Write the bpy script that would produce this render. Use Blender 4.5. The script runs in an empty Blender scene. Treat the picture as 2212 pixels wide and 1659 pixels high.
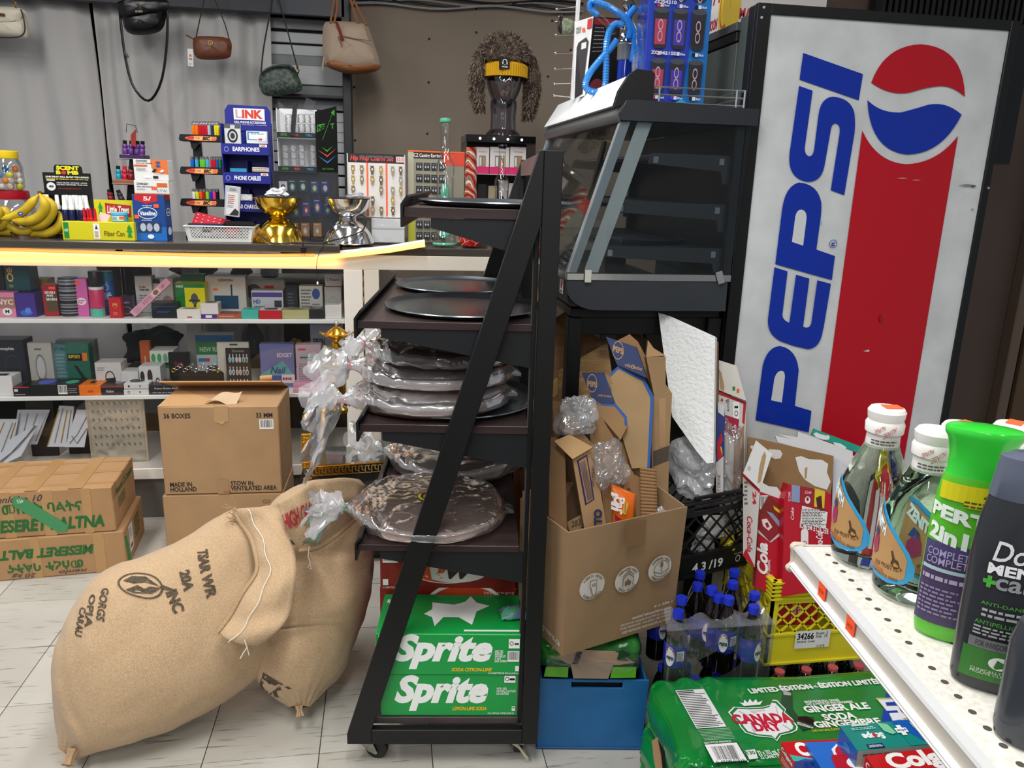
import bpy,bmesh,math,random
from math import sin,cos,pi,radians as rad
from mathutils import Vector as V,Matrix,noise
from mathutils.geometry import tessellate_polygon
from mathutils.bvhtree import BVHTree
random.seed(7)
sc=bpy.context.scene
COL=sc.collection
FPX,TH,PS,RO,H=1680.0,rad(14.64),rad(9.4),rad(1.75),1.53
CF=V((sin(PS)*cos(TH),cos(PS)*cos(TH),-sin(TH)))
_r=V((cos(PS),-sin(PS),0)); _u=_r.cross(CF)
CR=_r*cos(RO)+_u*sin(RO); CU=_u*cos(RO)-_r*sin(RO)
CO=V((0,0,H))
cam=bpy.data.cameras.new('camera'); co=bpy.data.objects.new('camera',cam); COL.objects.link(co)
co.matrix_world=Matrix(((CR.x,CU.x,-CF.x,0),(CR.y,CU.y,-CF.y,0),(CR.z,CU.z,-CF.z,H),(0,0,0,1)))
cam.sensor_width=36; cam.lens=FPX/2212*36; cam.clip_start=.05; cam.clip_end=60
sc.camera=co
sc.view_settings.view_transform='Standard'; sc.view_settings.look='None'
sc.view_settings.exposure=0.26; sc.view_settings.gamma=1
sc.view_settings.use_curve_mapping=False
w=bpy.data.worlds.new('world'); sc.world=w; w.use_nodes=True
w.node_tree.nodes['Background'].inputs[0].default_value=(.92,.95,1,1)
w.node_tree.nodes['Background'].inputs[1].default_value=.24
def area(x,y,z,sx,sy,p,rz=0,col=(1,.985,.96),rx=0):
 l=bpy.data.lights.new('ceiling_tube','AREA'); l.shape='RECTANGLE'; l.size=sx; l.size_y=sy
 l.energy=p; l.color=col
 o=bpy.data.objects.new('ceiling_tube',l); COL.objects.link(o); o.location=(x,y,z); o.rotation_euler=(rx,0,rz)
for x,y,p in ((-1.5,0.6,34),(.10,0.9,27),(1.9,.9,5),(-1.2,-1.6,30),(1.0,-1.9,32),(-1.2,-3.8,30),(.9,-3.8,26),(-1.6,2.7,26),(-.1,2.7,20),(1.2,3.4,8)):
 area(x,y,2.85,.28,1.25,p)
def ray(u,v):return CR*((u-1106)/FPX)-CU*((v-829.5)/FPX)+CF
def pz(u,v,z):return CO+ray(u,v)*z
def pY(u,v,Y):
 d=ray(u,v); return CO+d*(Y/d.y)
def pZ(u,v,Z):
 d=ray(u,v); return CO+d*((Z-H)/d.z)
def pX(u,v,X):
 d=ray(u,v); return CO+d*(X/d.x)
def at(u,Y,Z):
 """x of the point at depth Y, height Z in the photo's column u"""
 v0,v1=-300.,2200.
 for _ in range(30):
  v=(v0+v1)/2
  if pY(u,v,Y).z>Z:v0=v
  else:v1=v
 return pY(u,v,Y).x
def lin(h):
 if not isinstance(h,str):return h
 o=[]
 for i in (0,2,4):
  c=int(h[i:i+2],16)/255
  o.append(c/12.92 if c <= .04045 else ((c+.055)/1.055)**2.4)
 return (*o,1)
_M={}
def mt(hx,r=.55,me=0.,kind='',tr=0.,em=0.,bump=0.,sc_=30.,var=0.,alpha=1.,coat=0.,dark=None,ior=1.45):
 key=(hx,r,me,kind,tr,em,bump,sc_,var,alpha,coat,dark,ior)
 if key in _M:return _M[key]
 m=bpy.data.materials.new('mat_'+str(len(_M))); m.use_nodes=True
 nt=m.node_tree; N=nt.nodes; L=nt.links
 b=N['Principled BSDF']; c=lin(hx)
 b.inputs['Base Color'].default_value=c; b.inputs['Roughness'].default_value=r
 b.inputs['Metallic'].default_value=me; b.inputs['Transmission Weight'].default_value=tr
 b.inputs['IOR'].default_value=ior; b.inputs['Alpha'].default_value=alpha
 b.inputs['Coat Weight'].default_value=coat; b.inputs['Coat Roughness'].default_value=.05
 if em:
  b.inputs['Emission Color'].default_value=c; b.inputs['Emission Strength'].default_value=em
 if var or bump:
  tc=N.new('ShaderNodeTexCoord'); mp=N.new('ShaderNodeMapping')
  L.new(tc.outputs['Object'],mp.inputs[0])
  if kind == 'wood':mp.inputs[3].default_value=(1,12,12)
  if kind == 'woody':mp.inputs[3].default_value=(12,1,12)
  if kind == 'scratch':mp.inputs[3].default_value=(1,9,9)
  nz=N.new('ShaderNodeTexNoise'); nz.inputs['Scale'].default_value=sc_; nz.inputs['Detail'].default_value=6
  L.new(mp.outputs[0],nz.inputs[0])
  if var:
   rp=N.new('ShaderNodeMix'); rp.data_type='RGBA'
   d=lin(dark) if dark else tuple(x*(1-var) for x in c[:3])+(1,)
   cr=N.new('ShaderNodeMapRange'); cr.inputs[1].default_value=.35; cr.inputs[2].default_value=.65
   L.new(nz.outputs[0],cr.inputs[0]); L.new(cr.outputs[0],rp.inputs[0])
   rp.inputs[6].default_value=d; rp.inputs[7].default_value=c
   L.new(rp.outputs[2],b.inputs['Base Color'])
  if bump:
   bp=N.new('ShaderNodeBump'); bp.inputs['Strength'].default_value=bump; bp.inputs['Distance'].default_value=.004
   L.new(nz.outputs[0],bp.inputs['Height']); L.new(bp.outputs[0],b.inputs['Normal'])
 _M[key]=m
 return m
def film(name,milk=.10,scale=18.,strength=.9,tint=(.95,.96,1,1),rough=.12,gl=1.):
 if name in _M:return _M[name]
 m=bpy.data.materials.new(name); m.use_nodes=True
 nt=m.node_tree; N=nt.nodes; L=nt.links; N.clear()
 out=N.new('ShaderNodeOutputMaterial'); tr=N.new('ShaderNodeBsdfTransparent'); g=N.new('ShaderNodeBsdfGlossy')
 g.inputs['Roughness'].default_value=rough; d=N.new('ShaderNodeBsdfDiffuse'); d.inputs[0].default_value=tint
 tc=N.new('ShaderNodeTexCoord'); n1=N.new('ShaderNodeTexNoise'); n1.inputs['Scale'].default_value=scale
 n1.noise_type='RIDGED_MULTIFRACTAL'; n1.inputs['Detail'].default_value=3; n1.inputs['Distortion'].default_value=.6
 L.new(tc.outputs['Object'],n1.inputs[0])
 bp=N.new('ShaderNodeBump'); bp.inputs['Strength'].default_value=strength; bp.inputs['Distance'].default_value=.012
 L.new(n1.outputs[0],bp.inputs['Height']); L.new(bp.outputs[0],g.inputs['Normal'])
 lw=N.new('ShaderNodeLayerWeight'); lw.inputs[0].default_value=.28; L.new(bp.outputs[0],lw.inputs['Normal'])
 ma=N.new('ShaderNodeMath'); ma.operation='MULTIPLY_ADD'; ma.inputs[1].default_value=.75*gl; ma.inputs[2].default_value=.10*gl
 ma.use_clamp=True
 L.new(lw.outputs['Fresnel'],ma.inputs[0])
 a=N.new('ShaderNodeMixShader'); bmx=N.new('ShaderNodeMixShader'); a.inputs[0].default_value=milk
 L.new(tr.outputs[0],a.inputs[1]); L.new(d.outputs[0],a.inputs[2])
 L.new(ma.outputs[0],bmx.inputs[0]); L.new(a.outputs[0],bmx.inputs[1]); L.new(g.outputs[0],bmx.inputs[2])
 L.new(bmx.outputs[0],out.inputs[0]); _M[name]=m
 return m
def pane(name='pane',fac=.07,tint=(1,1,1,1),rough=.0):
 """thin clear sheet: mostly transparent with fresnel reflection"""
 if name in _M:return _M[name]
 m=bpy.data.materials.new(name); m.use_nodes=True
 nt=m.node_tree; N=nt.nodes; L=nt.links; N.clear()
 out=N.new('ShaderNodeOutputMaterial'); tr=N.new('ShaderNodeBsdfTransparent'); g=N.new('ShaderNodeBsdfGlossy')
 tr.inputs[0].default_value=tint; g.inputs['Roughness'].default_value=rough
 lw=N.new('ShaderNodeLayerWeight'); lw.inputs[0].default_value=.2
 ma=N.new('ShaderNodeMath'); ma.operation='MULTIPLY_ADD'; ma.inputs[1].default_value=.55; ma.inputs[2].default_value=fac*.6
 ma.use_clamp=True
 mx=N.new('ShaderNodeMixShader'); L.new(lw.outputs['Fresnel'],ma.inputs[0]); L.new(ma.outputs[0],mx.inputs[0])
 L.new(tr.outputs[0],mx.inputs[1]); L.new(g.outputs[0],mx.inputs[2]); L.new(mx.outputs[0],out.inputs[0])
 _M[name]=m
 return m
CARD=lambda hx='b08a62':mt(hx,.85,kind='card',var=.10,bump=.12,sc_=9)
class MB:
 def __init__(s):s.v=[]; s.f=[]; s.m=[]; s.M=None
 def pt(s,p):
  s.v.append(tuple(s.M @ V(p)) if s.M is not None else tuple(p)); return len(s.v)-1
 def face(s,pts,m=0):
  s.f.append([s.pt(p) for p in pts]); s.m.append(m); return s
 def box(s,x0,x1,y0,y1,z0,z1,m=0):
  i=[s.pt((x,y,z)) for z in (z0,z1) for x,y in ((x0,y0),(x1,y0),(x1,y1),(x0,y1))]
  for q in ((3,2,1,0),(4,5,6,7),(0,1,5,4),(1,2,6,5),(2,3,7,6),(3,0,4,7)):
   s.f.append([i[k] for k in q]); s.m.append(m)
  return s
 def hexa(s,b,t,m=0):
  i=[s.pt(p) for p in list(b)+list(t)]
  for q in ((3,2,1,0),(4,5,6,7),(0,1,5,4),(1,2,6,5),(2,3,7,6),(3,0,4,7)):
   s.f.append([i[k] for k in q]); s.m.append(m)
  return s
 def bar(s,a,b,w_,h_=None,m=0,up=V((0,0,1))):
  a=V(a); b=V(b); h_=h_ or w_; d=(b-a).normalized()
  if abs(d.dot(up))>.98:up=V((0,1,0))
  x=d.cross(up).normalized(); y=x.cross(d)
  q=[x*(i*w_/2)+y*(j*h_/2) for i,j in ((-1,-1),(1,-1),(1,1),(-1,1))]
  return s.hexa([a+k for k in q],[b+k for k in q],m)
 def prism(s,pts,z0,z1,m=0,ax='z'):
  """extrude a 2D outline; ax z: (x,y), ax y: (x,z) outline, ax x: (y,z) outline"""
  f={'z':lambda p,h:(p[0],p[1],h),'y':lambda p,h:(p[0],h,p[1]),'x':lambda p,h:(h,p[0],p[1])}[ax]
  n=len(pts); a=[s.pt(f(p,z0)) for p in pts]; b=[s.pt(f(p,z1)) for p in pts]
  tr=tessellate_polygon([[V((p[0],p[1],0)) for p in pts]])
  for t in tr:
   s.f.append([a[k] for k in t]); s.m.append(m); s.f.append([b[k] for k in reversed(t)]); s.m.append(m)
  for k in range(n):
   s.f.append([a[k],a[(k+1) % n],b[(k+1) % n],b[k]]); s.m.append(m)
  return s
 def lathe(s,prof,n=20,c=(0,0,0),m=0,sx=1,sy=1,a0=0,a1=2*pi):
  full=abs(a1-a0-2*pi)<1e-6; k=n if full else n+1; R=[]
  for r,z in prof:
   if r<1e-6:R.append([s.pt((c[0],c[1],c[2]+z))]*k)
   else:R.append([s.pt((c[0]+r*sx*cos(a0+(a1-a0)*i/n),c[1]+r*sy*sin(a0+(a1-a0)*i/n),c[2]+z)) for i in range(k)])
  for j in range(len(R)-1):
   for i in range(n):
    q=[R[j][i],R[j][(i+1) % k],R[j+1][(i+1) % k],R[j+1][i]]
    u=[];
    for x in q:
     if x not in u:u.append(x)
    if len(u)>2:s.f.append(u); s.m.append(m)
  return s
 def tube(s,pts,r,n=8,m=0,cap=True):
  pts=[V(p) for p in pts]; R=[]; up=None
  for i,p in enumerate(pts):
   d=(pts[min(i+1,len(pts)-1)]-pts[max(i-1,0)]).normalized()
   if up is None:up=V((0,0,1)) if abs(d.z)<.9 else V((1,0,0))
   x=d.cross(up)
   if x.length<1e-4:x=d.cross(V((0,1,0)))
   x.normalize(); y=x.cross(d).normalized(); up=y
   rr=r[i] if isinstance(r,(list,tuple)) else r
   R.append([s.pt(p+x*(rr*cos(2*pi*k/n))+y*(rr*sin(2*pi*k/n))) for k in range(n)])
  for j in range(len(R)-1):
   for k in range(n):s.f.append([R[j][k],R[j][(k+1) % n],R[j+1][(k+1) % n],R[j+1][k]]); s.m.append(m)
  if cap:s.f.append(R[0][::-1]); s.m.append(m); s.f.append(R[-1]); s.m.append(m)
  return s
 def sph(s,c,r,n=10,m=0,sz=1):
  return s.lathe([(r*sin(pi*k/(n//2+1)),-r*sz*cos(pi*k/(n//2+1))) for k in range(n//2+2)],n,c,m)
 def grid(s,fn,nu,nv,m=0,thick=0):
  I=[[s.pt(fn(i/nu,j/nv)) for i in range(nu+1)] for j in range(nv+1)]
  for j in range(nv):
   for i in range(nu):s.f.append([I[j][i],I[j][i+1],I[j+1][i+1],I[j+1][i]]); s.m.append(m)
  return s
 def build(s,name,mats,parent=None,bev=0,smooth=True,loc=None,rz=0,ang=35,recalc=True,seg=1):
  me=bpy.data.meshes.new(name)
  me.from_pydata(s.v,[],s.f)
  if not isinstance(mats,(list,tuple)):mats=[mats]
  for q in mats:me.materials.append(q)
  me.polygons.foreach_set('material_index',s.m)
  if bev or recalc:
   bm=bmesh.new(); bm.from_mesh(me)
   if recalc:bmesh.ops.recalc_face_normals(bm,faces=bm.faces)
   if bev:
    es=[e for e in bm.edges if len(e.link_faces) == 2 and e.calc_face_angle(0)>.5]
    bmesh.ops.bevel(bm,geom=es,offset=bev,segments=seg,affect='EDGES',clamp_overlap=True)
   bm.to_mesh(me); bm.free()
  if smooth:
   me.shade_smooth()
   try:me.set_sharp_from_angle(angle=rad(ang))
   except Exception:pass
  o=bpy.data.objects.new(name,me); COL.objects.link(o)
  if parent is not None:o.parent=parent
  if loc is not None:o.location=loc
  if rz:o.rotation_euler=(0,0,rz)
  return o
def tag(o,label,cat,group=None,kind=None):
 if label:o['label']=label
 if cat:o['category']=cat
 if group:o['group']=group
 if kind:o['kind']=kind
 return o
def thing(name,label,cat,loc=(0,0,0),rz=0,group=None):
 o=bpy.data.objects.new(name,None); COL.objects.link(o); o.empty_display_size=.05
 o.location=loc; o.rotation_euler=(0,0,rz)
 return tag(o,label,cat,group)
def struct(o):o['kind']='structure'; return o
def copy_tree(o,parent=None):
 c=o.copy(); COL.objects.link(c); c.parent=parent
 for ch in [x for x in COL.objects if x.parent == o]:copy_tree(ch,c)
 return c
_T={}
def glyphs(txt,bold,shear,sp=1.):
 k=(txt,bold,shear,sp)
 if k in _T:return _T[k]
 cu=bpy.data.curves.new('t','FONT'); cu.body=txt; cu.offset=bold; cu.shear=shear; cu.resolution_u=3
 cu.space_character=sp; cu.space_line=.8
 ob=bpy.data.objects.new('t',cu); me=bpy.data.meshes.new_from_object(ob)
 vs=[(v.co.x,v.co.y) for v in me.vertices]; fs=[list(p.vertices) for p in me.polygons]
 bpy.data.objects.remove(ob); bpy.data.curves.remove(cu); bpy.data.meshes.remove(me)
 if vs:
  x0=min(v[0] for v in vs); x1=max(v[0] for v in vs); y0=min(v[1] for v in vs); y1=max(v[1] for v in vs)
  vs=[((x-x0)/max(x1-x0,1e-6),(y-y0)/max(y1-y0,1e-6)) for x,y in vs]
 _T[k]=(vs,fs); return _T[k]
def art(parent,fmap,items,name='printed_marks',r=.45,off=.0006,sub=1,em=0.,step=.00025,me=0.):
 """items in face fractions; fmap(x, y, h) -> local point"""
 mb=MB(); mats=[]; ix={}
 def mi(c):
  if c not in ix:ix[c]=len(mats); mats.append(mt(c,r,em=em,me=me) if isinstance(c,str) else c)
  return ix[c]
 for n,it in enumerate(items):
  h=off+step*n; k=it[0]
  P=lambda x,y:fmap(x,y,h)
  if k == 'r' or k == 'q':
   _,x0,y0,x1,y1,c=it[:6]; c=mi(c)
   for i in range(sub):
    xa=x0+(x1-x0)*i/sub; xb=x0+(x1-x0)*(i+1)/sub
    mb.face([P(xa,y0),P(xb,y0),P(xb,y1),P(xa,y1)],c)
  elif k == 't':
   _,tx,x0,y0,x1,y1,c=it[:7]; o=it[7] if len(it)>7 else {}
   vs,fs=glyphs(tx,o.get('b',.01),o.get('s',0),o.get('sp',1.)); c=mi(c); rt=o.get('rot',0)
   base=len(mb.v)
   for a,b in vs:
    if rt == 90:a,b=1-b,a
    elif rt == -90:a,b=b,1-a
    elif rt == 180:a,b=1-a,1-b
    dx=o.get('sh',0)*(b-.5)
    mb.v.append(tuple(P(x0+(x1-x0)*a+dx,y0+(y1-y0)*b+o.get('sl',0)*(a-.5))))
   for f in fs:mb.f.append([base+i for i in f]); mb.m.append(c)
  elif k == 'e':
   _,cx,cy,rx,ry,c=it[:6]
   mb.face([P(cx+rx*cos(2*pi*i/24),cy+ry*sin(2*pi*i/24)) for i in range(24)],mi(c))
  elif k == 'o':
   _,cx,cy,rx,ry,t,c=it[:7]; c=mi(c); tx_=t; ty_=t*ry/rx
   for i in range(28):
    a,b=2*pi*i/28,2*pi*(i+1)/28
    mb.face([P(cx+rx*cos(a),cy+ry*sin(a)),P(cx+rx*cos(b),cy+ry*sin(b)),P(cx+(rx-tx_)*cos(b),cy+(ry-ty_)*sin(b)),P(cx+(rx-tx_)*cos(a),cy+(ry-ty_)*sin(a))],c)
  elif k == 'p':
   _,pts,c=it[:3]; c=mi(c); b0=len(mb.v)
   for p in pts:mb.v.append(tuple(P(*p)))
   for t in tessellate_polygon([[V((p[0],p[1],0)) for p in pts]]):mb.f.append([b0+i for i in t]); mb.m.append(c)
  elif k == 'b':
   _,x0,y0,x1,y1=it[:5]; c=mi('f2f2f0'); d=mi('101010')
   mb.face([P(x0,y0),P(x1,y0),P(x1,y1),P(x0,y1)],c)
   rs=random.Random(n); x=x0+(x1-x0)*.06; y0+=(y1-y0)*.18; y1-=(y1-y0)*.08; h+=.0002
   while x<x1-(x1-x0)*.07:
    ww=(x1-x0)*rs.choice((.012,.02,.035)); mb.face([P(x,y0),P(x+ww,y0),P(x+ww,y1),P(x,y1)],d); x+=ww+(x1-x0)*rs.choice((.012,.02,.03))
  elif k == 'l':
   _,x0,y0,x1,y1,c,nr=it[:7]; c=mi(c); rs=random.Random(n+5); hh=(y1-y0)/nr
   for j in range(nr):
    x=x0; xe=x0+(x1-x0)*rs.uniform(.7,1)
    while x<xe:
     ww=(x1-x0)*rs.uniform(.05,.16); mb.face([P(x,y1-hh*(j+.75)),P(min(x+ww,xe),y1-hh*(j+.75)),P(min(x+ww,xe),y1-hh*(j+.25)),P(x,y1-hh*(j+.25))],c); x+=ww+(x1-x0)*.03
 return mb.build(name,mats,parent,smooth=False,recalc=False)
def boxmap(w_,d,h,side='f',bend=None):
 if side == 'f':return lambda x,y,o:(-w_/2+x*w_,-d/2-o,y*h)
 if side == 'b':return lambda x,y,o:(w_/2-x*w_,d/2+o,y*h)
 if side == 'r':return lambda x,y,o:(w_/2+o,-d/2+x*d,y*h)
 if side == 'l':return lambda x,y,o:(-w_/2-o,d/2-x*d,y*h)
 return lambda x,y,o:(-w_/2+x*w_,-d/2+y*d,h+o)
def quadmap(a,b,c,d):
 """a bottom-left, b bottom-right, c top-right, d top-left (local points)"""
 a,b,c,d=map(V,(a,b,c,d)); n=(b-a).cross(d-a).normalized()
 return lambda x,y,o:(a*(1-x)+b*x)*(1-y)+(d*(1-x)+c*x)*y+n*o
def cylmap(r,h,a0,a1,z0=0,c=(0,0)):
 """front strip of a cylinder between angles a0..a1 (degrees from -Y, positive to +X)"""
 def f(x,y,o):
  a=rad(a0+(a1-a0)*x); rr=(r(z0+y*h) if callable(r) else r)+o
  return (c[0]+rr*sin(a),c[1]-rr*cos(a),z0+y*h)
 return f
def carton(name,label,cat,u0,u1,vt,Y,Z0,D,color,arts=None,rz=0,group=None,m=None,bev=.0012,Zt=None,nm='printed_marks',r=.45):
 """upright box whose front face spans photo columns u0..u1 at depth Y standing on Z0"""
 x0,x1=at(u0,Y,Z0),at(u1,Y,Z0)
 z1=Zt if Zt is not None else pY((u0+u1)/2,vt,Y).z
 w_,h=x1-x0,z1-Z0
 m=m or mt(color,r)
 o=MB().box(-w_/2,w_/2,-D/2,D/2,0,h).build(name,m,bev=bev,smooth=False)
 o.location=((x0+x1)/2,Y+D/2,Z0+.0008); o.rotation_euler=(0,0,rad(rz))
 tag(o,label,cat,group)
 for s,it in (arts or {}).items():art(o,boxmap(w_,D,h,s),it,nm)
 return o,(w_,D,h)
def lathe_thing(name,label,cat,prof,mat_,loc,n=20,group=None,rz=0):
 o=MB().lathe(prof,n).build(name,mat_,loc=loc,rz=rz); return tag(o,label,cat,group)
# ================= setting =================
YF=3.45
ZT=pY(370,523,YF).z
Z1=pY(370,691,YF).z; Z2=pY(370,855,YF).z; Z3=pY(340,1012,YF).z
YB=4.72
def tile_mat(nm,base,dark,rgh=.3):
 m=bpy.data.materials.new(nm); m.use_nodes=True; nt=m.node_tree; N=nt.nodes; L=nt.links; b=N['Principled BSDF']
 g=N.new('ShaderNodeNewGeometry'); mp=N.new('ShaderNodeMapping'); mp.inputs[3].default_value=(5,60,1); mp.inputs[2].default_value=(0,0,.5)
 L.new(g.outputs['Position'],mp.inputs[0]); n1=N.new('ShaderNodeTexNoise'); n1.inputs['Scale'].default_value=1.6; n1.inputs['Detail'].default_value=4
 L.new(mp.outputs[0],n1.inputs[0]); mr=N.new('ShaderNodeMapRange'); mr.inputs[1].default_value=.60; mr.inputs[2].default_value=.72
 L.new(n1.outputs[0],mr.inputs[0]); n2=N.new('ShaderNodeTexNoise'); n2.inputs['Scale'].default_value=3; L.new(g.outputs['Position'],n2.inputs[0])
 mx=N.new('ShaderNodeMix'); mx.data_type='RGBA'; mx.inputs[6].default_value=lin(base); mx.inputs[7].default_value=lin(dark)
 L.new(mr.outputs[0],mx.inputs[0]); m2=N.new('ShaderNodeMix'); m2.data_type='RGBA'; m2.blend_type='MULTIPLY'; m2.inputs[0].default_value=.35
 L.new(mx.outputs[2],m2.inputs[6]); L.new(n2.outputs[0],m2.inputs[7]); L.new(m2.outputs[2],b.inputs['Base Color']); b.inputs['Roughness'].default_value=rgh
 return m
TM=[tile_mat('vinyl_tile_a','d0cdc4','8f8a80'),tile_mat('vinyl_tile_b','c9c5bb','857f75')]
fl=struct(MB().box(-2.6,3.2,-5.5,5,-.06,-.003).build('floor',mt('3c3a36',.8),bev=0,smooth=False))
T=.305; gx=pZ(686,1659,0).x; gy=pZ(435.6,1648.6,0).y
tb=[]
for k in (0,1):
 t0=MB().box(.0012,T-.0012,.0012,T-.0012,-.003,0).build('floor_tile',TM[k],parent=fl,bev=.0006,smooth=False)
 tb.append(t0)
n=0
for i in range(-6,9):
 for j in range(-2,7):
  o=tb[(i*7+j*3) % 2]
  if n>1:o=o.copy(); COL.objects.link(o); o.parent=fl
  else:o=tb[n]
  o.location=(gx+i*T,gy+j*T,0); n+=1
wm=mt('877a6c',.75,var=.10,sc_=1.4)
wb=MB().box(at(590,YB,1.5),3.2,YB,YB+.1,0,3).build('wall_back',wm,smooth=False); struct(wb)
wl=MB().box(-2.6,at(590,YB,1.5),YB+.12,YB+.2,0,3).build('wall_left',mt('17171a',.8),smooth=False); struct(wl)
ce=MB().box(-2.6,3.2,-5.5,5,3.0,3.08).build('ceiling',mt('b9b7b2',.9),smooth=False); struct(ce)
wr=MB().box(1.66,3.2,3.05,3.15,0,3).build('wall_right',mt('5d4d44',.6,var=.12,sc_=2),smooth=False); struct(wr)
xx=pY(2180,740,3.0).x
struct(MB().box(xx,xx+.05,2.99,3.05,0,2.6).build('trim_1',mt('6d5b4e',.6),bev=.004))
struct(MB().box(xx+.10,xx+.5,3.02,3.045,0,2.6).build('trim_2',mt('5b4630',.6),bev=.004))
for u,v in ((765,188),(767,303),(927,84),(926,178),(923,289),(1029,18),(1029,70),(1029,152),(1193,45),(1184,165),(1233,108)):
 p=pY(u,v,YB)
 s=MB().lathe([(.0,0),(.007,0),(.006,.003),(0,.004)],8).build('screw_head',mt('0c0b0a',.6),parent=wb)
 s.location=(p.x,YB-.001,p.z); s.rotation_euler=(rad(90),0,0)
vz=pY(560,26,4.52).z
struct(MB().box(-2.4,at(590,4.5,2.2)+.02,4.52,4.56,vz,vz+.5).build('trim_3',mt('33343c',.55,bump=.1),bev=.003))
x0=at(742,4.5,1.8)
struct(MB().box(x0-.0,x0+.045,4.50,4.66,.0,2.9).build('trim_4',mt('26282c',.5),bev=.004))
struct(MB().box(at(590,4.5,2.2),x0+.02,4.50,4.53,pY(660,33,4.5).z,vz+.5).build('trim_5',mt('3b3d45',.5),bev=.003))
def curtain(label,ua,ub,Yc,seed,lean):
 xa,xb=at(ua,Yc,2.0),at(ub,Yc,2.0); z0,z1=.25,vz+.06
 def fn(a,b):
  x=xa+(xb-xa)*a; z=z0+(z1-z0)*b
  y=.016*sin(a*26+seed+1.6*sin(b*2+a*4))+.007*sin(a*61+seed*2+b*1.5)+.04*noise.noise(V((a*5,b*1.6,seed)))
  y+=.012*noise.noise(V((a*17,b*7,seed)))
  return (x+lean*(1-b)*(1 if seed<2 else 1)*(a if seed<2 else 1-a)+.006*sin(b*9+seed),Yc+y,z)
 o=MB().grid(fn,150,26).build('curtain',CURT,recalc=False)
 md=o.modifiers.new('s','SOLIDIFY'); md.thickness=.003
 for q,uu in enumerate((.18,.38,.5)):
  pass
 return tag(o,label,'curtain','grey cloth curtains along the back')
CURT=mt('b7b5b4',.9,bump=.25,sc_=240,var=.04)
curtain('left grey cloth curtain, between the white handbag and the dark gap',-420,203,4.62,1.0,.045)
curtain('right grey cloth curtain behind the black and brown handbags',212,588,4.62,5.0,.06)
sx0,sx1=at(588,4.66,1.7),at(745,4.66,1.7)
sw=thing('slatwall','white slatwall panel with dark grooves behind the beige tote','wall panel',((sx0+sx1)/2,4.66,0))
hw=(sx1-sx0)/2
MB().box(-hw,hw,.03,.05,.3,2.6).build('groove_backing',mt('141416',.7),parent=sw,smooth=False)
z=pY(640,40,4.64).z; k=0
for vt in (40,70,97,119,140,160,184,214,240,262,284,306,330,355,380,405,430,455):
 zt=pY(660,vt,4.64).z
 MB().box(-hw,hw,0,.028,zt-.052,zt).build('slat',mt('a9abae' if k not in (3,6) else '6f7275',.4),parent=sw,bev=.003); k+=1
for k,(dv,r,cx) in enumerate(((0,.007,'1b1b1d'),(6,.005,'8d8d90'),(11,.005,'2a2a2c'),(15,.006,'9b9a98'))):
 pts=[pY(742+(1260-742)*i/14,-6+dv+ (14+6*k % 3)*i/14+5*sin(i*.9+k),YB-.03) for i in range(15)]
 tag(MB().tube(pts,r,6).build('cable',mt(cx,.5)),('thick black','upper grey','thin black','lowest pale')[k]+' cable running along the top of the brown back wall','cable','cables along the back wall')
# ================= counter display case =================
xL=-2.5; xP0=at(745,YF,.9); xP1=at(785,YF,.9); xR=at(1075,YF,1.1)
ct=thing('counter_case','white framed glass display counter with dark top and glowing light strip','display counter',((xL+xR)/2,YF,0))
CX=(xL+xR)/2
Wt=mt('e6dccd',.45,var=.06,sc_=5); Wc=mt('efe9df',.4)
def cb(nm,x0,x1,y0,y1,z0,z1,m,bev=.002):
 return MB().box(x0-CX,x1-CX,y0-YF,y1-YF,z0,z1).build(nm,m,parent=ct,bev=bev)
cb('countertop',xL,at(735,YF,ZT),YF-.03,YF+.62,ZT-.032,ZT,mt('4c4640',.22,kind='wood',var=.25,sc_=3),.004)
cb('countertop',at(735,YF,ZT)+.004,xR+.02,YF-.0,YF+.62,ZT-.040,ZT-.008,mt('4c4640',.22,kind='wood',var=.25,sc_=3),.004)
cb('top_rail',xL,xR,YF+.0,YF+.03,ZT-.105,ZT-.042,Wt)
cb('corner_post',xP0,xP1,YF-.004,YF+.05,.03,ZT-.105,Wc)
cb('corner_post',xP1+.006,at(820,YF,.9),YF-.002,YF+.05,.03,ZT-.105,Wt)
cb('end_post',xR-.06,xR,YF-.003,YF+.05,.03,ZT-.105,Wt)
cb('shelf_board',xL,xP0,YF+.012,YF+.5,Z1-.018,Z1,mt('ecefec',.35))
cb('shelf_board',xL,xP0,YF+.012,YF+.5,Z2-.018,Z2,mt('ecefec',.35))
cb('shelf_board',xP1+.05,xR-.06,YF+.012,YF+.5,Z1-.018,Z1,mt('ecefec',.35))
cb('shelf_board',xP1+.05,xR-.06,YF+.012,YF+.5,Z2-.018,Z2,mt('ecefec',.35))
cb('base_board',xL,xR,YF,YF+.55,Z3-.05,Z3,Wc)
cb('kick_panel',xL,xR,YF+.03,YF+.55,0,Z3-.05,mt('6c6864',.6))
cb('back_post',at(398,YF+.5,.9),at(432,YF+.5,.9),YF+.5,YF+.53,Z3,ZT-.11,mt('cfcdc6',.5))
cb('glass_pane',xL,xP0,YF+.006,YF+.009,Z3,ZT-.105,pane('case_glass',.035),0)
cb('glass_pane',at(820,YF,.9),xR-.06,YF+.006,YF+.009,Z3,ZT-.105,pane('case_glass',.035),0)
mb=MB()
for k in range(7):
 z=ZT-.13-k*.045; mb.face([(xP1-CX-.004,-.003,z),(xP1-CX+.003+.006*random.random(),-.003,z-.006),(xP1-CX+.002,-.003,z-.03)],0)
mb.build('chipped_veneer',mt('b8875c',.8),parent=ct,recalc=False)
led=thing('led_strip_light','glowing warm orange light strip under the counter edge','light strip',(0,0,0))
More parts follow.
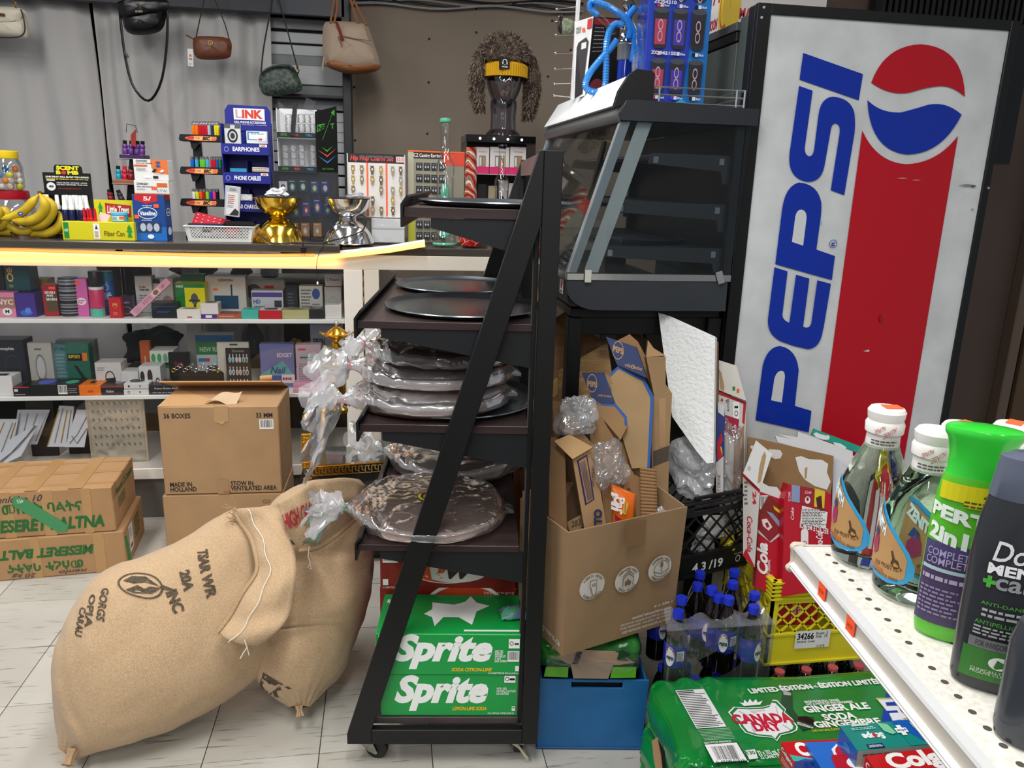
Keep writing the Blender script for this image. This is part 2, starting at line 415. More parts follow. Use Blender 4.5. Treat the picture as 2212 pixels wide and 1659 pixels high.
pts=[pY(u,v,YF-.022) for u,v in ((-60,545),(100,550),(200,553),(300,556),(420,559),(560,560),(680,559),(760,551),(840,542),(918,529))]
cv=[]
for i in range(len(pts)-1):
 for k in range(4):cv.append(pts[i].lerp(pts[i+1],k/4))
cv.append(pts[-1])
mb=MB(); mb.tube(cv,.0085,8)
mb.build('glowing_tube',mt('ffd074',.4,em=1.15),parent=led)
pts2=[p+V((0,.012,.014)) for p in pts[6:]]
mb=MB(); mb.tube(pts2,.009,8); mb.build('white_backing',mt('e8e8e6',.4),parent=led)
l=bpy.data.lights.new('led_glow','AREA'); l.shape='RECTANGLE'; l.size=2.1; l.size_y=.02; l.energy=.75; l.spread=rad(75); l.color=(1,.36,.08)
o=bpy.data.objects.new('led_glow',l); COL.objects.link(o); o.location=(-1.25,YF-.06,ZT-.073); o.rotation_euler=(rad(90),0,0)
mb=MB(); mb.tube([p+V((0,.012,.016)) for p in cv[:25]],.006,6); mb.build('amber_edge',mt('ff9a50',.4,em=.9),parent=led)
# ================= black rolling rack =================
def zat(P,v,u):
 """height on the vertical line through P that shows at photo row v"""
 a,b=-1.,3.
 for _ in range(40):
  c=(a+b)/2; d=V((P.x,P.y,c))-CO; vv=829.5-FPX*d.dot(CU)/d.dot(CF)
  if vv>v:a=c
  else:b=c
 return c
RA=pZ(750,1608,.07); RY=rad(-6.9); RO_=V((RA.x,RA.y,0))
rack=thing('rolling_rack','tall black rolling display rack with dark brown shelves and A-shaped sides','rack',RO_,RY)
RI=Matrix.Translation(RO_) @ Matrix.Rotation(RY,4,'Z'); RIi=RI.inverted()
rk=lambda p:RIi @ p
DW=.86
blk=mt('08090a',.5,var=.25,sc_=14,bump=.05); brn=mt('3a2d2c',.38,kind='wood',var=.3,sc_=4,bump=.08)
brnd=mt('574747',.45,kind='wood',var=.25,sc_=4)
def side(y0,y1):
 MB().prism([(0,.07),(.065,.07),(.065,.113),(.464,1.442),(.464,1.597),(.453,1.597),(0,.10)],y0,y1,0,'y').build('side_leg',blk,parent=rack,bev=.0015)
 MB().box(.464,.506,y0,y1,.07,1.597).build('upright_post',blk,parent=rack,bev=.0015)
 MB().box(.065,.464,y0,y1,.07,.114).build('bottom_rail',blk,parent=rack,bev=.0015)
side(0,.022); side(DW-.022,DW)
MB().box(.452,.47,.022,DW-.022,1.545,1.59).build('top_rail',mt('6e5350',.5,kind='woody',var=.2,sc_=3),parent=rack,bev=.001)
for y in (.03,DW-.05):
 mb=MB().box(.449,.457,y,y+.004,.15,1.40)
 mb.build('slotted_strip',mt('5c5a56',.4,me=.5),parent=rack,smooth=False)
MB().box(.452,.462,.022,.05,.12,1.54).build('rear_edge',blk,parent=rack,smooth=False)
MB().box(.452,.462,DW-.05,DW-.022,.12,1.54).build('rear_edge',blk,parent=rack,smooth=False)
SH={}
for nm,e0,zb,zt,eb,e1 in (('a',.155,1.444,1.467,.215,.455),('b',.046,1.188,1.206,.10,.452),('c',.046,.935,.955,.10,.452),('d',.036,.621,.638,.09,.44),('e',.066,.116,.135,0,.455)):
 SH[nm]=zt
 MB().box(e0,e1,.024,DW-.024,zb,zt).build('shelf',brn if nm != 'e' else mt('4a4441',.5,var=.3,sc_=12),parent=rack,bev=.001)
 if eb:
  MB().prism([(e0-.007,zb-.022),(e0-.001,zb-.022),(e0-.001,zt+.006),(e0+.012,zt+.022),(e0+.007,zt+.026),(e0-.007,zt+.006)],.015,DW-.015,0,'y').build('shelf_lip',mt('17171a',.35),parent=rack,bev=.0006)
  for y in (.028,DW-.034):
   MB().prism([(eb,zb-.001),(.452,zb-.001),(.452,zb-.088),(eb,zb-.022)],y,y+.005,0,'y').build('shelf_bracket',mt('15171a',.5),parent=rack,smooth=False)
def caster(x,y,a):
 c=MB(); c.M=Matrix.Translation((x,y,0)) @ Matrix.Rotation(rad(a),4,'Z')
 c.box(-.03,.03,-.022,.022,.062,.069,1)
 c.lathe([(0,.05),(.017,.05),(.02,.063),(0,.064)],14,(0,0,0),1)
 for s in (-1,1):
  c.prism([(-.022,.055),(.018,.055),(.032,.025),(.026,.020),(.004,.028)],s*.018-.0015,s*.018+.0015,1,'y')
 o=c.build('caster_fork',[mt('201f1e',.6),mt('a7a49c',.3,me=.9,var=.4,sc_=50)],parent=rack,bev=.0005)
 wv=MB(); wv.M=c.M @ Matrix.Translation((.024,0,.0305)) @ Matrix.Rotation(rad(90),4,'X')
 wv.lathe([(0,-.013),(.012,-.013),(.024,-.012),(.0298,-.009),(.0302,0),(.0298,.009),(.024,.012),(.012,.013),(0,.013)],22)
 wv.build('caster_wheel',mt('1f1e1d',.55,var=.3,sc_=40),parent=rack)
caster(.05,.045,-12); caster(.455,.04,78); caster(.05,DW-.04,30); caster(.455,DW-.05,60)
tg=MB().grid(lambda a,b:(.435+.05*a,.012-.002*sin(a*9),.072-.052*a-.008+.012*b+.004*sin(a*5)),10,1).build('tape_scrap',mt('b8ad96',.6),parent=rack,recalc=False)
pan_m=mt('8e969c',.26,me=.9,kind='scratch',var=.15,sc_=8,bump=.06)
def pan(label,P,r,Z,tilt=0):
 prof=[(0,.002),(r-.028,.002),(r-.012,.006),(r-.004,.012),(r,.0135),(r+.0015,.011),(r-.003,.0085),(r-.012,.003),(r-.028,0),(0,0)]
 o=MB().lathe(prof,64).build('pizza_pan',pan_m,loc=(P.x,P.y,Z+.0008)); o.rotation_euler=(0,0,RY+.3)
 return tag(o,label,'pan','round dark metal pans on the rack')
def mid(uL,uR,v,Z):
 a,b=pZ(uL,v,Z),pZ(uR,v,Z); return (a+b)/2,(a-b).length/2
def rkp(e,d,Z=0):return RI @ V((e,d,Z))
pan('grey pan alone on the top shelf of the rack',rkp(.372,.232),.20,SH['a'])
c1,r1=mid(850,1166,655,SH['b']+.01); pan('nearer of the two dark pans on the second shelf',rkp(.288,.235),.203,SH['b'])
pan('farther of the two dark pans on the second shelf',rkp(.262,.635),.192,SH['b'])
pan('wide pan holding the plastic wrapped flatbreads',rkp(.262,.265),.225,SH['c'])
FILM=film('clear_film',.06,20,.8,gl=.85,rough=.14)
TAILF=film('tail_film',.30,13,.55,gl=.8,rough=.2)
MILKY=film('milky_film',.26,15,.7,gl=.9,rough=.16)
def pack(label,P,Z,r,h,ang,tail,droop,tie,nb=3,seed=0,sticker=False,tailw=.07,tilt=(0,0),dark='6b4634',fin=1.,slump=0.,th_=.034,fm=None):
 rs=random.Random(seed)
 t=thing('flatbread_pack',label,'flatbread',(P.x,P.y,Z+.001),ang,'bagged flatbreads on the rack')
 t.rotation_euler=(tilt[0],tilt[1],ang)
 for k in range(nb):
  z0=h*k/nb; z1=h*(k+1)/nb*.98; rr=r*(1-.02*rs.random())
  n=40; mb=MB(); prof=[(0,z0),(rr-.006,z0),(rr,(z0+z1)/2),(rr-.006,z1),(0,z1)]
  mb.lathe(prof,n)
  for i,v in enumerate(mb.v):
   q=noise.noise(V((v[0]*9,v[1]*9,k+seed))); mb.v[i]=(v[0]*(1+.02*q),v[1]*(1+.02*q),v[2]+(.004*q if k == nb-1 else 0)-slump*max(0,-v[0]-r*.45)**2*8)
  mb.build('flatbread',mt(dark,.75,var=.35,sc_=16,bump=.5),parent=t)
 if sticker:
  mp=lambda x,y,o:((-.5+x)*.075+.0,(-.5+y)*.075,h+.006+o)
  art(t,mp,[('e',.5,.5,.5,.5,'1c1a18'),('e',.5,.5,.47,.47,'d8c93a'),('e',.5,.5,.36,.36,'20201c'),('t','alle',.22,.34,.78,.66,'c9c04a',{'b':.03}),('p',[(.1,.75),(.5,.92),(.5,.78),(.2,.66)],'b32720')],'round_sticker')
 L0=-r-.035; N=66; K=56
 def ring(s):
  x=L0-tail+s*(2*r+.03+tail-L0-r+.0)
  if x<L0:
   q=(L0-x)/tail; wv=.010+tailw*q**.75; hh=.008+th_*q**.6; zc=h*.5-droop*q**1.4
   return x,wv,zc-hh,zc+hh,q
  if x<-r*.80:
   q=(x-L0)/(-r*.80-L0); q=q*q*(3-2*q); wv=.010+(r*.62-.010)*q; hh=.008+(h*.5-.004)*q
   return x,wv,h*.5-hh,h*.5+hh+.004*q,0
  xx=min(abs(x),r*1.04) if x>-r*.8 else abs(x); wv=(max((r*1.045)**2-min(xx,r*1.04)**2,0))**.5+.012
  q=max(0,(x-r*.85)/(r*.3)); return x,wv*(1-.3*min(1,q)),.002,max(h+.006-.8*h*min(1,q),.01),0
 mb=MB()
 def fn(a,b):
  x,wv,z0,z1,q=ring(a); ph=2*pi*b; cy,cz=cos(ph),sin(ph)
  e=.55; yy=wv*math.copysign(abs(cy)**e,cy); zz=(z0+z1)/2+(z1-z0)/2*math.copysign(abs(cz)**e,cz)
  P_=V((x,yy,zz))
  nz=noise.ridged_multi_fractal(V((x*9+seed,yy*16,zz*16)),1.,2.,3,1.,2.)
  amp=.005*fin if q == 0 and x>-r*.8 else (.006 if q == 0 else .016*min(1,q*3))
  if q>0:
   pl=sin(ph*9+seed+q*3+3*noise.noise(V((ph,q*2,seed))))
   yy *= 1+.22*pl*q; zz+=.010*sin(ph*7+seed*2)*q**.5+.03*noise.noise(V((ph*2,q*5,seed)))
   x-=.012*pl*q*q
  else:
   rr=(x*x+yy*yy)**.5
   if x<-r*.45:zz+=.0035*sin(math.atan2(yy,-(x-L0)+.05)*30+seed)*(1 if cz>0 else .2)
  n_=V((x*.25,yy,(zz-(z0+z1)/2)*3)); n_.normalize()
  q_=V((x,yy,zz))+n_*(amp*(nz-.9))
  q_.z=max(q_.z-slump*max(0,-x-r*.45)**2*8,.0006 if x>-r and not slump else -9)
  return q_
 mb.grid(fn,N,K)
 n0=(N+1); mb.m=[1 if (i % N)/N<tail/(tail+2*r+.06) else 0 for i in range(len(mb.f))]
 mb.build('plastic_bag',[fm or FILM,TAILF],parent=t,recalc=False)
 tz=h*.5-slump*max(0,-L0-r*.45)**2*8
 tt=MB(); tt.lathe([(.006,-.004),(.010,-.003),(.0105,.003),(.006,.004)],12)
 tt.tube([(0,0,.0),(.004,-.010,.010),(.012,-.012,.022)],.0022,6)
 o=tt.build('bag_tie',mt(tie,.4),parent=t); o.location=(L0,0,tz); o.rotation_euler=(0,rad(90),0)
 return t
zc=SH['c']+.006
RYp=RY
pack('lowest bagged flatbreads on the wide pan, tied at the lower left',rkp(.205,.24),zc,.20,.045,RYp+.14,.085,.06,'d8242c',3,1,tailw=.09,slump=.15,th_=.085,fm=MILKY)
pack('middle bagged flatbreads in the pile on the wide pan',rkp(.215,.30),zc+.049,.198,.042,RYp+.02,.10,.055,'d8242c',3,2,tailw=.09,th_=.065,fm=MILKY)
pack('top bagged flatbreads, dark and crinkled, on the wide pan pile',rkp(.235,.33),zc+.095,.19,.05,RYp-.10,.05,.03,'d8242c',3,3,tailw=.045,th_=.03,dark='3c2a24',fin=1.6)
pack('bagged flatbreads at the far end of the third shelf',rkp(.245,.68),SH['c'],.175,.10,RYp-.1,.06,-.03,'e8e8e8',4,4,tailw=.045,dark='4a3328')
pack('bagged flatbreads tucked far back on the fourth shelf, green tie',rkp(.26,.61),SH['d']+.001,.20,.06,RYp-.08,.10,-.03,'1f8a4c',3,5,tailw=.05,fm=MILKY,dark='8a6a54')
pack('flat bagged flatbreads with a round sticker on the fourth shelf',rkp(.205,.215),SH['d'],.198,.045,RYp+.07,.09,.035,'1f9a55',3,6,sticker=True,tailw=.055,fm=film('sticker_film',.12,24,.7,gl=.8,rough=.12),dark='9c7a68')
def rbox(name,label,cat,e0,e1,d0,D,z0,z1,m,arts,group=None,rz=0.):
 w_=e1-e0; o=MB().box(-w_/2,w_/2,-D/2,D/2,0,z1-z0).build(name,m,bev=.002,smooth=False)
 p=rkp((e0+e1)/2,d0+D/2); o.location=(p.x,p.y,z0+.0006); o.rotation_euler=(0,0,RY+rz); tag(o,label,cat,group)
 for s,it in arts.items():art(o,boxmap(w_,D,z1-z0,s),it)
 return o
def sprite(x0,y0,x1,y1,c='f4f6f4'):
 a=(x1-x0); b=y1-y0
 X=lambda t:x0+a*t; Y=lambda t:y0+b*t
 return [('t','Sprite',x0,y0,x1,y1,c,{'b':.05,'s':.3})]
GR=mt('0f9a44',.3); z=SH['e']
lab2=[('r',.875,.70,.965,.99,'f4f4f2'),('o',.90,.86,.018,.05,.006,'111111'),('r',.92,.82,.96,.87,'111111'),('r',.95,.1,.98,.22,'eeeeea')]
s1=rbox('soda_carton','lower green lemon-lime soda carton on the bottom shelf','soda carton',.086,.452,.03,.20,z,z+.127,GR,
  {'f':sprite(.10,.12,.78,.99)+[('t','LEMON-LIME SODA',.52,.14,.77,.23,'f2c21b',{'b':.03,'s':.2}),('t','WITH 100%\nNATURAL FLAVOURS\nNO CAFFEINE',.84,.52,.98,.70,'f4f6f4',{'s':.2}),('t','12 x 355 mL CANS (4.26 L)',.78,.04,.97,.10,'f4f6f4',{'s':.2}),('r',.955,.13,.98,.25,'eeeeea'),('t','140',.958,.19,.978,.24,'111111')]+[('r',.895,.82,.975,.985,'f4f4f2'),('o',.915,.91,.014,.05,.004,'111111'),('r',.932,.88,.97,.93,'111111')]},'green soda cartons')
s2=rbox('soda_carton','upper green soda carton, white starburst mark on its top','soda carton',.076,.456,.026,.20,z+.129,z+.250,GR,
  {'f':sprite(.12,.14,.80,1.0)+[('t','SODA CITRON-LIME',.52,.09,.80,.18,'f2c21b',{'b':.03,'s':.2}),('t','AVEC DES\nESSENCES\nNATURELLES\nÀ 100 %\nSANS CAFÉINE',.815,.32,.90,.62,'f4f6f4',{'b':.02,'s':.2}),('t','12 CANETTES DE 355 mL (4,26 L)',.775,.015,.98,.075,'f4f6f4',{'s':.2}),('b',.905,.34,.985,.60),('r',.91,.67,.985,.90,'f4f4f2'),('o',.93,.79,.014,.05,.004,'111111'),('r',.95,.76,.98,.80,'111111'),('r',.96,.11,.985,.24,'eeeeea'),('t','12',.02,.78,.06,.98,'f4f6f4'),('t','CANS',.0,.70,.06,.76,'f4f6f4')],
  't':[('p',[(.36,.78),(.52,.72),(.60,.80),(.64,.95),(.685,.78),(.78,.70),(.685,.55),(.655,.22),(.56,.40),(.45,.40),(.395,.18),(.37,.40),(.31,.48),(.365,.60)],'f4f6f4'),('r',.60,.06,.985,.10,'dfe8df'),('t','Sprite',.03,.72,.11,.88,'f4f6f4',{'rot':180,'s':.3,'b':.03})]},'green soda cartons')
RB=mt('8c231b',.35,var=.15,sc_=60)
aw=[('e',.49,.48,.27,.36,'f2ede6'),('e',.49,.48,.262,.335,'e2552a'),('e',.55,.43,.24,.28,'f2ede6'),('p',[(.28,.62),(.66,.72),(.66,.62),(.80,.80),(.655,.95),(.665,.86),(.30,.82)],'f2ede6'),('p',[(.30,.65),(.66,.76),(.665,.69),(.76,.80),(.67,.90),(.67,.82),(.31,.78)],'e2552a'),
  ('t','A',.28,.22,.38,.66,'e2552a',{'b':.06,'s':.2}),('t','&',.40,.26,.50,.56,'e2552a',{'b':.05,'s':.3}),('t','W',.49,.25,.70,.60,'33231d',{'b':.06,'s':.3})]
rb3=rbox('soda_carton','red root beer carton with an orange and white oval, upright text','soda carton',.062,.446,.235,.20,z+.265,z+.385,RB,
  {'f':aw+[('b',.02,.66,.13,.95),('r',.70,.40,.885,.70,'c7421f'),('t','RACINETTE',.715,.50,.87,.60,'f0e2d0'),('e',.79,.82,.05,.14,'33130f'),('r',.02,.08,.06,.24,'eeeeea'),('t','12 CANETTES DE 355 mL',.02,.0,.16,.05,'f0e8e0')]+[('e',random.Random(i).random(),random.Random(i+99).random(),.002,.007,'e6b8a8') for i in range(40)]},'red soda cartons')
rb4=rbox('soda_carton','red root beer carton lying upside down under the upright one','soda carton',.060,.45,.238,.20,z,z+.263,RB,
  {'f':[('e',.62,.82,.28,.25,'f2ede6'),('e',.62,.81,.26,.22,'c7421f'),('t','12 x 355 mL CANS (4.26 L)',.76,.93,.98,.97,'f0e8e0',{'rot':180})]},'red soda cartons')
rbox('soda_carton','bright red carton above the root beer, white return label','soda carton',.070,.44,.24,.18,z+.387,z+.475,mt('c3122c',.35),
  {'f':[('r',.03,.08,.17,.72,'f4f4f2'),('o',.135,.40,.02,.15,.006,'111111'),('r',.04,.36,.11,.46,'111111'),('e',.27,.5,.05,.3,'e06a70')]},'red soda cartons')
p=rkp(.45,.12)
mb=MB().grid(lambda a,b:V(((a-.5)*.075,(b-.5)*.06,.006+.022*(1-(2*a-1)**2)*(1-(2*b-1)**2)+.008*noise.noise(V((a*5,b*5,3))))),10,8)
o=mb.build('snack_bag',mt('6a62a8',.25,var=.6,sc_=30,dark='4fae6a'),recalc=False); o.location=(rkp(.437,.115).x,rkp(.437,.115).y,z+.2535); tag(o,'small purple and green crumpled plastic bag on the soda carton','plastic bag')
o.modifiers.new('s','SOLIDIFY').thickness=.002
# ================= drink machine side panel =================
YP=2.35
pm=thing('drink_machine','tall black-framed drink machine with a white side panel, blue letters and a red stripe','vending machine',(1.51,YP,0))
PX=1.51
def pp(u,v):
 p=pY(u,v,YP); return (p.x-PX,p.z)
fx0,fx1,fz=1.082-PX,1.945-PX,2.055
MB().box(fx0,fx1,.004,.05,.02,fz).build('cabinet',mt('121315',.45),parent=pm,bev=.004)
GG=mt('4d5754',.45,var=.15,sc_=6)
MB().box(fx0+.003,fx1,.05,.108,.02,fz-.02).build('side_plate',GG,parent=pm,bev=.002)
MB().box(fx0-.002,fx1,.108,.70,.02,1.965).build('rear_cabinet',GG,parent=pm,bev=.002)
MB().box(fx0-.008,fx1,.104,.71,1.967,1.995).build('rear_rim',mt('111213',.4),parent=pm,bev=.002); MB().box(fx0-.012,fx1,.100,.71,1.997,2.022).build('rear_rim',mt('4c5052',.4),parent=pm,bev=.002)
wx0,wz1=pp(1662,32); wx1,_=pp(2176,74)
mb=MB()
mb.box(fx0,wx0,-.012,.006,.02,fz); mb.box(wx1,fx1,-.012,.006,.02,fz); mb.box(wx0,wx1,-.012,.006,wz1,fz); mb.box(wx0,wx1,-.012,.006,.02,.12)
mb.build('frame',mt('0d0e10',.38),parent=pm,bev=.0015)
pw=MB().grid(lambda a,b:(wx0+(wx1-wx0)*a,-.004-.0016*noise.noise(V((a*2.2,b*4,0)))-.003*math.exp(-((a-.58)**2*60+(b-.47)**2*900)),.12+(wz1-.12)*b),30,60)
pwo=pw.build('side_panel',mt('e2e5e6',.3,var=.07,sc_=7,dark='cfd3d4'),parent=pm,recalc=False)
def PM(px):
 """panel lettering points, traced flat on the panel plane"""
 return [pp(u,v) for u,v in px]
def pmap(x,y,o):return (x,-.0062-o,y)
Z5=lambda a,b:(1640+a*.4462,b*.4462)
bl,rd='0830a8','c00a20'
def seg(c,n=6):
 """smooth corners through given points with 'c' flag: list of points or (p0,ctrl,p1) bezier"""
 out=[]
 for p in c:
  if len(p) == 2:out.append(p)
  else:
   a,b,d=p
   for i in range(n+1):
    t=i/n; out.append((a[0]*(1-t)**2+2*b[0]*t*(1-t)+d[0]*t*t,a[1]*(1-t)**2+2*b[1]*t*(1-t)+d[1]*t*t))
 return out
L_I=[(207,258),(495,360),(475,486),(189,386)]
L_S=seg([(187,417),(252,440),(214,715),((214,715),(214,752),(236,757)),((236,757),(255,757),(260,720)),(280,560),((280,560),(292,470),(352,469)),((352,469),(432,476),(452,540)),((452,540),(460,580),(455,640)),(405,944),(340,920),(382,650),((382,650),(388,600),(364,598)),((364,598),(342,598),(338,640)),(310,800),((310,800),(296,880),(232,880)),((232,880),(160,872),(143,805)),((143,805),(136,770),(144,720))])
L_P=seg([(72,1277),(104,1020),((104,1020),(118,900),(186,883)),((186,883),(278,890),(294,980)),((294,980),(296,1020),(290,1060)),(270,1207),(360,1238),(345,1354)])
L_Ph=seg([(152,1170),(168,1050),((168,1050),(174,1016),(196,1014)),((196,1014),(226,1018),(222,1060)),(206,1188)])
L_E=seg([(68,1292),(131,1312),(106,1520),((106,1520),(106,1548),(140,1560)),(172,1328),(236,1347),(206,1580),((206,1580),(240,1592),(246,1560)),(275,1355),(340,1372),(304,1590)])
F5=lambda L:[Z5(*p) for p in L]
E2=[(1773,730),(1776,712)]
Efull=F5(L_E)+seg([((1775,709),(1770,752),(1742,753)),(1742,753),(1712,746),(1684,736),((1684,736),(1655,722),(1656,690)),(1656,690)])
P1=[(1630,905),(1645,800),*seg([((1645,800),(1652,748),(1682,746)),((1682,746),(1718,752),(1722,796)),((1722,796),(1723,810),(1720,830))]),(1713,876),(1751,886),(1744,935)]
P1=[(1629.5,906),(1645,788),*seg([((1645,788),(1655,748),(1682,746)),((1682,746),(1718,752),(1722.5,798))]),(1714,875),(1750,886),(1744,932)]
P1h=[(1663,863),(1670,816),*seg([((1670,816),(1676,797),(1688,800)),((1688,800),(1694,804),(1692,818))]),(1686,868)]
items=[]
def wave(top):
 pass
ball_t=F5(seg([((536,402),(600,222),(775,216)),((775,216),(985,228),(988,470)),((988,470),(930,412),(860,418)),((860,418),(800,424),(740,444)),((740,444),(640,474),(536,402))],10))
ball_b=F5(seg([((517,485),(580,550),(680,545)),((680,545),(760,524),(810,508)),((810,508),(900,490),(972,556)),((972,556),(880,745),(710,748)),((710,748),(528,730),(517,485))],10))
stripe=F5([(493,632),*seg([((493,632),(560,785),(705,795)),((705,795),(855,790),(955,658))],10)])+[(1960,900),(1930,1090),(1742,1090)]
stripe=F5([(493,632),*seg([((493,632),(560,785),(705,795)),((705,795),(855,790),(955,658))],10)])
sL=pp(*Z5(493,632))[0]; sR=pp(*Z5(955,658))[0]
st=PM(stripe)+[(sR,.12),(sL,.12)]
items=[('p',st,rd),('p',PM(ball_t),rd),('p',PM(ball_b),bl)]
wh='dde0e1'
for L in (L_I,L_S,L_P):items.append(('p',PM(F5(L)),bl))
items+=[('p',PM(F5(L_Ph)),wh),('p',PM(Efull),bl),('p',PM(P1),bl),('p',PM(P1h),wh)]
a,b=pp(1790,533); items+=[('o',a+.009,b+.010,.0135,.0135,.0018,bl),('t','R',a+.003,b+.003,a+.015,b+.018,bl,{'rot':90,'b':.02})]
art(pm,pmap,items,'panel_lettering',r=.24,off=.0008)
sc2=[]
for u,v,w2,h2,c in ((2085,400,40,5,'8a8d8c'),(2098,402,14,6,'5d5d5b'),(1945,385,24,2,'e0c0c0'),(1975,389,20,1.4,'e8d0d0'),(2096,452,6,6,'9a9c9c'),(1899,688,8,22,'9c1020'),(1770,480,2,20,'aab0b2')):
 sc2.append(('p',PM([(u-w2/2,v),(u,v-h2/2),(u+w2/2,v),(u,v+h2/2)]),c))
art(pm,pmap,sc2,'scuff_marks',off=.0032)
mb=MB()
for u,v in ((1646,18),(1641,40),(2129,406)):
 x,z=pp(u,v); q=MB(); q.M=Matrix.Translation((x,-.012,z)) @ Matrix.Rotation(rad(90),4,'X'); q.lathe([(0,.003),(.004,.002),(.0045,0)],8)
 q.build('rivet',mt('c8c8c6',.3,me=.8),parent=pm)
# ================= glass food warmer =================
YW=2.31; YW1=3.40; WX=.80
wmr=thing('food_warmer','dark grey countertop food warmer with slanted glass front and clear end panel','food warmer',(WX,YW,0))
g1=mt('2a2c31',.4,var=.05); g2=mt('34383e',.4); gbl=mt('101113',.4); stl=mt('b9bbbb',.22,me=.95)
def wb_(nm,x0,x1,y0,y1,z0,z1,m,bev=.0012,par=wmr):return MB().box(x0-WX,x1-WX,y0-YW,y1-YW,z0,z1).build(nm,m,parent=par,bev=bev)
def wp(nm,pts,y0,y1,m,bev=.001):return MB().prism([(x-WX,z) for x,z in pts],y0-YW,y1-YW,0,'y').build(nm,m,parent=wmr,bev=bev)
base=[(1.06,1.243),(.543,1.243),(.541,1.225)]+[(.541+.10*(1-cos(rad(a))),1.222-.072*sin(rad(a))) for a in range(0,91,15)]+[(1.062,1.149)]
wp('base_housing',base,YW,YW+.012,g2); wp('base_housing',base,YW1-.012,YW1,g2)
wb_('front_apron',.548,.552,YW+.012,YW1-.012,1.17,1.243,mt('2c2c2e',.35))
wb_('bottom_tray',.56,1.05,YW+.012,YW1-.012,1.16,1.19,mt('1c1d1f',.4))
wp('steel_trim',[(.541,1.243),(1.068,1.243),(1.068,1.264),(.541,1.264)],YW-.003,YW+.014,stl)
wb_('steel_trim',.539,.556,YW+.014,YW1,1.243,1.264,stl)
for x,a in ((.605,0),(1.03,-.35)):
 mb=MB(); mb.M=Matrix.Translation((x-WX,-.006,1.255)) @ Matrix.Rotation(a,4,'Y')
 mb.box(-.011,.011,-.004,0,-.018,.022); mb.lathe([(0,0),(0.005,0)],8); mb.build('glass_clip',mt('c9cccb',.12,me=.9),parent=wmr,bev=.001)
wp('top_band',[(.690,1.765),(.672,1.728),(.677,1.709),(1.10,1.709),(1.10,1.757),(.72,1.768)],YW-.012,YW+.004,g1)
wb_('top_cover',.70,1.078,YW,YW1,1.712,1.752,g1)
wp('front_band',[(.665,1.725),(.675,1.705),(.70,1.705),(.70,1.765),(.69,1.765)],YW,YW1,mt('5a5b5d',.35))
sgp=[(.672,1.752),(.668,1.745),(.700,1.752),(.735,1.80),(.742,1.842),(.725,1.845),(.69,1.80)]
wp('sign_box',[(.664,1.752),(.700,1.752),(.735,1.80),(.735,1.845),(.722,1.845)],YW+.018,YW1-.01,mt('eef1f4',.3))
wp('sign_end_cap',[(.655,1.742),(.668,1.79),(.695,1.835),(.72,1.852),(.765,1.849),(.774,1.842),(.774,1.757),(.70,1.757)],YW,YW+.018,gbl)
wb_('back_frame',1.045,1.075,YW+.01,YW+.03,1.26,1.71,mt('2e3033',.35))
wb_('back_frame',1.045,1.075,YW1-.04,YW1-.02,1.26,1.71,mt('2e3033',.35))
def slant(nm,o0,o1,y0,y1,m,x0=.541,x1=.680):
 return MB().hexa([(x0+o0-WX,y0-YW,1.266),(x0+o1-WX,y0-YW,1.266),(x0+o1-WX,y1-YW,1.266),(x0+o0-WX,y1-YW,1.266)],[(x1+o0-WX,y0-YW,1.708),(x1+o1-WX,y0-YW,1.708),(x1+o1-WX,y1-YW,1.708),(x1+o0-WX,y1-YW,1.708)]).build(nm,m,parent=wmr,smooth=False)
G=pane('warmer_glass',.02,(.80,.84,.85,1)); 
slant('glass_pane',.004,.007,YW+.03,YW1-.03,G)
slant('front_post',0,.03,YW+.002,YW+.022,mt('a4aab0',.3,me=.3)); slant('front_post',0,.03,YW1-.022,YW1,mt('a4aab0',.3,me=.3))
slant('inner_strip',.055,.10,YW+.012,YW+.016,mt('e2e3e3',.25,alpha=.7))
wb_('back_wall',1.070,1.076,YW+.01,YW1-.02,1.26,1.71,mt('202225',.35))
mb=MB().hexa([(.545-WX,-.001,1.262),(1.063-WX,-.001,1.262),(1.063-WX,.002,1.262),(.545-WX,.002,1.262)],[(.683-WX,-.001,1.712),(1.09-WX,-.001,1.712),(1.09-WX,.002,1.712),(.683-WX,.002,1.712)])
mb.build('end_glass',G,parent=wmr,smooth=False)
MB().bar((.62-WX-.034,.09,1.32),(.662-WX-.002,.09,1.655),.022,.012).build('door_handle',mt('09090a',.25),parent=wmr,bev=.003)
for k,(z,xl) in enumerate(((1.62,.78),(1.475,.68),(1.34,.655))):
 for y in (YW+.03,YW1-.05):
  xr=1.045; wp('shelf_arm',[(xl,z-.028),(xl+.012,z+.004),(xr,z+.004),(xr+.01,z-.075),(xr-.02,z-.085),(xr-.03,z-.045)],y,y+.002,mt('55565a',.3,me=.6))
 s=MB()
 for i in range(22):
  y=YW+.05+i*(YW1-YW-.11)/21; s.bar((xl+.02-WX,y-YW,z),(1.04-WX,y-YW,z),.003)
 for x in (xl+.03,xl+.14,xl+.25):s.bar((x-WX,.04,z-.003),(x-WX,YW1-YW-.05,z-.003),.004)
 s.build('wire_shelf',mt('9a9da0',.2,me=.9),parent=wmr,smooth=False)['kind']='stuff'
 for y in (YW+.031,):
  for x in (xl+.025,xr-.03):
   MB().box(x-.008-WX,x+.008-WX,y-YW-.004,y-YW-.001,z-.026,z-.006).build('hook_slot',mt('c6c8c9',.15,me=.9),parent=wmr,bev=.0005)
MB().lathe([(0,0),(.16,0),(.17,.012),(.165,.012),(.155,.005),(0,.005)],32,(.84-WX,.28,1.345)).build('tray',pan_m,parent=wmr)
rl=mt('d4d6d8',.2,me=.9); mb=MB()
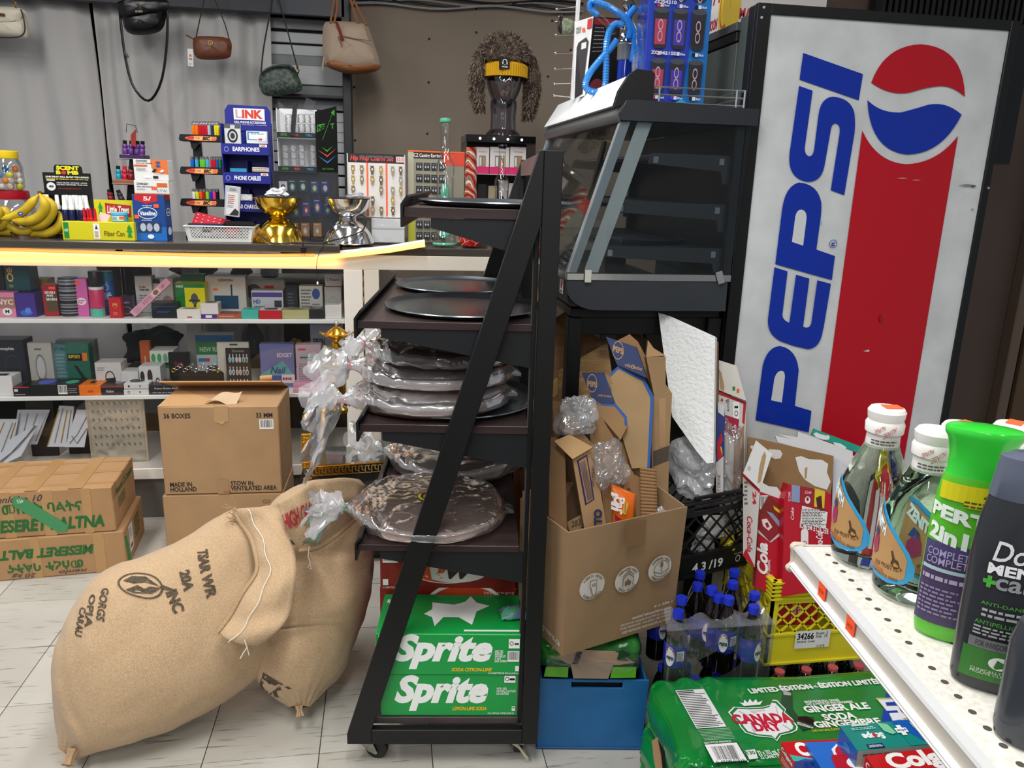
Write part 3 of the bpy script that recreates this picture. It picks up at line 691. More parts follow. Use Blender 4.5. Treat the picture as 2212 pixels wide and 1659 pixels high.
for z in (1.765,1.787,1.808):mb.tube([(.775-WX,.012,z),(1.06-WX,.012,z+.0),(1.06-WX,.35,z)],.0028,6)
for x in (.795,1.035):mb.tube([(x-WX,.012,1.752),(x-WX,.012,1.81)],.003,6)
mb.tube([(1.06-WX,.012,1.752),(1.06-WX,.012,1.81)],.003,6)
mb.build('guard_rail',rl,parent=wmr)
art(wmr,lambda x,y,o:(.5478-WX-o,.12-.05*x,1.19+.045*y),[('r',0,0,1,1,'e8e8e6'),('p',[(.3,.35),(.6,.35),(.75,.75),(.5,.9),(.25,.7)],'c2203a'),('r',.2,.1,.8,.2,'222222')],'rating_sticker')
tbk=mt('0b0b0c',.5)
tbl=thing('steel_table','black metal table carrying the food warmer','table',(WX,YW,0))
def tb_(nm,x0,x1,y0,y1,z0,z1,m=tbk):return MB().box(x0-WX,x1-WX,y0-YW,y1-YW,z0,z1).build(nm,m,parent=tbl,bev=.002)
tb_('table_top',.575,1.07,YW+.06,YW1,1.118,1.147)
tb_('apron',.60,1.06,YW+.075,YW+.09,1.06,1.118)
for x in (.565,1.03):
 for y in (YW+.05,YW1-.05):tb_('leg',x,x+.045,y,y+.045,0,1.118)
tb_('drawer_runner',.68,.735,YW+.08,YW+.5,1.04,1.118); tb_('back_panel',.95,.96,YW+.2,YW1,.5,1.1)
# ================= cardboard boxes on the left =================
def cbox(name,label,P0,yaw,w_,D,h,z0,arts,m=None,group=None,parent=None,bev=.004):
 """P0 = front right bottom corner"""
 m=m or CARD('b48c62')
 o=MB().box(-w_/2,w_/2,-D/2,D/2,0,h).build(name,m,bev=bev,smooth=False)
 d=Matrix.Rotation(yaw,3,'Z') @ V((-w_/2,D/2,0)); o.location=(P0.x+d.x,P0.y+d.y,z0+.0008); o.rotation_euler=(0,0,yaw)
 tag(o,label,'box',group)
 for s,it in arts.items():art(o,boxmap(w_,D,h,s),it,r=.8)
 return o
Pa=pZ(275,1232,0); h1=zat(V((Pa.x-.01,Pa.y,0)),1147,0); hT=zat(Pa,1050,0)
tape=mt('b98f5c',.25,coat=.5); gg='2c6b34'
yawA=rad(5.5)
low=cbox('cardboard_box','bottom taped cardboard box, green lettering upside down',Pa,yawA,.545,.36,h1-.002,0,{
 'f':[('r',.12,0,.155,1,tape),('r',.40,0,.46,1,tape),('r',.80,0,.87,1,tape),('t','MESERET BALTNA',.08,.50,.80,.74,gg,{'rot':180,'b':.045,'s':.2}),('t','መሰረት ባልትና',.24,.16,.72,.40,gg,{'rot':180,'b':.03}),('t','20 kg',.26,.04,.42,.16,'5a4a55',{'rot':180,'s':.3}),('t','nenlo',.56,.05,.74,.14,'5a4a55',{'rot':180,'s':.3})],
 'r':[('p',[(.02,.85),(.13,.75),(.22,.10),(.10,.05)],'3e8a4c'),('r',.22,.22,.40,.88,'dfe2e6'),('l',.24,.55,.38,.82,'777777',5),('b',.25,.26,.37,.40),('l',.5,.3,.8,.85,'4c6b3c',6)]},group='taped cardboard cartons at the left')
Pb=Pa+V((-.025,.0,0))
top_=cbox('cardboard_box','upper taped cardboard box, green ribbon tape across upright lettering',Pb,yawA-.02,.545,.345,hT-h1-.003,h1,{
 'f':[('r',.30,0,.37,1,tape),('r',.55,0,.62,1,tape),('r',.80,0,.86,1,tape),('t','መሰረት ባልትና',.30,.50,.80,.76,gg,{'b':.03}),('t','MESERET BALTNA',.20,.12,.93,.40,gg,{'b':.045,'s':.2}),('t','nenloho 10',.24,.78,.56,.92,'4a4450',{'s':.4}),('p',[(.385,.92),(.45,.86),(.70,.20),(.685,.06),(.63,.06),(.37,.72)],'4a9460'),('t','455',.40,.76,.44,.84,'dfeee0',{'rot':180})],
 't':[('r',0,.12,1,.19,tape),('r',0,.48,1,.57,tape),('r',0,.82,1,.89,tape),('r',.20,0,.28,1,tape),('r',.45,0,.53,1,tape),('r',.72,0,.81,1,tape)],
 'r':[('r',0,.70,.2,1,tape),('t','Meseret C.G export',.12,.64,.92,.86,gg,{'b':.02,'s':.2}),('l',.2,.35,.6,.6,'4c6b3c',5)]},group='taped cardboard cartons at the left')
Pc=pZ(603,1066,.0); YH=3.12
def hol(u0,u1,vt,vb,nm,z0,z1,xoff,label,arts):
 w_=at(u1,YH,z0)-at(u0,YH,z0)
 return cbox('cardboard_box',label,V((at(u1,YH,(z0+z1)/2),YH,0)),rad(-1.5),w_,.31,z1-z0,z0,arts,CARD('b38f68'),'flower shipping cartons by the counter')
zA=pY(480,1068,YH).z; zB=pY(480,879,YH).z
hol(356,614,0,0,'',0,zA-.004,0,'plain lower cardboard box with a small round face mark',{'f':[('o',.86,.86,.035,.035,.004,'3a3026'),('e',.85,.87,.004,.006,'3a3026'),('e',.875,.87,.004,.006,'3a3026'),('p',[(.848,.848),(.877,.848),(.872,.842),(.853,.842)],'3a3026')]})
tx='2b2522'
hb=hol(350,605,0,0,'',zA,zB,0,'upper cardboard box printed with packing text, torn lid',{'f':[('t','36 BOXES',.045,.87,.265,.925,tx,{'b':.02}),('t','33 MM',.81,.87,.95,.925,tx,{'b':.02}),('b',.835,.74,.955,.85),('t','MADE IN\nHOLLAND',.05,.035,.27,.145,tx,{'b':.02}),('t','STOW IN\nVENTILATED AREA',.56,.035,.955,.145,tx,{'b':.02}),('r',.46,.83,.58,1,mt('bd976c',.5)),('p',[(.46,.83),(.53,.80),(.55,.83)],mt('cfa679',.6)),('r',.45,.0,.545,.17,mt('a98660',.5)),('t','DO',.50,.01,.56,.035,'b0392c')],
 't':[('p',[(0,0),(.0,.9),(.42,.30),(.45,.05)],mt('c29a6b',.8))]})
w_,D_,h_=hb.dimensions if hb.dimensions[0] else (.46,.31,.34)
wq=at(605,YH,zA)-at(350,YH,zA); hq=zB-zA
MB().hexa([(-wq/2,.145,hq),(wq/2,.145,hq),(wq/2,.150,hq),(-wq/2,.150,hq)],[(-wq/2-.04,.02,hq+.055),(wq/2-.01,.0,hq+.060),(wq/2-.01,.005,hq+.064),(-wq/2-.04,.025,hq+.059)]).build('lid_flap',CARD('bb9468'),parent=hb,bev=0,smooth=False)
mb=MB().grid(lambda a,b:(-.06+.12*a+.02*b,-.13+.05*b,hq+.006+.05*a*b+.015*sin(a*5)),8,4)
mb.build('torn_paper',CARD('cdb291'),parent=hb,recalc=False)
mb=MB().grid(lambda a,b:(.13+.05*a,.05+.012*cos(b*5),hq+.062+.012*sin(b*5)+.004*a),4,10)
mb.build('curled_scrap',CARD('c09462'),parent=hb,recalc=False)
# ================= burlap sacks =================
def burlap():
 m=bpy.data.materials.new('burlap'); m.use_nodes=True; nt=m.node_tree; N=nt.nodes; L=nt.links; b=N['Principled BSDF']
 tc=N.new('ShaderNodeTexCoord'); wv=[]
 for d in ('X','Y'):
  q=N.new('ShaderNodeTexWave'); q.inputs['Scale'].default_value=1.0; q.bands_direction=d; q.inputs['Distortion'].default_value=.4; q.inputs['Detail'].default_value=1
  L.new(tc.outputs['UV'],q.inputs[0]); wv.append(q)
 ad=N.new('ShaderNodeMath'); ad.operation='ADD'; L.new(wv[0].outputs[1],ad.inputs[0]); L.new(wv[1].outputs[1],ad.inputs[1])
 nz=N.new('ShaderNodeTexNoise'); nz.inputs['Scale'].default_value=220; nz.inputs['Detail'].default_value=8; L.new(tc.outputs['Object'],nz.inputs[0])
 a2=N.new('ShaderNodeMath'); a2.operation='MULTIPLY_ADD'; a2.inputs[1].default_value=.30; L.new(ad.outputs[0],a2.inputs[0]); L.new(nz.outputs[0],a2.inputs[2])
 cr=N.new('ShaderNodeMapRange'); cr.inputs[1].default_value=.45; cr.inputs[2].default_value=1.05; L.new(a2.outputs[0],cr.inputs[0])
 mx=N.new('ShaderNodeMix'); mx.data_type='RGBA'; mx.inputs[6].default_value=lin('a68865'); mx.inputs[7].default_value=lin('c8ab88')
 L.new(cr.outputs[0],mx.inputs[0]); L.new(mx.outputs[2],b.inputs['Base Color'])
 bp=N.new('ShaderNodeBump'); bp.inputs['Strength'].default_value=.5; bp.inputs['Distance'].default_value=.002; L.new(a2.outputs[0],bp.inputs['Height']); L.new(bp.outputs[0],b.inputs['Normal'])
 b.inputs['Roughness'].default_value=.9; b.inputs['Sheen Weight'].default_value=.2
 return m
BUR=burlap()
def cr1(ks,t):
 n=len(ks)-1; i=min(int(t*n),n-1); f=t*n-i
 p0,p1,p2,p3=ks[max(i-1,0)],ks[i],ks[i+1],ks[min(i+2,n)]
 return (p1*2+(p2-p0)*f+(p0*2-p1*5+p2*4-p3)*f*f+(p1*3-p0-p2*3+p3)*f**3)*.5
class Sack:
 def __init__(s,rows,folds,seed):
  s.A=[pz(a[0],a[1],a[4]) for a in rows]; s.B=[pz(a[2],a[3],a[4]) for a in rows]; s.dp=[V((a[5],0,0)) for a in rows]; s.folds=folds; s.seed=seed
 def surf(s,t,ph):
  A=cr1(s.A,t); B=cr1(s.B,t); dp=cr1(s.dp,t).x
  c=(A+B)/2; w_=(B-A)/2; ax=(cr1(s.A,min(t+.02,1))+cr1(s.B,min(t+.02,1))-cr1(s.A,max(t-.02,0))-cr1(s.B,max(t-.02,0))).normalized()
  n_=ax.cross(w_).normalized()
  if n_.dot(CF)>0:n_=-n_
  e=.86; cx,sx=cos(ph),sin(ph); cx=math.copysign(abs(cx)**e,cx); sx=math.copysign(abs(sx)**e,sx)
  d=w_*cx+n_*(dp*sx); P=c+d
  dn=d.normalized(); q=.010*noise.noise(P*6+V((s.seed,0,0)))+.004*noise.noise(P*22)+.005*sin(ph*15+6*t)*math.exp(-t/.07)-.009*max(0,t-.45)*noise.ridged_multi_fractal(P*7,1,2,3,1,2)-.002*noise.ridged_multi_fractal(V((P.x*5,P.y*5,P.z*11)),1,2,2,1,2)
  for (t0,k,amp,wd) in s.folds:q-=amp*math.exp(-((t-t0-k*(ph-pi/2)-.015*sin(ph*3))/wd)**2)*max(0,sin(ph))
  P=P+dn*q
  if P.z<.004:P.z=.004+.0002*s.seed
  return P
 def mesh(s,name,parent,nt=70,nph=72,t1=1.):
  mb=MB(); mb.grid(lambda a,b:s.surf(a*t1,2*pi*b),nt,nph)
  o=mb.build(name,BUR,parent=parent,recalc=False,ang=80)
  uv=o.data.uv_layers.new(name='UVMap'); nu=nt+1
  for lp in o.data.loops:
   i=lp.vertex_index; uv.data[lp.index].uv=((i % nu)/nt*105,(i//nu)/nph*150)
  return o
 def fmap(s,t0,t1,p0,p1):
  def f(x,y,o):
   t=t0+(t1-t0)*x; ph=p0+(p1-p0)*y; P=s.surf(t,ph)
   a=s.surf(min(t+.01,1),ph)-P; b=s.surf(t,ph+.02)-P; n_=a.cross(b).normalized()
   if n_.dot(CF)>0:n_=-n_
   return P+n_*(.0015+o)
  return f
ink=mt('2e2b28',.9,var=.25,sc_=300,dark='6a5a44'); inkr=mt('a3242c',.9)
def stitch(pts,name,parent,r,m):return MB().tube(pts,r,5).build(name,m,parent=parent)
wstr=mt('e6e2d8',.8)
s1r=[(128,1618,160,1640,2.03,.012),(112,1500,205,1632,2.06,.085),(128,1360,310,1598,2.10,.15),(205,1250,415,1554,2.16,.185),(325,1192,510,1500,2.22,.18),(430,1140,600,1420,2.28,.155),(500,1102,640,1290,2.34,.11),(548,1090,632,1215,2.37,.05)]
S1=Sack(s1r,[(.22,.05,.010,.022),(.27,.06,.006,.018),(.75,-.08,.012,.03)],1)
k1=thing('burlap_sack','plump burlap sack lying at the front, black leaf print, folded stitched mouth','sack',(0,0,0),group='burlap sacks on the floor')
S1.mesh('sack_body',k1)
leaf=[('o',.5,.5,.5,.5,.05,ink),('p',[(.12,.55),(.3,.80),(.6,.85),(.92,.55),(.6,.62),(.35,.5)],ink),('p',[(.2,.2),(.4,.12),(.75,.25),(.95,.5),(.7,.48),(.6,.35),(.45,.45)],ink),('p',[(.9,.52),(1.0,.6),(1.3,.52),(1.28,.48),(1.0,.46)],ink)]
def sk(u,v):
 best=None
 for i in range(2,60):
  for j in range(2,40):
   t,ph=i/60,pi*j/40; P=S_.surf(t,ph)-CO; z=P.dot(CF); d=(1106+FPX*P.dot(CR)/z-u)**2+(829.5-FPX*P.dot(CU)/z-v)**2
   if best is None or d<best[0]:best=(d,t,ph)
 return best[1:]
def skmap(cx,cy,w_,h_,deg):
 """local print frame on the sack: centre at photo point, size in px, turned by deg"""
 t0,p0=sk(cx,cy); e=.01; P=S_.surf(t0,p0)
 def prj(P):
  P=P-CO; z=P.dot(CF); return V((1106+FPX*P.dot(CR)/z,829.5-FPX*P.dot(CU)/z))
 a=(prj(S_.surf(t0+e,p0))-prj(P))/e; b=(prj(S_.surf(t0,p0+e))-prj(P))/e; det=a.x*b.y-a.y*b.x; S=S_
 def f(x,y,o):
  X=(x-.5)*w_; Y=-(y-.5)*h_; c,s=cos(rad(deg)),sin(rad(deg)); dx=X*c-Y*s; dy=X*s+Y*c
  t=t0+(dx*b.y-dy*b.x)/det; ph=p0+(a.x*dy-a.y*dx)/det; t=min(max(t,.01),.99)
  return S.fmap(t,t+1,ph,ph+1)(0,0,o)
 return f
S_=S1
art(k1,skmap(297,1268,100,52,8),leaf,'leaf_print',r=.9)
ins=ink
art(k1,skmap(443,1228,110,24,78),[('t','TSAR WR',0,0,1,1,ins,{'b':.05})],'stencil_lettering',r=.9)
art(k1,skmap(408,1250,46,24,76),[('t','20A',0,0,1,1,ins,{'b':.05})],'stencil_lettering',r=.9)
art(k1,skmap(381,1296,50,26,68),[('t','INC',0,0,1,1,ins,{'b':.05})],'stencil_lettering',r=.9)
art(k1,skmap(214,1306,75,18,97),[('t','GORGS',0,0,1,1,ins,{'b':.03,'s':.2})],'stencil_lettering',r=.9)
art(k1,skmap(192,1322,70,15,100),[('t','OPIA',0,0,1,1,ins,{'b':.03})],'stencil_lettering',r=.9)
art(k1,skmap(172,1340,60,14,103),[('t','CARAU',0,0,1,1,ins,{'b':.03})],'stencil_lettering',r=.9)
art(k1,skmap(628,1285,50,62,30),[('p',[(.1,.75),(.5,.9),(.9,.7),(.5,.55)],'1f4a3c'),('p',[(.2,.3),(.6,.5),(.95,.35),(.5,.1)],'1f4a3c'),('e',.8,.55,.16,.12,'6b1f33')],'flower_print',r=.9)
def knot(P,r,parent,seed,ax=V((-.5,-.3,-.4))):
 mb=MB(); ax=ax.normalized(); x=ax.cross(V((0,0,1))).normalized(); y=ax.cross(x)
 def f(a,b):
  rr=r*(.55+.7*abs(a-.45)**1.0)*(1+.25*sin(b*2*pi*5+seed)); q=P+ax*(a*r*2.6)+x*(rr*cos(2*pi*b))+y*(rr*sin(2*pi*b)); q.z=max(q.z,.005); return q
 mb.grid(f,10,30); return mb.build('corner_knot',BUR,parent=parent,recalc=False)
knot(pz(158,1618,2.01),.015,k1,1,V((-.1,-.5,-.4)))
def cuff(parent,pts,thick,seed,name='folded_mouth'):
 """pts rows: (uA,vA,uB,vB,z) outer and inner edges"""
 A=[pz(a[0],a[1],a[4]) for a in pts]; B=[pz(a[2],a[3],a[4]-.03) for a in pts]
 def f(a,b):
  P=cr1(A,a).lerp(cr1(B,a),b); n_=-CF
  return P+n_*(thick*sin(pi*b)+.012*noise.noise(V((a*6,b*3,seed)))+.006*sin(a*20+b*3))
 mb=MB().grid(f,44,14); o=mb.build(name,BUR,parent=parent,recalc=False,ang=80)
 uv=o.data.uv_layers.new(name='UVMap')
 for lp in o.data.loops:
  i=lp.vertex_index; uv.data[lp.index].uv=((i % 45)/44*60,(i//45)/14*22)
 o.modifiers.new('s','SOLIDIFY').thickness=.004
 return A,B,f
A,B,f=cuff(k1,[(505,1098,600,1088,2.28),(520,1135,612,1120,2.24),(548,1180,632,1180,2.18),(552,1230,640,1240,2.12),(522,1280,632,1300,2.09),(492,1330,612,1350,2.06),(470,1362,560,1398,2.05)],.03,3)
mb=MB(); mb.tube([f(i/40,.05)-CF*.004 for i in range(41)],.006,6); mb.build('hem_seam',BUR,parent=k1)
stitch([f(i/30,.42)-CF*.006+V((.004*sin(i),0,0)) for i in range(31)],'white_stitching',k1,.0012,wstr)
P=f(.93,.62)-CF*.01
stitch([P,P+V((.006,-.004,-.02)),P+V((-.004,-.006,-.035)),P+V((-.012,-.006,-.05))],'loose_thread',k1,.0015,wstr)
stitch([P,P+V((.006,-.004,-.02)),P+V((.010,-.006,-.042))],'loose_thread',k1,.0012,wstr)
P=pz(512,1118,2.24); mb=MB(); rs=random.Random(4)
for i in range(26):
 d=V((rs.uniform(-1,.1),rs.uniform(-.6,.2),rs.uniform(-.8,1))).normalized()*rs.uniform(.015,.045); q=P+V((0,0,rs.uniform(-.05,.03)))
 mb.tube([q,q+d*.5+V((0,0,.004)),q+d],.0011,4)
mb.build('frayed_edge',BUR,parent=k1)['kind']='stuff'
s2r=[(628,1528,668,1526,2.22,.02),(560,1478,728,1452,2.26,.13),(525,1400,765,1372,2.33,.17),(520,1300,792,1290,2.38,.18),(530,1200,806,1192,2.44,.18),(570,1130,812,1118,2.48,.15),(610,1085,800,1070,2.52,.11),(650,1048,782,1040,2.55,.04)]
S2=Sack(s2r,[(.30,.02,.010,.016),(.34,.015,.007,.012),(.52,-.01,.009,.014),(.23,-.02,.006,.012)],2)
k2=thing('burlap_sack','standing burlap sack behind, red lettering on its folded mouth','sack',(0,0,0),group='burlap sacks on the floor')
S2.mesh('sack_body',k2); S_=S2
art(k2,skmap(578,1478,60,30,30),[('t','ETK',0,0,1,1,ink,{'b':.05})],'stencil_lettering',r=.9)
art(k2,skmap(598,1136,90,24,82),[('t','PRODUC',0,0,1,1,ink,{'b':.01})],'stencil_lettering',r=.9)
knot(pz(646,1524,2.20),.011,k2,2,V((.1,-.4,-.6)))
A,B,f=cuff(k2,[(648,1192,600,1085,2.20),(665,1190,640,1062,2.20),(690,1185,680,1042,2.23),(720,1165,720,1034,2.26),(755,1135,760,1036,2.30),(780,1110,790,1048,2.34)],.02,9)
art(k2,lambda x,y,o:f(.02+.55*x,.42+.34*y)-CF*(.006+o),[('t','HIGH QUALITEI',0,0,1,1,inkr,{'b':.03,'rot':0})],'red_lettering',r=.9)
mb=MB(); mb.tube([f(i/40,.03)-CF*.004 for i in range(41)],.007,6); mb.build('hem_seam',BUR,parent=k2)
P=pz(668,1180,2.18)
stitch([P,P+V((-.004,-.002,-.03)),P+V((.002,-.002,-.05)),P+V((-.006,0,-.065)),P+V((.003,0,-.07)),P+V((0,0,-.052))],'loose_thread',k2,.0015,wstr)
# ================= clutter between the rack and the drink machine =================
def plane3(a,b,c):
 a,b,c=(pz(*q) for q in (a,b,c)); n_=(b-a).cross(c-a).normalized()
 if n_.dot(CF)>0:n_=-n_
 return a,n_
def onpl(u,v,pl):
 d=ray(u,v); return CO+d*((pl[0]-CO).dot(pl[1])/d.dot(pl[1]))
def panel(name,label,cat,poly,pl,th,m,arts=None,parent=None,group=None,edge=None,wob=0.,nm='printed_marks',r=.7):
 """flat sheet with thickness, outline given on its own plane"""
 if isinstance(pl,(int,float)):pl=(pz(poly[0][0],poly[0][1],pl),-CF)
 P=[onpl(u,v,pl) for u,v in poly]; c=sum(P,V())/len(P); n_=pl[1]
 par0=parent.location if parent is not None else V()
 org=c-par0
 mb=MB(); F=[mb.pt(p-c) for p in P]; B_=[mb.pt(p-c-n_*th) for p in P]
 for t in tessellate_polygon([[V((u,v,0)) for u,v in poly]]):
  mb.f.append([F[k] for k in t]); mb.m.append(0); mb.f.append([B_[k] for k in t[::-1]]); mb.m.append(0)
 k=len(P)
 for i in range(k):mb.f.append([F[i],F[(i+1) % k],B_[(i+1) % k],B_[i]]); mb.m.append(1 if edge else 0)
 o=mb.build(name,[m,edge] if edge else m,parent=parent,smooth=False); o.location=org
 if label:tag(o,label,cat,group)
 if arts:art(o,lambda x,y,h:onpl(x,y,pl)-c+n_*h,arts,nm,r=r)
 return o
KR=CARD('a3845f'); KR2=CARD('94714e'); KE=mt('7a5c3e',.9)
B0=pZ(1165,1617,0); B1=pZ(1381,1619,0); ya=math.atan2(B1.y-B0.y,B1.x-B0.x); bw=(B1-B0).length+.012; bh=.222
bc=thing('plastic_crate','blue plastic crate on the floor beside the rack','crate',(B0+B1)/2,ya)
bm_=mt('1f6aa8',.4,var=.18,sc_=9)
mb=MB(); mb.prism([(-bw/2,0),(bw/2,0),(bw/2+.008,bh),(-.045+.02,bh),(-.045+.02,bh-.03),(-.06,bh-.03),(-.06,bh),(-bw/2-.0,bh)],0,.008,0,'y')
mb.v.clear(); mb.f.clear(); mb.m.clear()
mb.prism([(-bw/2,0),(bw/2,0),(bw/2+.006,bh),(.08,bh),(.08,bh-.026),(-.06,bh-.026),(-.06,bh),(-bw/2-.006,bh)],0,.007,0,'y'); mb.box(-.06,.08,0,.007,bh-.008,bh)
mb.build('front_wall',bm_,parent=bc,bev=.001)
mb=MB(); mb.box(-bw/2,-bw/2+.006,.007,.34,0,bh); mb.box(bw/2-.006,bw/2,.007,.34,0,bh); mb.box(-bw/2,bw/2,.34,.347,0,bh); mb.box(-bw/2+.006,bw/2-.006,.007,.34,.004,.010)
mb.build('crate_walls',bm_,parent=bc,bev=.001); MB().box(-bw/2-.004,bw/2+.004,-.004,.010,0,.008).build('base_lip',mt('164f80',.5),parent=bc,bev=.002)
MB().box(-.055,.075,.012,.016,bh-.028,bh-.007).build('handle_shade',mt('0a0d10',.7),parent=bc,smooth=False)  # black plate behind the handle slot, painted shade of the crate's inside
gp=thing('water_pack','green shrink wrapped pack squeezed under the open cardboard box','drink pack',(B0.x+.145,B0.y+.118,bh+.001),ya)
W2=.152
def blob(a,b,w_=W2,d_=.13,h_=.108,seed=0,e=.45,amp=.006):
 th=2*pi*a; ph=-pi/2+pi*b; c1_,s1_=cos(th),sin(th); k=abs(cos(ph))**e
 x=w_*math.copysign(abs(c1_)**e,c1_)*k; y=d_*math.copysign(abs(s1_)**e,s1_)*k; z=h_/2+h_/2*math.copysign(abs(sin(ph))**.6,sin(ph))
 q=V((x,y,z)); n_=V((x/w_,y/d_,0)); return q+n_*(amp*noise.ridged_multi_fractal(V((x*12,y*12,z*20+seed)),1,2,3,1,2)-amp)
mb=MB().grid(lambda a,b:blob(a,b),60,24)
mb.build('shrink_film',mt('2f7d2c',.18,var=.55,sc_=14,dark='0f3d1e',coat=.6),parent=gp,recalc=False)
art(gp,lambda x,y,o:(-.125+.25*x,-.139-.004*sin(x*3)-o,.006+.092*y),[('p',[(.12,.72),(.3,.98),(.75,.95),(.98,.55),(.8,.48),(.45,.52),(.25,.50)],'a58a72'),('p',[(.28,.55),(.75,.55),(.70,.02),(.32,.02)],'9a8672'),('p',[(.30,.5),(.34,.9),(.40,.9),(.36,.5)],'2c2620'),('p',[(.72,.05),(1.0,.05),(1.0,.42),(.74,.42)],'5fae28'),('p',[(.0,.05),(.26,.05),(.26,.40),(.02,.38)],'5fae28'),('p',[(.80,.95),(.84,.99),(.88,.9),(.93,.85),(.90,.8),(.95,.74),(.86,.72),(.92,.62),(.78,.66)],'143c20')],'pack_print',r=.3)
mb=MB().grid(lambda a,b:(-.12+.25*a,-.146+.004*sin(a*20+b*9),.035+.045*b+.01*sin(a*7)),30,8); mb.build('torn_film',film('clear_film2',.02,20,.7,gl=.4),parent=gp,recalc=False)
yl=rad(20); LP=pY(1215,1418,1.73)
def along(P,yaw,u):
 a,b=0.,1.5
 for _ in range(40):
  c=(a+b)/2; Q=P+V((cos(yaw)*c,sin(yaw)*c,0))-CO
  if 1106+FPX*Q.dot(CR)/Q.dot(CF)<u:a=c
  else:b=c
 return a
lw=along(LP,yl,1452); lz=LP.z; lh=zat(LP,1148,0)-lz; ld=.235
lb=thing('open_carton','open brown cardboard box with three white round stamps, stuffed with flattened cardboard','box',LP,yl)
dA,dB=0,lz
LB=CARD('a18260')
MB().hexa([(0,0,0),(lw,0,.0),(lw,.005,0),(0,.005,0)],[(-.006,-.006,lh),(lw+.008,-.010,lh),(lw+.008,-.005,lh),(-.006,-.001,lh)]).build('front_wall',LB,parent=lb,smooth=False)
MB().hexa([(0,.005,0),(.005,.005,0),(.005,ld,0),(0,ld,0)],[(-.006,0,lh),(-.001,0,lh),(-.001,ld,lh+.0),(-.006,ld,lh)]).build('side_wall',LB,parent=lb,smooth=False)
MB().hexa([(lw-.005,.005,0),(lw,.005,0),(lw,ld,0),(lw-.005,ld,0)],[(lw+.003,0,lh),(lw+.008,0,lh),(lw+.008,ld,lh+.03),(lw+.003,ld,lh+.03)]).build('side_wall',LB,parent=lb,smooth=False)
MB().box(0,lw,ld-.005,ld,0,lh+.02).build('back_wall',LB,parent=lb,smooth=False); MB().box(.005,lw-.005,.005,ld-.005,0,.005).build('bottom',LB,parent=lb,smooth=False)
lf=lambda x,y,o:(x*lw-.006*y+.014*x*y,-(.006+.004*x)*y-.0012-o,y*lh)
wht='d9d3cc'
def stamp(cx,cy,r1,t1,t2,core):
 o=[('e',cx,cy,r1,r1*1.02,wht)]
 for t_,a0,a1,up in ((t1,150,30,1),(t2,215,325,0)):
  n=len(t_)
  for i,ch in enumerate(t_):
   if ch == ' ':continue
   a=rad(a0+(a1-a0)*(i+.5)/n); o.append(('gl',ch,cx+r1*.82*cos(a),cy+r1*.84*sin(a),(a-pi/2) if up else (a+pi/2),r1*.17,'8a7258'))
 return o+core
_art0=art
def art(parent,fmap,items,name='printed_marks',**k):
 """adds 'gl': one glyph turned about its centre"""
 out=[]
 for it in items:
  if it[0] == 'gl':
   _,ch,cx,cy,a,s,c=it; vs,fs=glyphs(ch,.03,0)
   for f in fs:
    out.append(('p',[(cx+s*((vs[i][0]-.5)*.8*cos(a)-(vs[i][1]-.5)*1.1*sin(a)),cy+s*((vs[i][0]-.5)*.8*sin(a)+(vs[i][1]-.5)*1.1*cos(a))) for i in f],c))
  else:out.append(it)
 st=.25e-3 if len(out)<60 else .25e-3*60/len(out)
 k.setdefault('step',st); return _art0(parent,fmap,out,name,**k)
ik='7c6449'
c1s=stamp(.215,.525,.105,'ALBERTA GROWN','CULTIVE EN ALBERTA',[('p',[(.19,.58),(.245,.58),(.245,.49),(.235,.455),(.215,.455),(.20,.51),(.19,.52)],ik),('p',[(.194,.575),(.241,.575),(.241,.493),(.232,.46),(.218,.46),(.204,.515),(.194,.523)],wht),('t','AB',.200,.525,.236,.555,ik,{'b':.02})])
c2s=stamp(.505,.515,.105,'GREENHOUSE CLEAN','SERRE PROPRE',[('p',[(.455,.545),(.505,.585),(.555,.545),(.555,.555),(.505,.597),(.455,.555)],ik),('p',[(.455,.525),(.505,.565),(.555,.525),(.555,.535),(.505,.577),(.455,.535)],ik),('r',.458,.465,.464,.53,ik),('r',.546,.465,.552,.53,ik),('e',.490,.490,.012,.022,ik),('e',.520,.490,.012,.022,ik),('e',.505,.500,.010,.026,ik)])
c3s=stamp(.785,.545,.105,'SUSTAINABLY GROWN','CULTIVEE DE FACON DURABLE',[('o',.785,.55,.07,.07,.006,ik),('e',.785,.585,.013,.026,ik),('r',.782,.52,.788,.58,ik),('p',[(.72,.54),(.785,.51),(.85,.54),(.85,.532),(.785,.502),(.72,.532)],ik)])
art(lb,lf,c1s+c2s+c3s+[('t','6 x 284 g',.76,.215,.935,.245,wht,{'b':.02}),('t','washed lettuce/laitue lavée',.56,.173,.93,.20,wht,{'b':.02}),('t','GROWN IN CANADA/CULTIVÉ AU CANADA',.46,.14,.93,.162,wht,{'b':.02}),('t','STAR PRODUCE  CALGARY, AB T1M 1A7',.46,.105,.93,.127,wht,{'b':.02}),('t','KEEP REFRIGERATED/GARDER AU FROID',.48,.07,.93,.092,wht,{'b':.02}),('r',.44,.80,.60,1.0,mt('8f6d4b',.35))],'box_print',off=.0006,r=.8)
art(lb,lambda x,y,o:(-.006*y-.0015-o,ld-ld*x,y*lh),[('t','inspiredgreens.ca',.25,.06,.95,.13,wht,{'sl':-.03})],'box_print',r=.8)
pl_po=plane3((1237,990,2.10),(1281,968,2.13),(1263,1165,2.08))
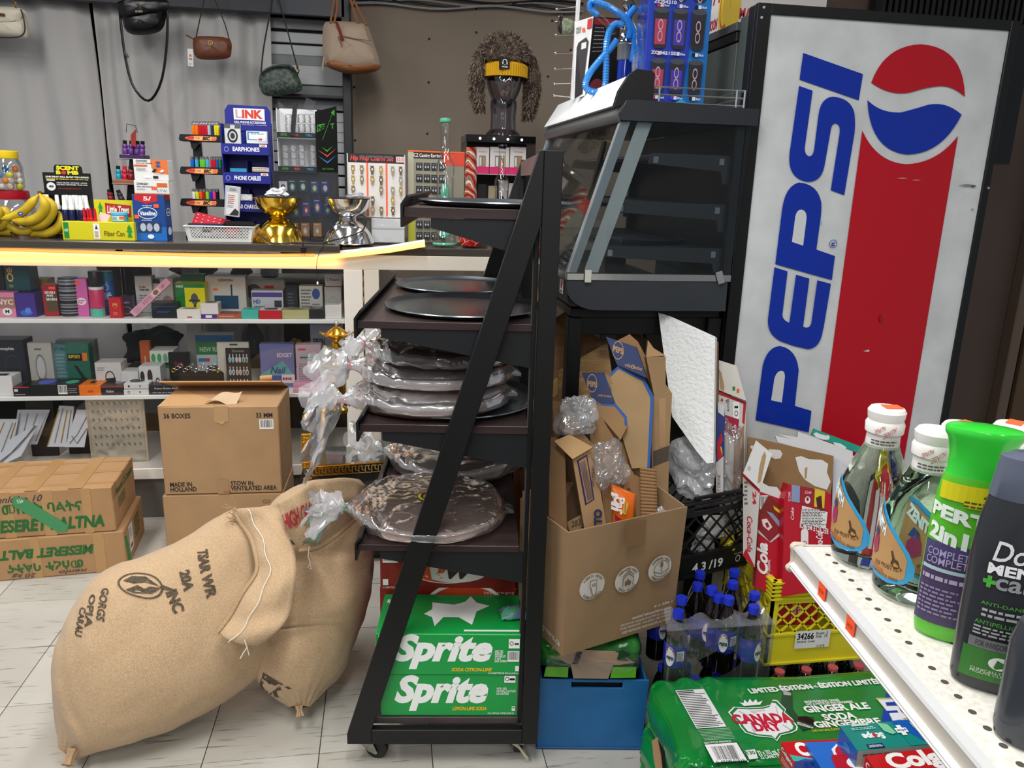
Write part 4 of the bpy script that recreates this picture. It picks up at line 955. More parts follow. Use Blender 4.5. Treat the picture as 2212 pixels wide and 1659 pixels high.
po=panel('potato_carton','flattened tall brown potato carton with a large dark barcode','cardboard',[(1237,992),(1281,966),(1288,1010),(1317,1175),(1268,1175)],pl_po,.004,CARD('b08c64'),[('p',[(1246,995),(1268,982),(1284,1079),(1264,1092)],'2a2350'),('p',[(1250,996),(1266,986),(1281,1078),(1267,1087)],'b08c64')]+[('p',[(1252+i*.62,1002+i*3.4),(1264+i*.62,995+i*3.4),(1264.3+i*.62,996.4+i*3.4),(1252.3+i*.62,1003.4+i*3.4)],'2a2350') for i in range(24)]+[('t','ATO',1280,1150,1298,1100,'232a52',{'rot':90,'b':.05}),('t','1 00 5060 16005',1275,1052,1281,1006,'3a3040',{'rot':-90})],edge=KE)
panel('top_flap',None,None,[(1197,953),(1230,938),(1281,966),(1237,992)],plane3((1197,953,2.12),(1281,966,2.11),(1237,992,2.08)),.004,CARD('c6a070'),parent=po,edge=KE)
panel('side_flap',None,None,[(1187,942),(1219,952),(1224,1148),(1186,1115)],plane3((1187,942,2.16),(1219,952,2.13),(1224,1148,2.08)),.004,KR2,parent=po,edge=KE)
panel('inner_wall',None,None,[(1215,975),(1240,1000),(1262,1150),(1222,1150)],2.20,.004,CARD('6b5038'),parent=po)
panel('cardboard_sheet','low brown cardboard scrap stamped 2835 inside the open box','cardboard',[(1225,1128),(1262,1108),(1290,1170),(1235,1172)],2.12,.004,KR,[('t','2835',1234,1136,1262,1122,'4a3a2a',{'b':.02,'sl':-8}),('t','3',1254,1150,1262,1138,'4a3a2a',{'b':.02})],edge=KE)
panel('cardboard_sheet','narrow folded cardboard strip right of the potato carton','cardboard',[(1296,1030),(1319,1052),(1334,1175),(1312,1175)],2.15,.006,CARD('9a7650'),edge=KE)
panel('cardboard_sheet','dark corrugated sheet leaning out of the box at the left','cardboard',[(1196,880),(1212,886),(1283,962),(1278,972),(1228,935),(1194,925)],plane3((1196,885,2.18),(1283,966,2.14),(1230,940,2.16)),.006,CARD('8b6a49'),edge=KE)
panel('cardboard_sheet','open brown carton flap behind the grey plastic bag','cardboard',[(1194,866),(1225,870),(1262,940),(1252,950),(1196,905)],2.22,.006,KR2,edge=KE)
for i,(dx,dz,lab) in enumerate(((0,0,'front'),(13,.03,'middle'),(26,.06,'rear'))):
 panel('cardboard_sheet',lab+' layer of the folded brown tray stack in the middle of the box','cardboard',[(1264+dx,868+dx*.0),(1285+dx,880),(1332+dx,954),(1350+dx*.9,1110),(1300+dx,1110)],2.20+dz,.005,KR if i % 2 else CARD('9c7852'),edge=KE,group='folded tray layers')
panel('cardboard_sheet','brown folded tray with a plain face above the clear bag','cardboard',[(1333,954),(1379,956),(1382,1020),(1380,1150),(1340,1150)],2.22,.006,CARD('a8835c'),edge=KE)
panel('cardboard_sheet','torn brown cardboard with a curled paper edge and stamped digits','cardboard',[(1347,1005),(1357,1002),(1370,1025),(1384,1032),(1386,1172),(1352,1172)],2.17,.006,CARD('9d7751'),[('t','60',1354,1072,1361,1055,'33291f',{'rot':90,'b':.02}),('t','3-07',1364,1082,1370,1062,'33291f',{'rot':90,'b':.02})],edge=KE)
mb=MB()
pl=(pz(1400,1070,2.16),-CF)
def corr(a,b):
 u=1382+36*a+2*b; v=1010+(5*a)+(130-5*a)*b; return onpl(u,v,pl)-CF*(.0016*sin(b*110))
tag(mb.grid(corr,4,160).build('cardboard_sheet',CARD('9b7650'),recalc=False),'bare corrugated cardboard strip at the right of the open box','cardboard').modifiers.new('s','SOLIDIFY').thickness=.003
mb=MB().grid(lambda a,b:onpl(1320+ (52-8*b)*a+6*b*(1-a)+ (0),1045+ 22*a+ (100-10*a)*b,(pz(1340,1100,2.13),-CF))-CF*(.012*sin(pi*a)*sin(pi*min(1,b*1.2))),12,16)
sb=mb.build('snack_bag',mt('f0711c',.25,coat=.4),recalc=False); tag(sb,'bright orange snack bag poking out of the open box','snack bag'); sb.modifiers.new('s','SOLIDIFY').thickness=.003
pls=(pz(1340,1100,2.13)-CF*.016,-CF)
art(sb,lambda x,y,o:onpl(x,y,pls)-CF*o,[('t','Par',1330,1112,1350,1072,'f6f0ea',{'rot':-90,'b':.04,'s':.2}),('t','Mi',1320,1105,1336,1062,'f6f0ea',{'rot':-90,'b':.04,'s':.2}),('p',[(1349,1082),(1358,1088),(1352,1112),(1344,1108)],'e8b04a'),('t','Fritolay',1348,1108,1353,1086,'5a3a20',{'rot':-90})])
panel('red_packet','dark red packet below the orange snack bag','packet',[(1328,1110),(1344,1124),(1352,1175),(1332,1175)],2.11,.004,mt('a8182c',.3),edge=mt('d8c8c8',.4))
def crumple(label,cu,cv,z,wu,wv,dm,seed,milk=.12,name='plastic_bag',m=None,amp=.03,sq=1.):
 c=pz(cu,cv,z); sx=wu/2*z/FPX; sz=wv/2*z/FPX
 def f(a,b):
  th=2*pi*a; ph=pi*(b-.5); e=.6
  sg=lambda t:math.copysign(abs(t)**e,t)
  q=V((sg(cos(th))*cos(ph)**e if cos(ph)>0 else 0,sin(th)*max(cos(ph),0),sg(sin(ph))))
  w1=noise.noise(q*1.1+V((seed,0,0))); w2=noise.noise(q*1.1+V((0,seed,5)))
  r_=noise.ridged_multi_fractal(q*1.7+V((seed,3,0)),1,2.1,3,1,2)
  k=.80+amp*8*(r_-1.0)+.32*w1
  return CR*(q.x*sx*k+sx*.3*w2)+CU*(q.z*sz*(k+.1*w2)+sz*.2*w1*q.x)+CF*(q.y*dm*k)
 o=MB().grid(f,90,60).build(name,m or film('crumple_film_%02d' % int(milk*100),milk,12,.6,gl=.8),recalc=False,loc=c)
 return tag(o,label,'plastic bag')
crumple('clear crumpled plastic bag between the potato carton and folded trays',1316,1000,2.13,82,115,.035,3,.10,amp=.022)
crumple('grey plastic bag with stamped text draped at the upper left of the box',1245,898,2.16,88,92,.04,8,.22,amp=.026)
crumple('small silvery crumpled film at the right corner of the open box',1418,1120,2.17,50,58,.02,12,.35,amp=.04)
crumple('big white translucent plastic bag under the foam board',1497,1010,2.44,118,150,.07,21,.42,amp=.02)
crumple('clear plastic bag of cutlery beside the energy drink carton',1578,985,2.44,52,170,.04,30,.08,amp=.018)
navy='1d2f5c'; bb='24539c'
t1=panel('soda_tray','larger flattened soda tray with a navy printed flap','cardboard',[(1318,806),(1336,790),(1392,818),(1412,856),(1404,1010),(1365,1012),(1340,930),(1322,860)],plane3((1330,800,2.30),(1410,860,2.27),(1404,1010,2.18)),.006,CARD('a38660'),[('p',[(1318,806),(1336,790),(1392,818),(1412,856),(1404,1010),(1398,1010),(1405,860),(1388,824),(1336,797),(1320,813)],bb)],edge=KE)
panel('printed_flap',None,None,[(1309,727),(1375,750),(1397,816),(1333,788)],plane3((1309,727,2.36),(1375,750,2.33),(1397,816,2.27)),.004,mt(navy,.6),[('o',1335,757,12,20,1.2,'b08a5c'),('t','PEPSI',1325,763,1347,750,'b08a5c',{'b':.04,'sl':8}),('t','milk⋄bottler',1350,797,1388,789,'b08a5c',{'sl':10}),('o',1367,793,4,5,1,'b08a5c')],parent=t1,edge=KE)
t2=panel('soda_tray','smaller flattened soda tray with a navy printed flap, left of the larger','cardboard',[(1284,870),(1330,874),(1352,902),(1355,922),(1340,950),(1290,890)],plane3((1284,870,2.27),(1330,874,2.25),(1352,922,2.2)),.005,CARD('9a7750'),[('p',[(1284,870),(1330,872),(1354,900),(1355,922),(1349,918),(1349,904),(1328,878),(1285,875)],bb)],edge=KE)
panel('printed_flap',None,None,[(1256,805),(1305,804),(1329,870),(1283,872)],plane3((1256,805,2.31),(1305,804,2.29),(1329,870,2.25)),.004,mt(navy,.6),[('o',1279,828,11,20,1.2,'b08a5c'),('t','PEPSI',1270,836,1290,824,'b08a5c',{'b':.04,'sl':3}),('t','milk bottler',1292,858,1322,852,'b08a5c',{'sl':3})],parent=t2,edge=KE)
panel('cardboard_sheet','brown leaf of cardboard between the two navy flaps','cardboard',[(1306,806),(1318,815),(1350,880),(1350,900),(1330,876)],2.28,.005,KR,edge=KE)
panel('cardboard_sheet','top folded edges of brown cardboard behind the large navy flap','cardboard',[(1333,736),(1360,722),(1378,738),(1396,772),(1413,850),(1398,815),(1376,750)],2.36,.008,CARD('a07b55'),edge=KE)
tc_=panel('folded_carton','tall folded brown carton with a strip of packing tape','cardboard',[(1396,771),(1438,770),(1438,830),(1452,850),(1446,965),(1443,1090),(1410,1100),(1406,900),(1413,855)],2.28,.035,CARD('a1835e'),[('r',1424,965,1438,860,mt('a8845a',.3)),('p',[(1411,975),(1446,962),(1444,995),(1411,1008)],'4c4238')],edge=KE)
panel('inner_layer',None,None,[(1400,735),(1412,752),(1438,768),(1396,771)],2.31,.02,CARD('b9956c'),parent=tc_,edge=KE)
mf=mt('eef0f0',.8,bump=1.6,sc_=90)
sf=panel('foam_board','white pebbled styrofoam board leaning against the table','foam board',[(1422,675),(1450,684),(1545,727),(1541,1000),(1527,1001),(1505,975),(1480,940),(1452,900)],plane3((1422,675,2.49),(1545,727,2.38),(1540,1000,2.30)),.018,mf)
panel('board_edge',None,None,[(1545,727),(1549,730),(1545,1000),(1541,1000)],plane3((1545,727,2.38),(1549,730,2.42),(1545,1000,2.33)),.002,mf,parent=sf)
panel('cardboard_sheet','thin brown cardboard edge directly behind the foam board','cardboard',[(1547,735),(1552,740),(1552,990),(1544,990)],2.44,.006,KR2,edge=KE)
ec=panel('energy_drink_carton','flattened blue and white energy drink carton beside the foam board','cardboard',[(1550,868),(1565,878),(1566,905),(1563,1062),(1548,1066),(1546,960)],2.42,.006,mt('1f3480',.4),[('p',[(1550,868),(1565,878),(1564,900),(1551,890)],'d8dadc'),('e',1556,978,4.5,14,'e8b83a'),('p',[(1549,955),(1558,935),(1561,950),(1555,965),(1560,985),(1553,1005),(1549,985)],'c8202c'),('p',[(1546,1000),(1563,985),(1562,1062),(1547,1066)],'d4d0cc'),('t','Y DRINK',1549,1062,1556,1024,'5a4a40',{'rot':90})],edge=KE)
wc=panel('soda_case','standing white and red soda bottle case with an open lid','soda carton',[(1552,845),(1612,868),(1607,1060),(1555,1060)],2.46,.05,mt('d3d0cc',.5),[('p',[(1552,845),(1612,868),(1611,874),(1552,852)],'b8202c'),('p',[(1606,868),(1612,868),(1608,918),(1603,912)],'b8202c'),('t','4',1556,868,1562,860,'b8202c',{'b':.05}),('t','mL',1566,870,1571,862,'333333',{'rot':90}),('t','BOTTLES',1571,888,1575,862,'333333',{'rot':90}),('r',1583,905,1597,868,'f2f2f0'),('o',1590,893,4,6,1.2,'111111'),('r',1586,882,1594,877,'111111'),('p',[(1566,896),(1596,906),(1592,950),(1564,930)],'a81c3c'),('t','Mc9',1572,930,1590,915,'e8d8d8',{'sl':6}),('p',[(1586,940),(1607,918),(1605,1060),(1583,1060)],'a8825a')],edge=KE)
panel('lid_flap',None,None,[(1553,778),(1591,790),(1612,866),(1553,843)],plane3((1553,778,2.49),(1591,790,2.48),(1612,866,2.44)),.005,mt('cfcac2',.6),[('r',1582,844,1588,835,'3a7a2c'),('r',1591,849,1597,840,'d8641c'),('p',[(1553,798),(1558,805),(1565,835),(1563,848),(1556,840)],'a88a64')],parent=wc,edge=KE)
wd=mt('c09660',.5,kind='wood',var=.35,sc_=5,dark='94703e'); wdd=mt('8a6438',.6,kind='wood',var=.3,sc_=5)
wb2=thing('wooden_crate','pale oak wooden boards standing under the steel table','wood boards',pz(1300,800,2.75))
panel('board',None,None,[(1206,800),(1312,740),(1330,860),(1206,865)],2.60,.02,wd,parent=wb2,edge=wdd)
panel('board',None,None,[(1240,722),(1312,690),(1384,725),(1390,760),(1312,742),(1240,780)],2.72,.02,wdd,parent=wb2)
panel('board',None,None,[(1180,700),(1240,660),(1240,900),(1160,1000)],2.95,.02,mt('7d5a34',.6,kind='wood',var=.3,sc_=4),parent=wb2)
panel('board',None,None,[(1130,860),(1206,815),(1206,850),(1130,905)],2.80,.02,wd,parent=wb2)
panel('board',None,None,[(1128,930),(1195,900),(1200,1100),(1135,1100)],2.62,.02,mt('86613a',.6,kind='wood',var=.3,sc_=4),parent=wb2)
panel('cardboard_carton','brown carton glimpsed behind the rack upright, near the warmer','box',[(1134,585),(1166,600),(1166,665),(1134,640)],2.9,.03,CARD('a17644'),[('r',1136,620,1146,606,'b02a2a')])
panel('red_carton','red printed carton in the shadow under the table','box',[(1375,685),(1412,685),(1412,740),(1390,730)],2.9,.02,mt('7c1f22',.6))
gx_=thing('carton_stack','brown open cartons between the rack and the open box, plain side print','box',pz(1140,1100,2.6))
panel('carton_panel',None,None,[(1108,992),(1140,985),(1165,1010),(1165,1400),(1112,1330)],2.72,.02,CARD('a07a54'),[('t','2',1120,1015,1126,1008,'3a2c20'),('t','ETHS',1118,1250,1128,1160,'6a5440',{'rot':90,'b':.03})],parent=gx_,edge=KE)
panel('carton_panel',None,None,[(1125,1000),(1141,1000),(1141,1080),(1126,1060)],2.68,.01,KR2,parent=gx_,edge=KE)
# ================= crates =================
def crate(name,label,P,yaw,w_,d_,h_,m,band0,band1,rims=1,hand=None,group=None,front_art=None,nlat=6):
 t=thing(name,label,'crate',P,yaw,group); th=.008
 def side(w__,M_,nm,hand=None):
  mb=MB(); mb.M=M_
  mb.box(0,w__,0,th,0,band0); mb.box(0,.022,0,th,band0,band1); mb.box(w__-.022,w__,0,th,band0,band1)
  if hand:
   a,b,z0,z1=hand; mb.box(0,a,0,th,band1,h_); mb.box(b,w__,0,th,band1,h_); mb.box(a,b,0,th,band1,z0); mb.box(a,b,0,th,z1,h_)
  else:mb.box(0,w__,0,th,band1,h_)
  for k in range(rims):z=h_-.006-k*.013; mb.box(-.008,w__+.008,-.010,0,z-.003,z+.003)
  mb.box(-.004,w__+.004,-.006,0,0,.006); mb.box(-.004,w__+.004,-.005,0,band0-.006,band0)
  hb_=band1-band0; st=hb_*1.0; x=-hb_
  L=[]
  while x<w__:
   for s in (0,1):
    xa,za,xb,zb=(x,band0,x+hb_,band1) if not s else (x,band1,x+hb_,band0)
    if xb <= .02 or xa >= w__-.02:continue
    if xa<.02:f=(.02-xa)/(xb-xa); za=za+(zb-za)*f; xa=.02
    if xb>w__-.02:f=(w__-.02-xa)/(xb-xa); zb=za+(zb-za)*f; xb=w__-.02
    if xb-xa>.004:mb.bar((xa,th/2,za),(xb,th/2,zb),.005,th*.7)
   x+=hb_/2.2
  for k in range(3):x=w__*(k+.5)/3
  return mb.build(nm,m,parent=t,smooth=False)
 side(w_,Matrix.Identity(4),'side_wall',hand)
 side(w_,Matrix.Translation((w_,d_,0)) @ Matrix.Rotation(pi,4,'Z'),'side_wall')
 side(d_,Matrix.Translation((0,d_,0)) @ Matrix.Rotation(-pi/2,4,'Z'),'side_wall')
 side(d_,Matrix.Translation((w_,0,0)) @ Matrix.Rotation(pi/2,4,'Z'),'side_wall')
 MB().box(.004,w_-.004,.004,d_-.004,0,.006).build('floor_plate',m,parent=t)
 if front_art:art(t,lambda x,y,o:(x*w_,-.0068-o,y*h_),front_art)
 return t
BK=mt('17181a',.42,bump=.05)
KP=pY(1612,1218,2.10); kyaw=rad(17); kw=.33
KP0=KP-V((cos(kyaw)*kw,sin(kyaw)*kw,0)); kh=zat(KP,1058,0)-KP.z
crate('milk_crate','black milk crate with white stencilled numbers holding packaging waste',KP0,kyaw,kw,.27,kh,BK,.075,.20,2,(.10,.30,.215,.262),front_art=[('t','4 3 /19',.32,.07,.68,.19,'e8e8e6',{'b':.03}),('o',.86,.13,.028,.045,.006,'e8e8e6'),('t','NO STEP',.81,.19,.91,.21,'c8c8c6')])
S0=pz(1560,1160,2.27)
for i,(u,v,w2,h2,c,lab) in enumerate(((1540,1140,60,60,'c9c8c4','pale'),(1572,1170,34,50,'d8c22c','yellow'),(1520,1180,50,50,'b9bcc0','grey'))):
 crumple(lab+' crumpled wrapper seen through the black crate lattice',u,v,2.46,w2,h2,.04,40+i,.5,'wrapper',mt(c,.3),amp=.03)
YC=1.93; x0,x1=at(1651,YC,.12),at(1857,YC,.12)
YM=mt('e6da2a',.4,bump=.03)
crate('milk_crate','yellow milk crate, topmost rims nested, white route sticker in front',V((x0,YC,.122)),0,x1-x0,.33,.285,YM,.105,.205,5,front_art=[('r',.27,.19,.63,.40,'eceeee'),('t','34266',.29,.295,.46,.375,'111111',{'b':.03}),('t','Route:  5\nStop:  19',.48,.30,.60,.38,'222222'),('t','04/26/26  Cooler',.29,.26,.48,.285,'222222'),('t','2 of 8',.50,.20,.58,.225,'222222')],nlat=6)
panel('soda_carton','red soda carton seen through the yellow crate lattice','soda carton',[(1675,1290),(1720,1275),(1768,1305),(1765,1350),(1675,1350)],2.44,.03,mt('b5152a',.4),[('t','Coke tastes',1709,1340,1720,1278,'f0e4e4',{'rot':90}),('t','tastes',1722,1330,1730,1292,'f0e4e4',{'rot':90})])
# ================= bottle packs =================
dk=mt('0e0706',.06,coat=1.); cpb=mt('1f33c4',.35); lbl=mt('2331a0',.3)
def soda_bottle():
 t=thing('soda_bottle','blue-capped cola bottle standing in the shrink wrapped pack','bottle',(0,0,0),0,'blue capped cola bottles')
 MB().lathe([(0,0),(.026,0),(.031,.006),(.031,.06),(.0285,.075),(.0285,.12),(.031,.135),(.030,.150),(.022,.178),(.0125,.200),(.0115,.212),(.0,.212)],18).build('bottle_body',dk,parent=t)
 MB().lathe([(.0145,.208),(.0155,.209),(.0155,.225),(.0145,.229),(0,.229)],16).build('bottle_cap',cpb,parent=t)
 MB().lathe([(.0308,.070),(.0315,.075),(.0318,.136),(.0314,.138)],18).build('label',lbl,parent=t)
 art(t,cylmap(.0325,.064,-40,60,.072),[('e',.3,.5,.22,.45,'f2f2f2'),('p',[(.09,.55),(.15,.82),(.3,.93),(.45,.82),(.51,.55)],'c8202c'),('t','PEPSI',.12,.36,.48,.52,'1a1a40',{'b':.05}),('r',.62,.35,.98,.8,'e8e8e8'),('l',.64,.38,.96,.76,'333333',4)],'label_print')
 return t
sb0=soda_bottle(); zb0=.195
pb0=pz(1468,1345,2.12); n=0
for j,(row,z_) in enumerate((((1468,1548,1628),2.12),((1487,1567),2.16),((1505,1550,1607),2.19),((1482,1534,1585),2.26))):
 pass
YQ=1.775
X0=at(1466,YQ,.42); X1=at(1629,YQ,.42); dxb=(X1-X0)/2
for j in range(4):
 for i in range(3):
  if (j,i) == (0,1):continue
  o=sb0 if n == 0 else copy_tree(sb0); n+=1
  o['label']='blue-capped cola bottle, '+('left','middle','right')[i]+' of the '+('front','second','third','back')[j]+' row in the wrapped pack'; o.location=(X0+dxb*i+(.035 if j % 2 else 0)+(.0),YQ+.067*j,zb0-.0); o.rotation_euler=(0,0,rad((-35,10,30)[i]+j*25))
for i,u in enumerate((1551,1570)):
 o=copy_tree(sb0); o['label']=('left','right')[i]+' of the two raised cola bottles in the middle of the wrapped pack'; o.location=(at(u,YQ+.04,.42),YQ+.030+.055*(1-i),zb0+.014); o.rotation_euler=(0,0,rad(-20))
XC=(X0+X1)/2
def wrap(a,b):
 x=(a-.5)*2; hw_=dxb+.048
 px_=hw_*math.copysign(min(abs(x)*1.0,1),x); zz=.235-.0*abs(x)-.06*max(0,abs(x)-.75)*4
 return (px_,0,zz)
fw=film('pack_film',.03,9,.5,gl=.55)
hw_=dxb+.045
def pf(a,b):
 x=(a-.5)*2*hw_; z=b*.205; k=.012*sin(a*pi*3)**2+.010*sin(b*3); return (x,-.045+k*.4+.006*noise.noise(V((a*6,b*6,2))),z)
mb=MB()
R_=40
for i in range(R_):
 for j in range(8):
  q=[]
  for (ii,jj) in ((i,j),(i+1,j),(i+1,j+1),(i,j+1)):
   th=2*pi*ii/R_; ox,oz=cos(th),sin(th); s=1/max(abs(ox),abs(oz)); ex,ez=.45*ox,.40*oz-.25; f=jj/8
   X=(ox*s)*(1-f)+ex*f; Z=(oz*s)*(1-f)+ez*f
   q.append((X*hw_,-.042+.010*sin(X*5)*f+.004*noise.noise(V((X*4,Z*4,1))),.11+Z*.105))
  mb.face(q)
sw_=thing('shrink_wrap','clear shrink wrap stretched around the cola bottle pack','shrink wrap',(XC,YQ,zb0))
mb.build('front_film',fw,parent=sw_,recalc=False)
mb=MB().grid(lambda a,b:(( a-.5)*2*hw_,-.042+.30*b,.215-.025*(1-b)-.05*sin(pi*b)*(abs(a-.5)<.32)+.008*noise.noise(V((a*7,b*7,3)))-.03*abs(a-.5)**4*16) if True else 0,24,10)
for s in (1,):MB().grid(lambda a,b,s=s:(s*hw_,-.042+.30*a,b*(.19)+.004*sin(a*20)),16,8).build('side_film',fw,parent=sw_,recalc=False)
mb=MB(); mb.grid(lambda a,b:((a-.5)*2*hw_*(1-.1*b),-.042+.075*b,.215-.02*(1-b)-.03*(1-(2*a-1)**2)*b+.012*sin(a*20)*b),40,6); mb.build('collar_film',film('collar',.12,12,.6,gl=.6),parent=sw_,recalc=False)
def rowpack(label,x0_,x1_,y0_,nx,ny,z0_,cap,grp,hscale=1.):
 pr=None
 for i in range(nx):
  for j in range(ny):
   if pr is None:
    pr=thing('soda_bottle',label,'bottle',(0,0,0),0,grp)
    MB().lathe([(0,0),(.027,0),(.031,.006),(.031,.12*hscale),(.022,.165*hscale),(.0125,.19*hscale),(0,.19*hscale)],12).build('bottle_body',dk,parent=pr)
    MB().lathe([(.015,.19*hscale),(.0155,.207*hscale),(0,.21*hscale)],12).build('bottle_cap',mt(cap,.4),parent=pr); o=pr
   else:o=copy_tree(pr)
   o.location=(x0_+(x1_-x0_)*i/max(nx-1,1),y0_+.066*j,z0_); o['label']=label+', %s in the %s row' % (('first','second','third','fourth')[i],('front','second')[j])
rowpack('blue-capped bottle of the lower pack, under the wrapped cola pack',X0+.01,X1+.0,YQ+.03,4,2,.002,'1f33c4','bottles of the lower cola pack',.90)
rowpack('pink-capped bottle under the yellow crate',x0+.035,x1-.02,1.90,4,2,-.0,'c2545c','pink capped bottles under the yellow crate',.58)
# ================= soda cartons and white sheets in the yellow crate =================
RD=mt('b9142a',.35)
cc=panel('soda_carton','red soda carton with a side label of cans, left in the yellow crate','soda carton',[(1642,1058),(1690,1076),(1694,1090),(1690,1290),(1632,1270)],2.34,.03,RD,[('p',[(1642,1040),(1660,1050),(1678,1052),(1692,1070),(1692,1080),(1642,1062)],'d8d8d6'),('b',1641,1100,1660,1070),('p',[(1660,1070),(1690,1095),(1688,1140),(1640,1105)],'7c2418'),('p',[(1640,1108),(1668,1118),(1686,1145),(1662,1170),(1636,1140)],'8e2028'),('p',[(1645,1122),(1656,1120),(1668,1138),(1660,1146),(1648,1136)],'e8d8d8'),('p',[(1652,1130),(1658,1128),(1662,1138),(1656,1140)],'8e1a24'),('p',[(1655,1104),(1668,1108),(1686,1128),(1684,1140)],'8a94b0'),('p',[(1670,1092),(1688,1105),(1688,1112),(1672,1100)],'e2c02c'),('p',[(1636,1142),(1662,1170),(1688,1146),(1688,1154),(1664,1172),(1636,1150)],'c8c8c8'),('t','Cola',1634,1240,1658,1172,'f2f0ee',{'rot':90,'s':.4,'b':.04}),('t','GOÛT ORIGINAL',1656,1252,1663,1208,'f2f0ee',{'rot':90})])
panel('side_strip',None,None,[(1605,1022),(1642,1058),(1630,1225),(1605,1200)],plane3((1605,1022,2.40),(1642,1058,2.34),(1630,1225,2.30)),.004,mt('cfc9c4',.45),[('p',[(1605,1022),(1642,1058),(1641,1066),(1605,1030)],'b9142a'),('l',1608,1092,1616,1038,'666666',6),('t','24',1626,1090,1634,1062,'b9142a',{'rot':-90,'b':.04}),('t','Coca-Cola',1614,1192,1626,1115,'b9142a',{'rot':-90,'s':.4,'b':.02}),('p',[(1605,1200),(1612,1185),(1630,1222),(1629,1226)],'b9142a')],parent=cc,edge=KE)
panel('top_flap',None,None,[(1633,951),(1668,980),(1642,1058),(1605,1022)],plane3((1633,951,2.37),(1668,980,2.36),(1642,1058,2.34)),.003,mt('d6d6d4',.5),[('p',[(1652,975),(1655,985),(1644,1040),(1636,1045),(1640,1010),(1646,985)],'a98c66'),('o',1618,1012,3,4,1,'a83a3a')],parent=cc,edge=KE)
pr2=panel('soda_carton','red soda carton with upside-down recycle text and a picture of cans','soda carton',[(1704,1046),(1712,1050),(1786,1062),(1794,1068),(1797,1105),(1790,1270),(1690,1290),(1694,1078)],2.30,.05,RD,[('p',[(1710,1047),(1782,1062),(1780,1098),(1709,1084)],'6b2a2a'),('p',[(1710,1047),(1728,1050),(1727,1086),(1709,1083)],'8c97bc'),('p',[(1729,1050),(1758,1055),(1757,1095),(1727,1088)],'9c1e2c'),('p',[(1760,1055),(1782,1062),(1780,1098),(1758,1094)],'dcc030'),('p',[(1762,1075),(1774,1070),(1776,1098),(1765,1096)],'4a2020'),('e',1744,1080,6,8,'e8dcdc'),('e',1744,1078,2.5,4,'7c1824'),('t','Cola',1738,1066,1752,1060,'f0e0e0',{'s':.3}),('t','12 CANS',1702,1082,1707,1062,'f0e4e4',{'rot':90}),('p',[(1732,1092),(1787,1106),(1783,1142),(1728,1128)],'e6e4e2'),('l',1732,1138,1784,1098,'444444',12),('t','RECYCLE ME/MOI',1727,1147,1788,1134,'f2eeee',{'rot':180,'b':.02,'sl':14}),('t','Coke',1707,1122,1714,1096,'f0e4e4',{'rot':90,'s':.3}),('e',1737,1150,8,9,'e8e4e4'),('r',1729,1172,1745,1150,'e8e4e4'),('e',1737,1173,8,9,'e8e4e4'),('o',1737,1174,5.5,6,1.6,'b9142a'),('t','Coca-Cola',1761,1184,1776,1148,'f2eeee',{'rot':90,'s':.4,'b':.02})])
bs=panel('brown_carton_sheet','large brown sheet with torn white paper patches behind the red cartons','cardboard',[(1616,944),(1640,948),(1801,985),(1798,1040),(1790,1100),(1612,1090)],2.43,.006,CARD('97754f'),[('p',[(1718,988),(1730,985),(1748,992),(1775,993),(1789,1002),(1786,1020),(1794,1040),(1786,1058),(1760,1050),(1738,1036),(1726,1018)],'e4e4e2'),('p',[(1660,970),(1685,972),(1690,980),(1686,990),(1674,992),(1662,985)],'d8d6d2'),('p',[(1738,1012),(1744,1008),(1742,1032),(1738,1036)],'b0905f'),('p',[(1621,963),(1630,962),(1628,972),(1621,968)],'e0dedc')],edge=KE)
for i,(pts,z_,lab) in enumerate((([(1674,941),(1815,972),(1842,984),(1842,1010),(1801,990),(1680,955)],2.20,'front'),([(1680,938),(1722,944),(1845,985),(1845,1120),(1800,1110),(1800,985)],2.23,'second'),([(1723,932),(1842,975),(1842,998),(1722,950)],2.26,'upper'))):
 panel('white_sheet',lab+' white cardboard sheet fanned out behind the torn brown sheet','cardboard',pts,z_+.25,.005,mt('dfe0e2',.5),edge=mt('6b5645',.8))
panel('white_sheet','tall white cardboard behind the glass bottle','cardboard',[(1800,990),(1845,1000),(1850,1180),(1795,1180)],2.45,.006,mt('d2d4da',.5),edge=KE)
panel('teal_carton','teal green carton flap with white print above the white sheets','cardboard',[(1758,926),(1860,965),(1852,978),(1752,940)],2.53,.006,mt('19a08a',.45),[('p',[(1757,936),(1764,934),(1772,938),(1782,940),(1790,950),(1778,950),(1762,944)],'e4efee'),('p',[(1800,955),(1815,958),(1828,966),(1826,970),(1802,960)],'e4efee'),('e',1787,945,5,5,'e4efee')],edge=KE)
